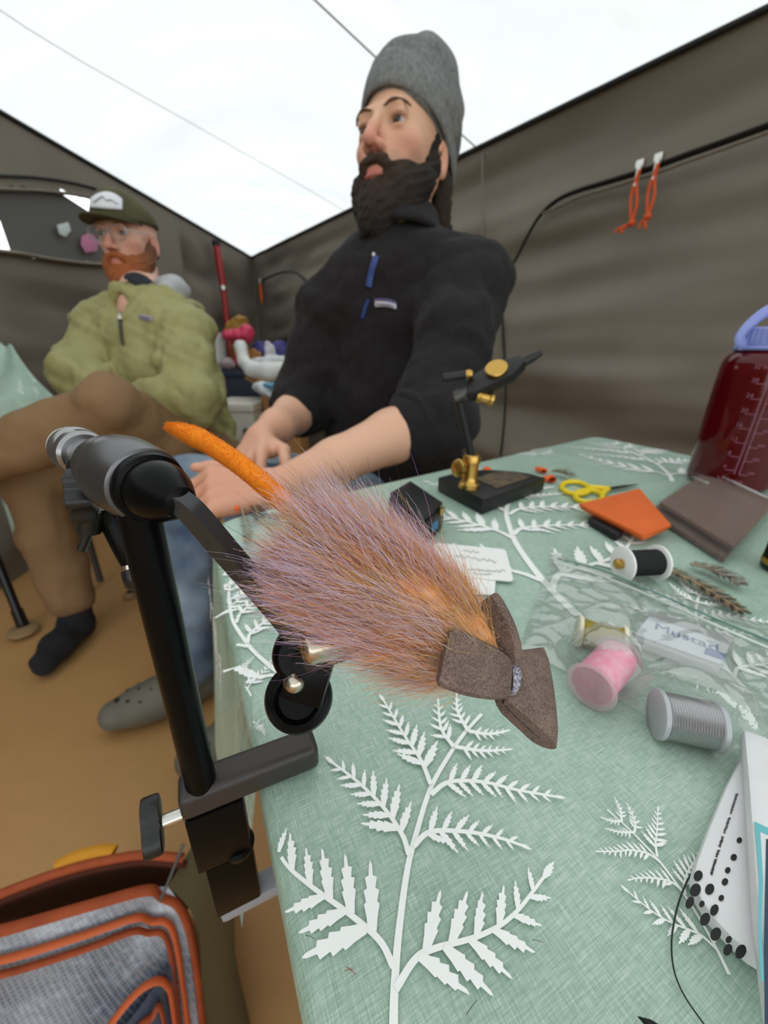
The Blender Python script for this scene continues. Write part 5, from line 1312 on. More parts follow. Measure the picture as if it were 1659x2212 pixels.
# ---- second vise on a pedestal
L0, F0, R0 = T(944, 1060), T(1040, 1112), T(1174, 1060)
v2 = empty('pedestal_vise', (L0+R0)/2, 'black pedestal tying vise with brass fittings near the far table edge', 'vise')
hb = 0.0165
e1 = L0-F0; e2 = R0-F0
outl = [F0, R0]+[F0+e2*(1-t*t*0.55)+e1*t*1.0 for t in np.linspace(0.25, 1.0, 7)][:-1]+[F0+e1+e2*0.42, L0]
prism('base', outl, Zv*hb, M_BASE, v2, 0.002)
tray = [F0+e1*a+e2*b+Zv*(hb+0.0003) for a, b in ((0.14, 0.30), (0.14, 0.86), (0.5, 0.80), (0.62, 0.62), (0.62, 0.30))]
prism('tray_pad', tray, Zv*0.0006, mat('mottled_tray', (60, 56, 44), 0.5, noise=(120, (110, 92, 70), 0.15)), v2)
pb = T(1012, 1053, 0)+Zv*0; pb = Zp(1013, 1052, CL+hb)
lathe('brass_collar', pb, Zv, [(0, 0.0115), (0.004, 0.0112), (0.007, 0.0085), (0.012, 0.0078), (0.026, 0.0078), (0.027, 0.0092), (0.034, 0.0092), (0.036, 0.008)], M_BRASS, v2, 28)
kd = nrm(-RT*0.8-FW*0.5)
lathe('brass_knob', pb+Zv*0.020+kd*0.008, kd, [(0, 0.002), (0.004, 0.002), (0.005, 0.0085), (0.007, 0.0095), (0.011, 0.0095), (0.012, 0.008)], M_BRASS, v2, 24)
dp = float((pb-CAM)@FW); pt = P(988, 852, dp-0.04)
tube('stem', [pb+Zv*0.03, pt], [0.0042, 0.0048], M_BASE, v2, 16)
ja, jb = P(982, 862, dp-0.045), P(1168, 762, dp-0.055); jd = nrm(jb-ja); ju = nrm(UP-jd*np.dot(UP, jd)); jn = np.cross(jd, ju)
q = lambda t, u, n: ja+(jb-ja)*t+ju*u+jn*n
body_poly = [(0.12, -0.007), (0.22, -0.010), (0.62, -0.012), (0.72, -0.008), (0.80, -0.005), (0.80, 0.006), (0.66, 0.009), (0.55, 0.013), (0.30, 0.011), (0.18, 0.006)]
tn = nrm(-FW*0.8+UP*0.55); tn = nrm(tn-jd*np.dot(tn, jd)); tu = np.cross(tn, jd); tu = tu if np.dot(tu, UP) > 0 else -tu
prism('jaw_body', [ja+(jb-ja)*t+tu*u*1.0-tn*0.006 for t, u in body_poly], tn*0.012, M_BASE, v2, 0.002)
tube('jaws', [ja+(jb-ja)*0.76, ja+(jb-ja)*0.9, jb], [0.0052, 0.0048, 0.0030], mat('dark_jaw_steel', (52, 51, 50), 0.4, 0.7), v2, 12)
tube('rear_clamp', [pt, ja+(jb-ja)*0.02, ja+(jb-ja)*0.2], [0.0052, 0.0055, 0.0050], mat('grey_clamp_steel', (80, 78, 76), 0.35, 0.6), v2, 12)
lathe('brass_disc', P(1072, 797, dp-0.056)-tn*0.0, tn, [(-0.004, 0.0100), (0.0015, 0.0104), (0.0022, 0.0096)], M_BRASS, v2, 32)
tube('lever', [P(956, 817, dp-0.05), P(1004, 810, dp-0.05)], [0.0040, 0.0042], M_BASE, v2, 14)
lathe('lever_ball', P(1003, 809, dp-0.05), RT, [(0, 0.001), (0.001, 0.0038), (0.004, 0.0048), (0.007, 0.0038), (0.008, 0.001)], M_BRASS, v2, 18)
lathe('brass_nut', P(1030, 855, dp-0.048), nrm(RT*0.9-UP*0.25), [(0, 0.006), (0.003, 0.0068), (0.004, 0.0052), (0.012, 0.0050), (0.013, 0.0064), (0.016, 0.0060)], M_BRASS, v2, 24)
# ---- small black case behind the fly
bx = empty('black_case', T(905, 1150), 'small black plastic case with a blue mark behind the fly', 'case')
M_CASE = mat('black_case_plastic', (24, 25, 27), 0.4)
c1, c2_, c3 = T(838, 1118), T(910, 1188), T(956, 1144)
prism('body', [c1, c2_, c3, c1+(c3-c2_)], Zv*0.022, M_CASE, bx, 0.003)
prism('lid', [p+Zv*0.0225+((c2_+c1+c3+c1+c3-c2_)/4-p)*0.06 for p in (c1, c2_, c3, c1+(c3-c2_))], Zv*0.004, M_CASE, bx, 0.0015)
lab = np.cross(nrm(c3-c2_), Zv); lab = lab if np.dot(lab, -FW) > 0 else -lab
mid = c2_+(c3-c2_)*0.55+Zv*0.012
prism('blue_mark', [mid+nrm(c3-c2_)*a+Zv*b+lab*0.0002 for a, b in ((-0.006, -0.004), (0.006, -0.004), (0.006, 0.002), (0.003, 0.004), (-0.006, 0.004))], lab*0.0006, mat('blue_mark', (58, 120, 160), 0.5), bx)
prism('latch', [c3+Zv*0.018+lab*0.0003-nrm(c3-c2_)*a+Zv*b for a, b in ((0.002, 0), (0.012, 0), (0.012, 0.006), (0.002, 0.006))], lab*0.001, M_BRASS, bx)
# ---- white cards with handwriting
M_CARD = mat('white_card', (244, 244, 242), 0.55); M_INKC = mat('grey_ink', (150, 148, 148), 0.7)
def round_quad(px, h, r=0.18, n=5):
    pts = [T(x, y, h) for x, y in px]; out = []
    for i in range(4):
        p, a, b = pts[i], pts[i-1], pts[(i+1) % 4]
        s, e = p+(a-p)*r*0.5, p+(b-p)*r*0.5
        for k in range(n+1):
            t = k/n; out.append((1-t)**2*s+2*t*(1-t)*p+t*t*e)
    return out
lo_c = prism('card', round_quad([(960, 1226), (1072, 1238), (1068, 1286), (950, 1280)], 0.0004), Zv*0.0008, M_CARD); tag(lo_c, 'blank white card showing below the handwritten card', 'card')
cd = empty('card', T(1020, 1220), 'white card with faint grey handwriting beside the fly', 'card')
prism('sheet', round_quad([(936, 1174), (1092, 1188), (1110, 1258), (940, 1240)], 0.0016), Zv*0.0008, M_CARD, cd)
rgc = random.Random(3)
for (x0, y0, x1, y1, w) in ((982, 1200, 1072, 1214, 5), (1000, 1190, 1035, 1192, 4), (1010, 1230, 1092, 1234, 4), (1022, 1238, 1062, 1241, 3)):
    n_ = int((x1-x0)/3); pts = [T(x0+(x1-x0)*i/n_, y0+(y1-y0)*i/n_+rgc.uniform(-w, w)*(0.9 if i % 2 else -0.4), 0.0027) for i in range(n_+1)]
    tube('handwriting', pts, 0.00028, M_INKC, cd, 4)
# ---- spools
M_WHITE = mat('white_plastic_spool', (236, 236, 234), 0.4)
def spool(name, pa, pb_, r_f, r_t, mthread, mflange, label, group=None, rings=True, core=None, fl=0.0022, amp=0.022):
    pa, pb_ = np.array(pa), np.array(pb_); ax_ = pb_-pa; Ls = np.linalg.norm(ax_); ax_ = ax_/Ls
    s0 = empty(name, (pa+pb_)/2-Zv*r_f, label, 'thread spool', group)
    lathe('flange', pa, ax_, [(0, r_f*0.28), (0.0002, r_f*0.94), (0.0006, r_f), (fl-0.0004, r_f), (fl, r_f*0.95)], mflange, s0, 36)
    lathe('flange', pb_-ax_*fl, ax_, [(0, r_f*0.95), (0.0004, r_f), (fl-0.0006, r_f), (fl-0.0002, r_f*0.94), (fl, r_f*0.28)], mflange, s0, 36)
    n_ = 38; prof = []
    for i in range(n_):
        s = fl+(Ls-2*fl)*i/(n_-1)
        prof.append((s, r_t*(1+(amp if i % 2 else -amp))))
    lathe('thread', pa, ax_, prof, mthread, s0, 36, 30)
    if core is not None: lathe('core_plug', pa-ax_*0.0045, ax_, [(0, 0.0028), (0.0008, 0.0036), (0.005, 0.0036)], core, s0, 18)
    return s0
r_ = 0.0125
spool('thread_spool', T(1342, 1218, r_)+0, T(1424, 1214, r_), r_, r_*0.74, mat('black_thread', (16, 16, 18), 0.7), M_WHITE, 'black thread spool with white ends and a brass core', None, True, M_BRASS)
# ---- feathers
def feather(name, px, w0, cols, label, nb=150, h=0.003, parent=None, up_=0.3, seed=1, cat='feather', band=9):
    r = np.random.RandomState(seed); pts = catmull([T(x, y, h) for x, y in px], 12); pn_ = np.array(pts)
    f0 = empty(name, pn_[0]-Zv*h, label, cat)
    tube('shaft', pts, [0.0005*(1-0.7*i/len(pts)) for i in range(len(pts))], mat('pale_quill', (196, 176, 140), 0.5), f0, 6)
    V, Fc, Cc = [], [], []
    for i in range(nb):
        t = (i+0.5)/nb; f = t*(len(pts)-1.01); k_ = int(f); p = pn_[k_]+(pn_[k_+1]-pn_[k_])*(f-k_); d = nrm(pn_[k_+1]-pn_[k_]); s = nrm(np.cross(Zv, d))
        for sg in (-1, 1):
            L = w0*(0.55+0.6*math.sin(math.pi*min(1, t*0.92+0.05)))*r.uniform(0.85, 1.1); v = nrm(s*sg*0.8+d*0.75+Zv*up_*r.uniform(0.2, 1)+0.08*r.normal(size=3)); wd = d*0.00035
            b_ = len(V); tip = p+v*L+Zv*-0.001
            tip[2] = max(tip[2], CL+0.0006)
            V += [p-wd, p+wd, tip+wd*0.8, tip-wd*0.8]; Fc.append((b_, b_+1, b_+2, b_+3))
            c_ = np.array(lin(cols[int(t*band*2) % 2 if len(cols) == 2 else r.randint(len(cols))]))*r.uniform(0.8, 1.15); Cc += [c_]*4
    o_ = mobj('barbs', V, Fc, mat('feather_barbs', (120, 90, 60), 0.8, attr='Col'), f0, False, None, np.clip(np.array(Cc), 0, 1)); o_['kind'] = 'stuff'
    return f0
feather('barred_feather', [(1400, 1212), (1450, 1232), (1510, 1262), (1560, 1292), (1606, 1322)], 0.0085, [(132, 104, 74), (62, 46, 34)], 'long brown barred feather lying behind the clear bag', 190, 0.004, None, 0.3, 1)
feather('grey_feather', [(1490, 1216), (1530, 1228), (1570, 1246), (1598, 1262)], 0.0085, [(120, 110, 98), (86, 74, 64), (150, 142, 132)], 'tuft of grey-brown feather beside the barred feather', 110, 0.004, None, 0.6, 2)
# ---- yellow scissors
M_YEL = mat('yellow_handle', (236, 206, 30), 0.4)
sc_ = empty('scissors', T(1262, 1060), 'small scissors with yellow loop handles and dark blades', 'scissors')
for (cx_, cy_, rx, ry, rot) in ((1243, 1054, 30, 13, 0.12), (1272, 1072, 30, 13, 0.05)):
    ring = [T(cx_+rx*math.cos(t)*math.cos(rot)-ry*math.sin(t)*math.sin(rot), cy_+rx*math.cos(t)*math.sin(rot)+ry*math.sin(t), 0.003) for t in np.linspace(0, 2*math.pi, 33)]
    tube('handle_loop', ring, 0.0030, M_YEL, sc_, 8)
tube('shank', [T(1272, 1052, 0.003), T(1300, 1056, 0.003), T(1312, 1055, 0.003)], [0.003, 0.004, 0.003], M_YEL, sc_, 8); tube('shank', [T(1300, 1070, 0.003), T(1306, 1062, 0.003), T(1314, 1056, 0.003)], [0.003, 0.0035, 0.003], M_YEL, sc_, 8)
for dy in (0, 2): tube('blade', [T(1306, 1056+dy, 0.003), T(1345, 1050+dy, 0.003), T(1378, 1046, 0.002)], [0.0026, 0.0022, 0.0008], M_KNOB, sc_, 8, 0.4)
# ---- foam sheets and packets
def slab_px(name, px, h0, th, m, parent=None, bev=0.0006): return prism(name, [T(x, y, h0) for x, y in px], Zv*th, m, parent, bev)
M_OR = mat('orange_craft_foam', (224, 106, 42), 0.7, noise=(60, (212, 94, 34), 0.3)); M_BRF = mat('brown_foam_sheet', (112, 88, 80), 0.75, noise=(40, (96, 74, 66), 0.3))
M_ROD = mat('black_rubber_strip', (26, 26, 27), 0.6)
tag(slab_px('black_strip', [(1268, 1132), (1282, 1122), (1345, 1158), (1330, 1170)], 0.0, 0.006, M_ROD), 'short black strip sticking out under the orange foam', 'strip')
def film(name, dif=0.12, g0=0.22):
    m = bpy.data.materials.new(name); m.use_nodes = True; nt = m.node_tree; out = nt.nodes['Material Output']
    for n_ in list(nt.nodes):
        if n_ != out: nt.nodes.remove(n_)
    tr = nt.nodes.new('ShaderNodeBsdfTransparent'); tr.inputs[0].default_value = (0.93, 0.95, 0.94, 1); gl = nt.nodes.new('ShaderNodeBsdfGlossy'); gl.inputs['Roughness'].default_value = 0.07
    fr = nt.nodes.new('ShaderNodeLayerWeight'); fr.inputs[0].default_value = 0.18; mx = nt.nodes.new('ShaderNodeMixShader')
    df = nt.nodes.new('ShaderNodeBsdfDiffuse'); df.inputs[0].default_value = (0.9, 0.92, 0.9, 1); m2 = nt.nodes.new('ShaderNodeMixShader'); m2.inputs[0].default_value = dif
    tc = nt.nodes.new('ShaderNodeTexCoord'); nz = nt.nodes.new('ShaderNodeTexNoise'); nz.inputs['Scale'].default_value = 40; nz.inputs['Detail'].default_value = 5; bp = nt.nodes.new('ShaderNodeBump'); bp.inputs['Strength'].default_value = 0.6; bp.inputs['Distance'].default_value = 0.006
    nt.links.new(tc.outputs['Object'], nz.inputs['Vector']); nt.links.new(nz.outputs['Fac'], bp.inputs['Height']); nt.links.new(bp.outputs['Normal'], gl.inputs['Normal']); nt.links.new(bp.outputs['Normal'], fr.inputs['Normal'])
    pw = nt.nodes.new('ShaderNodeMath'); pw.operation = 'POWER'; pw.inputs[1].default_value = 2.5; nt.links.new(fr.outputs['Facing'], pw.inputs[0]); ad = nt.nodes.new('ShaderNodeMath'); ad.operation = 'MULTIPLY_ADD'; ad.inputs[1].default_value = 0.9; ad.inputs[2].default_value = g0; nt.links.new(pw.outputs[0], ad.inputs[0]); nt.links.new(ad.outputs[0], mx.inputs[0]); nt.links.new(tr.outputs[0], mx.inputs[1]); nt.links.new(gl.outputs[0], mx.inputs[2])
    nt.links.new(mx.outputs[0], m2.inputs[1]); nt.links.new(df.outputs[0], m2.inputs[2]); nt.links.new(m2.outputs[0], out.inputs['Surface']); return m
M_FILM = film('clear_plastic_film'); M_FILM2 = film('clear_wrapper_film', 0.03, 0.03)
def film_sheet(name, px, h, parent, n_=16, amp=0.0014, seed=1, curl=0.0):
    c4 = [np.array(q, float) for q in px]
    def fn(u, v):
        xy = (c4[0]*(1-u)+c4[1]*u)*(1-v)+(c4[3]*(1-u)+c4[2]*u)*v; hh = h(u, v) if callable(h) else h
        return tuple(T(xy[0], xy[1], max(0.0008, hh+amp*mnoise.noise(Vector((u*6+seed, v*6, seed)))+curl*max(0, 0.2-v))))
    return grid_obj(name, fn, n_, n_, M_FILM2, parent)
of = empty('foam_packet', T(1345, 1110), 'stack of orange foam sheets beside the yellow scissors', 'foam sheets')
slab_px('sheet', [(1254, 1100), (1376, 1066), (1440, 1146), (1388, 1168)], 0.0062, 0.003, M_OR, of); slab_px('sheet', [(1250, 1094), (1380, 1060), (1448, 1140), (1386, 1162)], 0.0096, 0.003, M_OR, of)
pk = empty('foam_packet', T(1520, 1120), 'lower packet of brown foam in clear plastic by the red bottle', 'foam packet')
slab_px('sheet', [(1400, 1110), (1490, 1050), (1640, 1110), (1562, 1216)], 0.001, 0.004, M_BRF, pk)
film_sheet('wrapper', [(1392, 1106), (1480, 1042), (1659, 1100), (1572, 1224)], 0.0070, pk, 14, 0.001, 2)
pk = empty('foam_packet', T(1560, 1110), 'upper packet of brown foam in clear plastic, on top of the other', 'foam packet')
slab_px('sheet', [(1424, 1092), (1514, 1030), (1676, 1086), (1582, 1190)], 0.009, 0.004, mat('brown_foam_upper', (124, 98, 88), 0.75, noise=(40, (108, 84, 76), 0.3)), pk)
film_sheet('wrapper', [(1414, 1092), (1506, 1018), (1694, 1080), (1590, 1204)], 0.0150, pk, 14, 0.0012, 5, 0.02)
for (xa, ya, xb, yb) in ((1498, 1030, 1530, 1044), (1562, 1030, 1660, 1076)): tube('sealed_fold', [T(xa, ya, 0.017), T((xa+xb)/2, (ya+yb)/2, 0.020), T(xb, yb, 0.016)], [0.0015, 0.0026, 0.0015], M_FILM, pk, 8, 0.5)
# ---- red bottle
bc_ = T(1568, 1043); bt = empty('water_bottle', bc_, 'translucent red water bottle with a lavender loop lid', 'bottle')
M_REDP = mat('translucent_red_plastic', (112, 6, 16), 0.12, 0, 0.5, trans=0.5, noise=None); M_LAV = mat('lavender_plastic', (140, 150, 214), 0.4)
M_LIQ = mat('dark_red_contents', (52, 4, 10), 0.3)
rb = 0.0445; HB = 0.158
lathe('bottle_body', bc_, Zv, [(0.0004, rb*0.55), (0.001, rb*0.86), (0.004, rb*0.97), (0.009, rb), (HB-0.022, rb), (HB-0.012, rb*0.985), (HB-0.005, rb*0.93), (HB, rb*0.80), (HB+0.003, rb*0.72), (HB+0.010, rb*0.70)], M_REDP, bt, 64)
lathe('contents', bc_, Zv, [(0.003, rb*0.8), (0.006, rb*0.92), (0.012, rb*0.95), (HB-0.028, rb*0.95), (HB-0.027, rb*0.9)], M_LIQ, bt, 48)
lid = lathe('lid', bc_, Zv, [(HB+0.006, rb*0.74), (HB+0.007, rb*0.77), (HB+0.024, rb*0.77), (HB+0.026, rb*0.73), (HB+0.0265, 0.001)], M_LAV, bt, 64)
for i in range(40):
    t = 2*math.pi*i/40; u_ = np.array([math.cos(t), math.sin(t), 0]); tube('lid_rib', [bc_+u_*rb*0.772+Zv*(HB+0.010), bc_+u_*rb*0.772+Zv*(HB+0.022)], 0.0009, M_LAV, lid, 5)
ls_ = nrm(RT*np.array([1, 1, 0])); lf = np.cross(Zv, ls_)
loop = catmull([bc_-ls_*rb*0.80+Zv*(HB+0.006), bc_-ls_*rb*0.98+Zv*(HB+0.014), bc_-ls_*rb*0.86+Zv*(HB+0.028), bc_-ls_*rb*0.50+Zv*(HB+0.043), bc_+Zv*(HB+0.048), bc_+ls_*rb*0.50+Zv*(HB+0.043), bc_+ls_*rb*0.86+Zv*(HB+0.028), bc_+ls_*rb*0.98+Zv*(HB+0.014), bc_+ls_*rb*0.80+Zv*(HB+0.006)], 6)
tube('loop_strap', loop, 0.0062, M_LAV, bt, 10, 0.42, hint=tuple(lf))
tring = [bc_+(ls_*math.cos(t)+lf*math.sin(t))*rb*0.80+Zv*(HB+0.004) for t in np.linspace(0, 2*math.pi, 49)]
tube('tether_ring', tring, 0.0026, M_LAV, bt, 8)
M_MK = mat('faded_white_marking', (150, 92, 112), 0.6)
toC = nrm((CAM-bc_)*np.array([1, 1, 0])); sd = np.cross(Zv, toC)
def on_b(ang, z, off=0.0004): u_ = toC*math.cos(ang)+sd*math.sin(ang); return bc_+u_*(rb+off)+Zv*z, u_
for a_ in (0.10, 0.20):
    tube('scale_line', [on_b(a_, 0.022)[0], on_b(a_, 0.138)[0]], 0.0006, M_MK, bt, 5)
for i, (tx) in enumerate(('4', '8', '12', '16', '20', '24', '28')):
    z = 0.026+0.0165*i; pts = [on_b(a_, z)[0] for a_ in np.linspace(-0.12, 0.10, 6)]
    tube('tick_mark', pts, 0.0004, M_MK, bt, 4)
    p_, u_ = on_b(-0.14, z+0.0035); text_obj('scale_number', tx, 0.0065, p_+u_*0.0003, np.cross(Zv, u_), Zv, M_MK, bt)
    pts = [on_b(a_, z-0.004)[0] for a_ in np.linspace(0.20, 0.38, 6)]; tube('tick_mark', pts, 0.0004, M_MK, bt, 4)
    p_, u_ = on_b(0.42, z-0.001); text_obj('scale_number', str((i+1)*100), 0.0050, p_+u_*0.0003, np.cross(Zv, u_), Zv, M_MK, bt)
p_, u_ = on_b(0.05, 0.014); text_obj('maker_name', 'Nalgene', 0.0075, p_+u_*0.0006, np.cross(Zv, u_), Zv, M_MK, bt)
p_, u_ = on_b(-0.1, 0.1425); text_obj('scale_heading', '32 oz', 0.006, p_+u_*0.0004, np.cross(Zv, u_), Zv, M_MK, bt)
# ---- dark little bottle at the right edge
b2 = T(1690, 1232); d2 = empty('glue_bottle', b2, 'dark little bottle with gold bottom band at the right edge', 'bottle')
lathe('bottle_body', b2, Zv, [(0.0, 0.012), (0.001, 0.0135), (0.004, 0.0138), (0.030, 0.0138), (0.034, 0.011), (0.036, 0.006)], M_KNOB, d2, 32)
lathe('gold_band', b2, Zv, [(0.0045, 0.0139), (0.005, 0.0142), (0.008, 0.0142), (0.0085, 0.0139)], mat('gold_label', (170, 140, 50), 0.4, 0.5), d2, 32)
lathe('cap', b2, Zv, [(0.036, 0.0065), (0.037, 0.0075), (0.055, 0.0060), (0.056, 0.002)], M_KNOB, d2, 24)
# ---- clear zip bag and what is in it
M_GOLDT = mat('olive_gold_tinsel', (168, 150, 52), 0.35, 0.4)
spool('thread_spool', T(1246, 1362, 0.0075), T(1352, 1388, 0.0075), 0.0088, 0.0074, M_GOLDT, mat('cream_spool', (232, 226, 200), 0.4), 'olive-gold tinsel spool with cream ends inside the clear bag', None, True, None, 0.0024)
M_PKT = mat('pink_floss', (226, 176, 190), 0.6, noise=(200, (230, 140, 170), 0.2)); M_CLR = mat('frosted_clear_plastic', (240, 218, 220), 0.2, trans=0.6, alpha=0.6)
spool('thread_spool', T(1274, 1486, 0.0105), T(1336, 1418, 0.0105), 0.0112, 0.0090, M_PKT, M_CLR, 'clear round spool with pink thread inside the clear bag', None, True, None, 0.0018)
hk = empty('hook_packet', T(1470, 1400), 'silvery hook packet with blue lettering inside the clear bag', 'hook packet')
hq = [T(1374, 1352, 0.004), T(1404, 1328, 0.004), T(1578, 1392, 0.004), T(1548, 1456, 0.004), T(1360, 1392, 0.004)]
prism('packet', [T(1360, 1394, 0.002), T(1400, 1328, 0.002), T(1580, 1392, 0.002), T(1546, 1462, 0.002)], Zv*0.005, mat('grey_translucent_packet', (176, 178, 180), 0.3), hk, 0.0015)
prism('label_card', [T(1372, 1372, 0.0073), T(1402, 1332, 0.0073), T(1576, 1394, 0.0073), T(1556, 1436, 0.0073)], Zv*0.0004, mat('white_label_card', (222, 225, 232), 0.45), hk)
t0, t1 = T(1400, 1336, 0.0079), T(1576, 1398, 0.0079); tu_ = nrm(t1-t0); tv_ = np.cross(Zv, tu_)
M_BLUE = mat('blue_print', (76, 104, 160), 0.5)
mid = (T(1402, 1352, 0.0079)+T(1566, 1412, 0.0079))/2
prism('blue_band', [T(1520, 1412, 0.0078), T(1526, 1399, 0.0078), T(1570, 1414, 0.0078), T(1564, 1427, 0.0078)], Zv*0.0002, M_BLUE, hk)
text_obj('packet_lettering', 'Mustad', np.linalg.norm(t1-t0)*0.27, mid+tv_*0.0024, tu_, tv_, M_BLUE, hk, 0.00002, 'CENTER', 0.0)
M_SILV = mat('silver_wire', (180, 180, 182), 0.35, 0.9)
spool('thread_spool', T(1414, 1540, 0.0090), T(1552, 1570, 0.0090), 0.0102, 0.0092, M_SILV, mat('pale_spool', (178, 182, 186), 0.3), 'silver wire spool with clear ends inside the clear bag', None, True, None, 0.0026, 0.022)
# bag film lies over the spools
bumps = [(T(1300, 1372), 0.017, 0.014), (T(1296, 1440), 0.020, 0.014), (T(1470, 1400), 0.010, 0.020), (T(1485, 1565), 0.022, 0.018), (T(1430, 1552), 0.022, 0.012), (T(1545, 1580), 0.022, 0.012)]
bq = [np.array(p, float) for p in ((1196, 1196), (1760, 1392), (1680, 1700), (1120, 1400))]
bag = empty('zip_bag', T(1440, 1420), 'clear plastic zip bag of spools spread over the right of the table', 'plastic bag')
def bag_fn(top):
    def fn(u, v):
        xy = (bq[0]*(1-u)+bq[1]*u)*(1-v)+(bq[3]*(1-u)+bq[2]*u)*v; p = T(xy[0], xy[1])
        if not top: return tuple(p+Zv*0.0006)
        h = 0.0022
        for c_, hh, rr in bumps: h = max(h, (hh+0.0016)*math.exp(-((np.linalg.norm((p-c_)[:2])/(rr*1.25))**3.2)))
        e_ = min(u, 1-u, v, 1-v); w_ = 0.0052*max(0.0, 0.5-abs(mnoise.noise(Vector((p[0]*34+p[1]*12, p[1]*34, 1.0)))))**1.5+0.0034*(0.5-abs(mnoise.noise(Vector((p[0]*70, p[1]*95, 5.0)))))-0.0014
        return tuple(p+Zv*(0.0012+(h+max(-0.002, w_))*min(1, e_*14)))
    return fn
grid_obj('top_film', bag_fn(True), 130, 100, M_FILM, bag)
M_ZS = mat('teal_zip_strip', (112, 146, 136), 0.4)
tube('zip_strip', catmull([T(1204, 1206, 0.004), T(1300, 1232, 0.006), T(1420, 1282, 0.006), T(1540, 1334, 0.006), T(1680, 1392, 0.005)], 6), 0.0007, M_ZS, bag, 6)
tube('zip_strip', catmull([T(1204, 1216, 0.004), T(1300, 1244, 0.006), T(1420, 1294, 0.006), T(1540, 1348, 0.006), T(1680, 1408, 0.005)], 6), 0.0007, mat('pale_zip_strip', (214, 224, 218), 0.3), bag, 6)
# ---- pouches at the lower right
M_POU = mat('white_pouch', (232, 232, 234), 0.4, bump=(22, 0.5, 0.006)); M_DOT = mat('black_print', (18, 18, 19), 0.5); M_TEAL = mat('teal_print', (108, 188, 196), 0.5); M_NAVY = mat('navy_print', (48, 66, 88), 0.5)
dp_ = empty('dotted_pouch', T(1560, 1900), 'white pouch with black dots and small black lettering, half hidden at right', 'pouch')
dq = [(1594, 1648), (1560, 1712), (1520, 1806), (1494, 1876), (1484, 1912), (1492, 1946), (1524, 1998), (1566, 2044), (1610, 2086), (1650, 2110), (1690, 1900), (1660, 1660)]
prism('pouch_body', [T(x, y, 0.0008) for x, y in dq], Zv*0.0050, M_POU, dp_, 0.0018)
for (x, y, r0_, st_) in ((1508, 1892, 10, 1.25), (1502, 1923, 12, 1.3), (1533, 1921, 10, 1.3), (1490, 1950, 9, 1.6), (1516, 1953, 6, 1.3), (1543, 1966, 9, 1.5), (1523, 1986, 11, 1.4), (1546, 2018, 12, 1.3), (1574, 2030, 7, 1.2), (1572, 2052, 10, 1.4), (1600, 2056, 12, 1.4), (1585, 1852, 7, 1.1), (1572, 1880, 6, 1.2), (1566, 1905, 7, 1.2), (1558, 1940, 6, 1.2), (1597, 1815, 6, 1.1)):
    el = []
    for t in np.linspace(0, 2*math.pi, 18, endpoint=False):
        a_, b_ = r0_*math.cos(t), r0_*st_*math.sin(t); el.append(T(x+a_*0.88-b_*0.35, y+a_*0.35+b_*0.88, 0.0060))
    prism('dot', el, Zv*0.0001, M_DOT, dp_)
rgw = random.Random(2)
for (xa, ya, xb, yb) in ((1536, 1890, 1546, 1856), (1547, 1852, 1553, 1836), (1554, 1830, 1562, 1806), (1564, 1800, 1576, 1766), (1578, 1758, 1592, 1714)):
    m_ = int(math.hypot(xb-xa, yb-ya)/1.6); sx_, sy_ = (yb-ya), -(xb-xa); sl_ = math.hypot(sx_, sy_)
    tube('small_lettering', [T(xa+(xb-xa)*i/m_+sx_/sl_*(3.2 if i % 2 else -3.2)*rgw.uniform(0.5, 1), ya+(yb-ya)*i/m_+sy_/sl_*(3.2 if i % 2 else -3.2)*rgw.uniform(0.5, 1), 0.0060) for i in range(m_+1)], 0.00013, M_DOT, dp_, 4)
fp = empty('white_pouch', T(1640, 1900), 'glossy white pouch with teal and navy print at the lower right edge', 'pouch')
fq = [(1594, 1592), (1602, 1700), (1610, 1850), (1618, 2000), (1630, 2120), (1642, 2230), (1900, 2330), (1900, 1730)]
prism('pouch_body', [T(x, y, 0.0075) for x, y in fq], Zv*0.0060, M_POU, fp, 0.0022)
prism('teal_print', [T(x, y, 0.0136) for x, y in ((1630, 1775), (1700, 1808), (1700, 1822), (1642, 1796), (1648, 1900), (1644, 2000), (1650, 2120), (1644, 2120), (1637, 2000), (1640, 1900))], Zv*0.0001, M_TEAL, fp)
prism('navy_print', [T(x, y, 0.0136) for x, y in ((1655, 1812), (1760, 1850), (1760, 2300), (1652, 2230), (1650, 2050))], Zv*0.0001, M_NAVY, fp)
# ---- loose thread, bodkin tip, feather scraps, stray fibres
M_THB = mat('dark_green_thread', (40, 52, 44), 0.7)
tag(tube('loose_thread', catmull([T(1506, 1872, 0.004), T(1486, 1900, 0.0012), T(1466, 1950, 0.0004), T(1453, 2010, 0.0004), T(1451, 2060, 0.0004), T(1460, 2110, 0.0004), T(1484, 2160, 0.0004), T(1530, 2225, 0.0004), T(1560, 2270, 0.0004)], 8), 0.00022, M_THB, None, 6), 'long dark thread curling over the cloth by the dotted pouch', 'thread')
tag(tube('needle', [T(1378, 2196, 0.001), T(1404, 2214, 0.002), T(1450, 2250, 0.003)], [0.0001, 0.0010, 0.0016], M_KNOB, None, 10), 'dark pointed tool tip at the bottom edge of the cloth', 'tool')
feather('feather_scrap', [(522, 1096), (528, 1120), (534, 1150), (536, 1172)], 0.006, [(92, 74, 52), (66, 52, 38), (116, 94, 66)], 'brown feather scrap on the cloth below the folded hands', 60, 0.004, None, 0.5, 4)
feather('feather_scrap', [(548, 1092), (556, 1106), (562, 1120)], 0.011, [(62, 50, 38), (84, 68, 50)], 'dark tuft of feather beside the brown feather scrap', 60, 0.005, None, 1.0, 5)
feather('feather_scrap', [(578, 1112), (592, 1118), (604, 1122)], 0.008, [(72, 60, 48), (120, 104, 84)], 'small dark feather tuft under the orange tail', 50, 0.004, None, 0.8, 6)
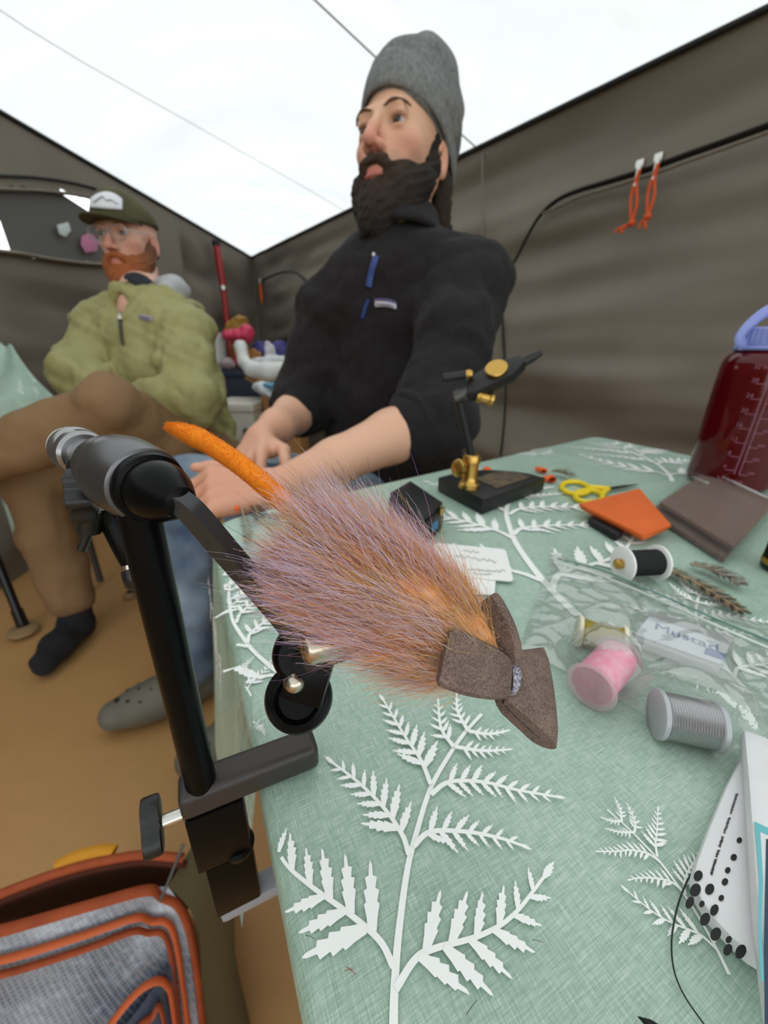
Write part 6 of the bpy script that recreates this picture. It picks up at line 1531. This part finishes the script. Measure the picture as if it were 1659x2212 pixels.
feather('feather_scrap', [(1188, 1018), (1205, 1020), (1222, 1024), (1234, 1030)], 0.011, [(96, 80, 62), (130, 108, 84), (78, 62, 50)], 'brown feather tuft behind the yellow scissors', 60, 0.005, None, 0.8, 7)
def blob(name, px, r_, m, label):
    f_ = Field(T(*px)-0.02, T(*px)+0.02, 0.0016); rr = np.random.RandomState(int(px[0]))
    for _ in range(5): f_.ell(T(*px, r_*0.8)+np.array([*rr.normal(0, r_*0.6, 2), 0]), (r_*rr.uniform(0.6, 1), r_*rr.uniform(0.6, 1), r_*0.7), None, 0.002)
    f_.cut(T(*px, 0.0004), (0, 0, -1), 0.0005)
    V_, F_ = f_.mesh(); return tag(mobj(name, V_, F_, m), label, 'fluff')
M_ORF = mat('orange_fluff', (226, 100, 48), 0.9); M_PKF = mat('pale_pink_fluff', (220, 190, 196), 0.9)
blob('dubbing_tuft', (1170, 1016), 0.005, M_ORF, 'orange dubbing tuft left of the brown feather tuft'); blob('dubbing_tuft', (1188, 1034), 0.0055, M_ORF, 'orange dubbing tuft nearest the yellow scissors')
blob('dubbing_tuft', (1050, 1014), 0.0045, M_ORF, 'orange dubbing tuft behind the pedestal vise'); blob('dubbing_tuft', (1034, 1018), 0.0045, M_PKF, 'pale dubbing tuft behind the pedestal vise'); blob('dubbing_tuft', (512, 1098), 0.003, M_ORF, 'tiny orange dubbing tuft below the folded hands')
rgx = random.Random(8)
for i, (x, y, L_, col_) in enumerate(((748, 2088, 26, (150, 60, 50)), (762, 2094, 18, (150, 60, 50)), (660, 2020, 22, (90, 60, 60)), (1030, 2160, 40, (70, 70, 66)), (1150, 2030, 24, (110, 80, 70)), (860, 1830, 22, (80, 84, 76)))):
    a_ = rgx.uniform(0, 3.1); p0_ = T(x, y, 0.0003); p1_ = T(x+L_*math.cos(a_), y+L_*math.sin(a_), 0.0003)
    tag(tube('stray_fibre', [p0_, (p0_+p1_)/2+Zv*0.0004, p1_], 0.00007, mat('stray_fibre_%d' % i, col_, 0.7), None, 4), ('red-brown fibre on a fern leaf at the cloth edge', 'shorter red-brown fibre crossing the first', 'dark fibre on the lowest left fern leaf', 'long grey fibre near the bottom of the cloth', 'brown fibre at the right of the large fern', 'grey-green fibre beside the fern stem')[i], 'fibre')
# ================================================================== STORES BY THE TENT CORNER (far behind)
def W(x, y, d): return P(x, y, d)
def fl(p): q = np.array(p, float); q[2] = 0.0; return q
def crate(name, px_l, px_r, y_top, y_bot, d, depth, m, label, cat, lidm=None, floor=True, taper=0.94, z0=None):
    """box whose front face is seen between px_l and px_r, front top edge at y_top; stands on the floor (or at z0)."""
    a, b = P(px_l, y_top, d), P(px_r, y_top, d); zt_ = (a[2]+b[2])/2; a[2] = b[2] = zt_; base = 0.003 if z0 is None else z0
    u_ = nrm(b-a); n_ = np.cross(Zv, u_); n_ = n_ if np.dot(n_, FW) > 0 else -n_
    r_o = empty(name, np.array([*((a+b)/2+n_*depth/2)[:2], base]), label, cat)
    top = [a, b, b+n_*depth, a+n_*depth]; c_ = sum(top)/4
    bot = [np.array([*(c_+(q-c_)*taper)[:2], base]) for q in top]
    hl_ = 0.045 if lidm is not None else 0.0
    V = [q-Zv*hl_ for q in top]+bot; o_ = mobj('body', V, [(0, 1, 2, 3), (7, 6, 5, 4), (0, 4, 5, 1), (1, 5, 6, 2), (2, 6, 7, 3), (3, 7, 4, 0)], m, r_o, False); fixn(o_); bevel(o_, 0.012)
    if lidm is not None: prism('lid', [c_+(q-c_)*1.03-Zv*hl_ for q in top], Zv*hl_, lidm, r_o, 0.010)
    return r_o, top, zt_
M_NAVYP = mat('navy_plastic_tote', (44, 50, 68), 0.5); M_COOL = mat('off_white_cooler', (200, 198, 190), 0.5); M_CARDB = mat('brown_cardboard', (172, 128, 78), 0.85)
cr, top, zt_ = crate('cooler', 448, 546, 872, 1000, 2.10, 0.34, M_COOL, 'off-white cooler standing between the two men', 'cooler', mat('off_white_lid', (212, 210, 200), 0.5))
pc_ = (top[0]+top[1])/2; u_ = nrm(top[1]-top[0]); n_ = -nrm(top[3]-top[0])
boxo('latch', pc_+u_*0.08-Zv*0.16+n_*0.004, u_, n_, Zv, 0.022, 0.012, 0.030, mat('dark_latch', (58, 60, 58), 0.6), cr, 0.006)
boxo('side_handle', top[1]-Zv*0.14+u_*0.004, n_, u_, Zv, 0.05, 0.012, 0.018, M_COOL, cr, 0.006)
cr, top, zt_ = crate('storage_tote', 440, 604, 800, 1000, 2.52, 0.32, M_NAVYP, 'navy plastic storage tote behind the cooler', 'storage tote', M_NAVYP)
cr, top2, zt2_ = crate('cardboard_box', 562, 644, 838, 1000, 2.20, 0.26, M_CARDB, 'brown cardboard box beside the cooler, behind the forearm', 'box')
for sgn, ty in ((-1, 0), (1, 2)):
    e_ = (top2[0], top2[3]) if sgn < 0 else (top2[1], top2[2]); ou = nrm(top2[0]-top2[1])*(1 if sgn < 0 else -1)
    prism('flap', [e_[0]+Zv*0.001, e_[1]+Zv*0.001, e_[1]+ou*0.08+Zv*0.05, e_[0]+ou*0.08+Zv*0.05], Zv*0.004, M_CARDB, cr)
def soft(name, prims, m, label, cat, seed=1, h=0.006, amp=0.003):
    pts = np.array([p for p, r, in prims]); rr_ = max(max(np.atleast_1d(r)) for p, r in prims)
    f_ = Field(pts.min(0)-rr_-0.03, pts.max(0)+rr_+0.03, h)
    for p, r in prims: f_.ell(p, r if hasattr(r, '__len__') else (r, r, r), None, 0.02)
    f_.ripple(amp, [14, 24], seed, 0.03); V_, F_ = f_.mesh(); return tag(mobj(name, V_, F_, m), label, cat)
# goods on the tote and box
sa, sb_ = top[0], top[1]; su = nrm(sb_-sa); sn = nrm(top[3]-top[0])
zs_ = sa[2]+0.001
def on_shelf(px, off=0.1): q_ = P(px, 800, 2.52); q_ = q_+sn*off; q_[2] = zs_; return q_
k_ = on_shelf(458, 0.10); lathe('paper_cup', k_, Zv, [(0, 0.055), (0.002, 0.058), (0.16, 0.068), (0.215, 0.078), (0.217, 0.07)], mat('white_tub', (206, 208, 204), 0.6), None, 24); tag(bpy.data.objects['paper_cup'], 'tall white tub on the shelf right of the green jacket', 'tub')
M_MUS = mat('mustard_packet', (150, 112, 44), 0.6); M_MAG = mat('pink_plastic', (206, 58, 92), 0.5)
k_ = on_shelf(502, 0.2); soft('snack_packet', [(k_+Zv*0.09, (0.07, 0.05, 0.09)), (k_+Zv*0.24+su*0.0, (0.09, 0.05, 0.07)), (k_+Zv*0.30+su*0.02, (0.05, 0.05, 0.03))], M_MUS, 'mustard-coloured snack packet at the foot of the red pole', 'packet', 2)
k_ = on_shelf(514, 0.04); soft('pink_bundle', [(k_+Zv*0.205-su*0.04, (0.05, 0.045, 0.035)), (k_+Zv*0.205+su*0.02, (0.06, 0.05, 0.04)), (k_+Zv*0.22+su*0.07, (0.045, 0.045, 0.05)), (k_+Zv*0.09, (0.03, 0.03, 0.085))], M_MAG, 'bright pink bundle in front of the mustard packet', 'bundle', 3)
k_ = on_shelf(572, 0.16); M_PUR = mat('purple_packet', (58, 50, 122), 0.5)
pp = soft('crisp_packet', [(k_+Zv*0.09-su*0.06, (0.08, 0.05, 0.085)), (k_+Zv*0.10+su*0.06, (0.08, 0.05, 0.085))], M_PUR, 'purple and white crisp packet on the shelf', 'packet', 4)
k2_ = k_-sn*0.06+Zv*0.11; soft('packet_star', [(k2_+su*0.02, (0.035, 0.012, 0.05)), (k2_-su*0.0, (0.02, 0.012, 0.07))], mat('white_star_print', (214, 210, 220), 0.6), 'tmp', 'tmp', 5); ps_ = bpy.data.objects['packet_star']
for kk in ('label', 'category'):
    if kk in ps_: del ps_[kk]
ps_.parent = pp
k3_ = k_-sn*0.055+Zv*0.09-su*0.09; soft('packet_picture', [(k3_, (0.045, 0.012, 0.04))], mat('tan_picture_print', (176, 124, 62), 0.6), 'tmp', 'tmp', 6); pq_ = bpy.data.objects['packet_picture']
for kk in ('label', 'category'):
    if kk in pq_: del pq_[kk]
pq_.parent = pp
# white jug and bags on the cardboard box
g0 = P(524, 792, 2.295); M_WJ = mat('white_jug_plastic', (222, 224, 222), 0.5)
jg = empty('white_jug', g0-Zv*0.1, 'white plastic squeeze bottle leaning on the box', 'bottle')
f_ = Field(P(560, 800, 2.250)-0.35, P(560, 800, 2.250)+0.35, 0.006)
f_.chain([P(521, 754, 2.250), P(527, 782, 2.250), P(545, 799, 2.205), P(580, 803, 2.178), P(610, 797, 2.178)], [0.034, 0.032, 0.042, 0.048, 0.040], 0.02)
V_, F_ = f_.mesh(); mobj('bottle_body', V_, F_, M_WJ, jg); lathe('cap', P(609, 806, 2.178), nrm(P(628, 800, 2.178)-P(609, 806, 2.178)), [(0, 0.034), (0.002, 0.042), (0.055, 0.042), (0.06, 0.036)], mat('red_cap', (196, 40, 52), 0.4), jg, 20)
lathe('nozzle', P(521, 758, 2.250), nrm(P(519, 742, 2.250)-P(521, 758, 2.250)), [(0, 0.034), (0.03, 0.036), (0.05, 0.028), (0.055, 0.01)], M_WJ, jg, 20)
soft('paper_towel_bag', [(P(575, 782, 2.475), (0.10, 0.06, 0.03)), (P(598, 778, 2.475), (0.08, 0.06, 0.03))], mat('white_bag_plastic', (210, 212, 216), 0.45), 'crumpled white plastic bag behind the squeeze bottle', 'bag', 7)
bb_ = soft('blue_white_packet', [(P(570, 836, 2.088), (0.06, 0.05, 0.03)), (P(590, 846, 2.070), (0.07, 0.05, 0.030)), (P(610, 856, 2.052), (0.06, 0.05, 0.030))], mat('white_blue_packet', (206, 214, 222), 0.4), 'white and blue plastic packet on the cardboard box', 'packet', 8)
st = soft('blue_print', [(P(584, 832, 2.021), (0.04, 0.02, 0.014)), (P(604, 842, 2.011), (0.045, 0.02, 0.014))], mat('sky_blue_print', (96, 160, 190), 0.5), 'tmp', 'tmp', 9, 0.005)
for kk in ('label', 'category'): del st[kk]
st.parent = bb_
soft('clothes_pile', [(on_shelf(488, 0.035)+Zv*0.03, (0.05, 0.04, 0.028)), (on_shelf(490, 0.035)+Zv*0.04, (0.04, 0.035, 0.028))], mat('pinkish_cloth', (176, 160, 166), 0.9), 'small pinkish cloth on top of the navy tote', 'cloth', 10)

# ================================================================== GEAR BAG AT LOWER LEFT
gb_z = 0.36
tl = Zp(-170, 2045, gb_z); tr_ = Zp(400, 1878, gb_z)
gu = nrm(tr_-tl); gn = np.cross(Zv, gu); gn = gn if np.dot(gn, FW) > 0 else -gn          # gn: away from viewer
gw = np.linalg.norm(tr_-tl); gh = gb_z-0.004; gcen = (tl+tr_)/2
slope = 0.10                                                        # front panel leans towards the viewer at the bottom
bagr = empty('gear_bag', np.array([*(gcen+gn*0.04)[:2], 0.003]), 'open gear bag with clear mesh pockets and rust-orange zippers on the floor', 'bag')
M_MW = mat('clear_mesh_vinyl', (60, 76, 98), 0.22, 0, 0.6, noise=(7, (160, 166, 178), 0.16), bump=(14, 0.7, 0.02), coat=0.4)  # pale noise tone paints whitish glare into the vinyl colour
def ripstop(m):
    nt = m.node_tree; b = nt.nodes['Principled BSDF']; tc = nt.nodes.new('ShaderNodeTexCoord'); mp = nt.nodes.new('ShaderNodeMapping'); mp.inputs['Rotation'].default_value = (0.3, 0.5, 0.6); mp.inputs['Scale'].default_value = (260, 260, 260)
    ch = nt.nodes.new('ShaderNodeTexVoronoi'); ch.feature = 'DISTANCE_TO_EDGE'; ch.inputs['Scale'].default_value = 1.0; ch.inputs['Randomness'].default_value = 0.0
    nt.links.new(tc.outputs['Object'], mp.inputs['Vector']); nt.links.new(mp.outputs['Vector'], ch.inputs['Vector'])
    rp = nt.nodes.new('ShaderNodeValToRGB'); rp.color_ramp.elements[0].position = 0.06; rp.color_ramp.elements[0].color = (1, 1, 1, 1); rp.color_ramp.elements[1].position = 0.16; rp.color_ramp.elements[1].color = (0, 0, 0, 1)
    nt.links.new(ch.outputs['Distance'], rp.inputs['Fac']); mx = nt.nodes.new('ShaderNodeMix'); mx.data_type = 'RGBA'; mx.inputs['B'].default_value = (*lin((214, 214, 216)), 1)
    src = b.inputs['Base Color'].links[0].from_socket; sc2 = nt.nodes.new('ShaderNodeMath'); sc2.operation = 'MULTIPLY'; sc2.inputs[1].default_value = 0.22; nt.links.new(rp.outputs['Color'], sc2.inputs[0])
    nt.links.new(sc2.outputs[0], mx.inputs['Factor']); nt.links.new(src, mx.inputs['A']); nt.links.new(mx.outputs['Result'], b.inputs['Base Color'])
ripstop(M_MW)
M_RUST = mat('rust_orange_binding', (168, 78, 36), 0.75, noise=(60, (138, 58, 26), 0.3)); M_RUST2 = mat('bright_orange_zipper', (196, 92, 44), 0.6); M_OLV = mat('olive_bag_side', (92, 84, 56), 0.8, bump=(200, 0.4, 0.002)); M_LIN = mat('dark_rust_lining', (76, 34, 18), 0.9)
M_PKN = mat('navy_vinyl_pocket', (44, 58, 78), 0.25, 0, 0.5, coat=0.3, noise=(12, (62, 76, 96), 0.25))
def rr_panel(u, v, r=0.12):
    """0..1 panel with rounded upper right corner -> squeezed coordinates."""
    return u, v
def bfront(u, v, off=0.0):
    """front panel: u along the top edge to the right, v down."""
    x = u*gw; z = -v*gh; bulge = 0.035*math.sin(math.pi*min(1, max(0, u)))*math.sin(math.pi*min(1, v*0.9+0.05))
    # rounded upper right corner
    r = 0.07; cx_, cz_ = gw-r, -r
    if x > cx_ and z > cz_:
        dx, dz_ = x-cx_, z-cz_; m_ = max(dx, dz_); l_ = math.hypot(dx, dz_)
        if l_ > 1e-9: x, z = cx_+dx/l_*m_, cz_+dz_/l_*m_
    return tl+gu*x+Zv*z-gn*(slope*v*gh/0.3+bulge+off)
fo_ = grid_obj('front_panel', lambda u, v: tuple(bfront(u, v)), 44, 30, M_MW, bagr)
# body behind: olive gusset sides and back panel
def gus(u, v):
    t = u; p_ = bfront(1.0, v); bul = 0.03*math.sin(math.pi*t)
    return tuple(p_+gn*(0.16*t+0.0)+gu*(bul+0.006*math.sin(7*v))-Zv*0.0)
grid_obj('side_gusset', gus, 14, 24, M_OLV, bagr)
bk = grid_obj('back_panel', lambda u, v: tuple(bfront(u, v)*0+tl+gu*(u*gw*(1-0.02*(1-v)))+gn*(0.012+0.13*v+0.016*math.sin(math.pi*u*0.95)*(1-v))+Zv*(0.004-v*gh*0.98-0.012*max(0, u-0.8)*5*(1-v))), 30, 20, M_LIN, bagr); solidify(bk, 0.006)
def bag_tube(name, uv, w_, m, off=0.006, n_=6):
    pts = catmull([bfront(u, v, off) for u, v in uv], n_); return tube(name, pts, w_, m, bagr, 8, 0.55)
bag_tube('top_binding', [(0.0, 0.0), (0.3, 0.0), (0.6, 0.0), (0.85, 0.0), (0.96, 0.02), (0.995, 0.10), (1.0, 0.25), (1.0, 0.6), (1.0, 0.98)], 0.0055, M_RUST, 0.002)
bag_tube('main_zipper', [(0.0, 0.055), (0.3, 0.052), (0.6, 0.05), (0.80, 0.05), (0.90, 0.07), (0.945, 0.14), (0.95, 0.4), (0.955, 0.95)], 0.0038, M_RUST2)
bag_tube('zipper_binding', [(0.0, 0.085), (0.3, 0.082), (0.6, 0.08), (0.78, 0.08), (0.87, 0.10), (0.915, 0.16), (0.92, 0.4), (0.925, 0.95)], 0.0034, M_RUST, 0.006)
def pocket(u, v):
    uu = 0.50+0.42*u; top_v = 0.215+0.13*(1-u)**1.2; return tuple(bfront(uu, top_v+(0.98-top_v)*v, 0.010+0.008*math.sin(math.pi*u)))
grid_obj('outer_pocket', pocket, 24, 14, M_PKN, bagr)
bag_tube('pocket_zipper', [(0.36, 0.44), (0.50, 0.345), (0.62, 0.275), (0.76, 0.21), (0.85, 0.20), (0.905, 0.235), (0.92, 0.34), (0.92, 0.96)], 0.0040, M_RUST2, 0.018)
bag_tube('pocket_binding', [(0.52, 0.42), (0.64, 0.34), (0.76, 0.285), (0.84, 0.28), (0.885, 0.32), (0.89, 0.96)], 0.0034, M_RUST, 0.020)
# rim of the open mouth, yellow handle, zipper tag
rim = catmull([np.array(bk.data.vertices[i].co)+Zv*0.003 for i in range(0, 31, 3)], 4)
tube('mouth_rim', rim, 0.0045, M_RUST, bagr, 8)
hp_ = [rim[i] for i in (int(len(rim)*0.42), int(len(rim)*0.68))]
tube('carry_handle', catmull([hp_[0]+gn*0.006, (hp_[0]*0.7+hp_[1]*0.3)+gn*0.011, (hp_[0]*0.3+hp_[1]*0.7)+gn*0.011, hp_[1]+gn*0.006], 5), 0.008, mat('yellow_webbing', (214, 146, 34), 0.7), bagr, 8, 0.45)
zt0 = bfront(0.965, 0.02, 0.006)+Zv*0.004; tube('zipper_tag', [zt0, zt0+Zv*0.012+gu*0.006, zt0+gu*0.022+gn*0.030+Zv*0.03], [0.003, 0.0022, 0.0034], mat('grey_tag', (92, 92, 88), 0.6), bagr, 6, 0.5)
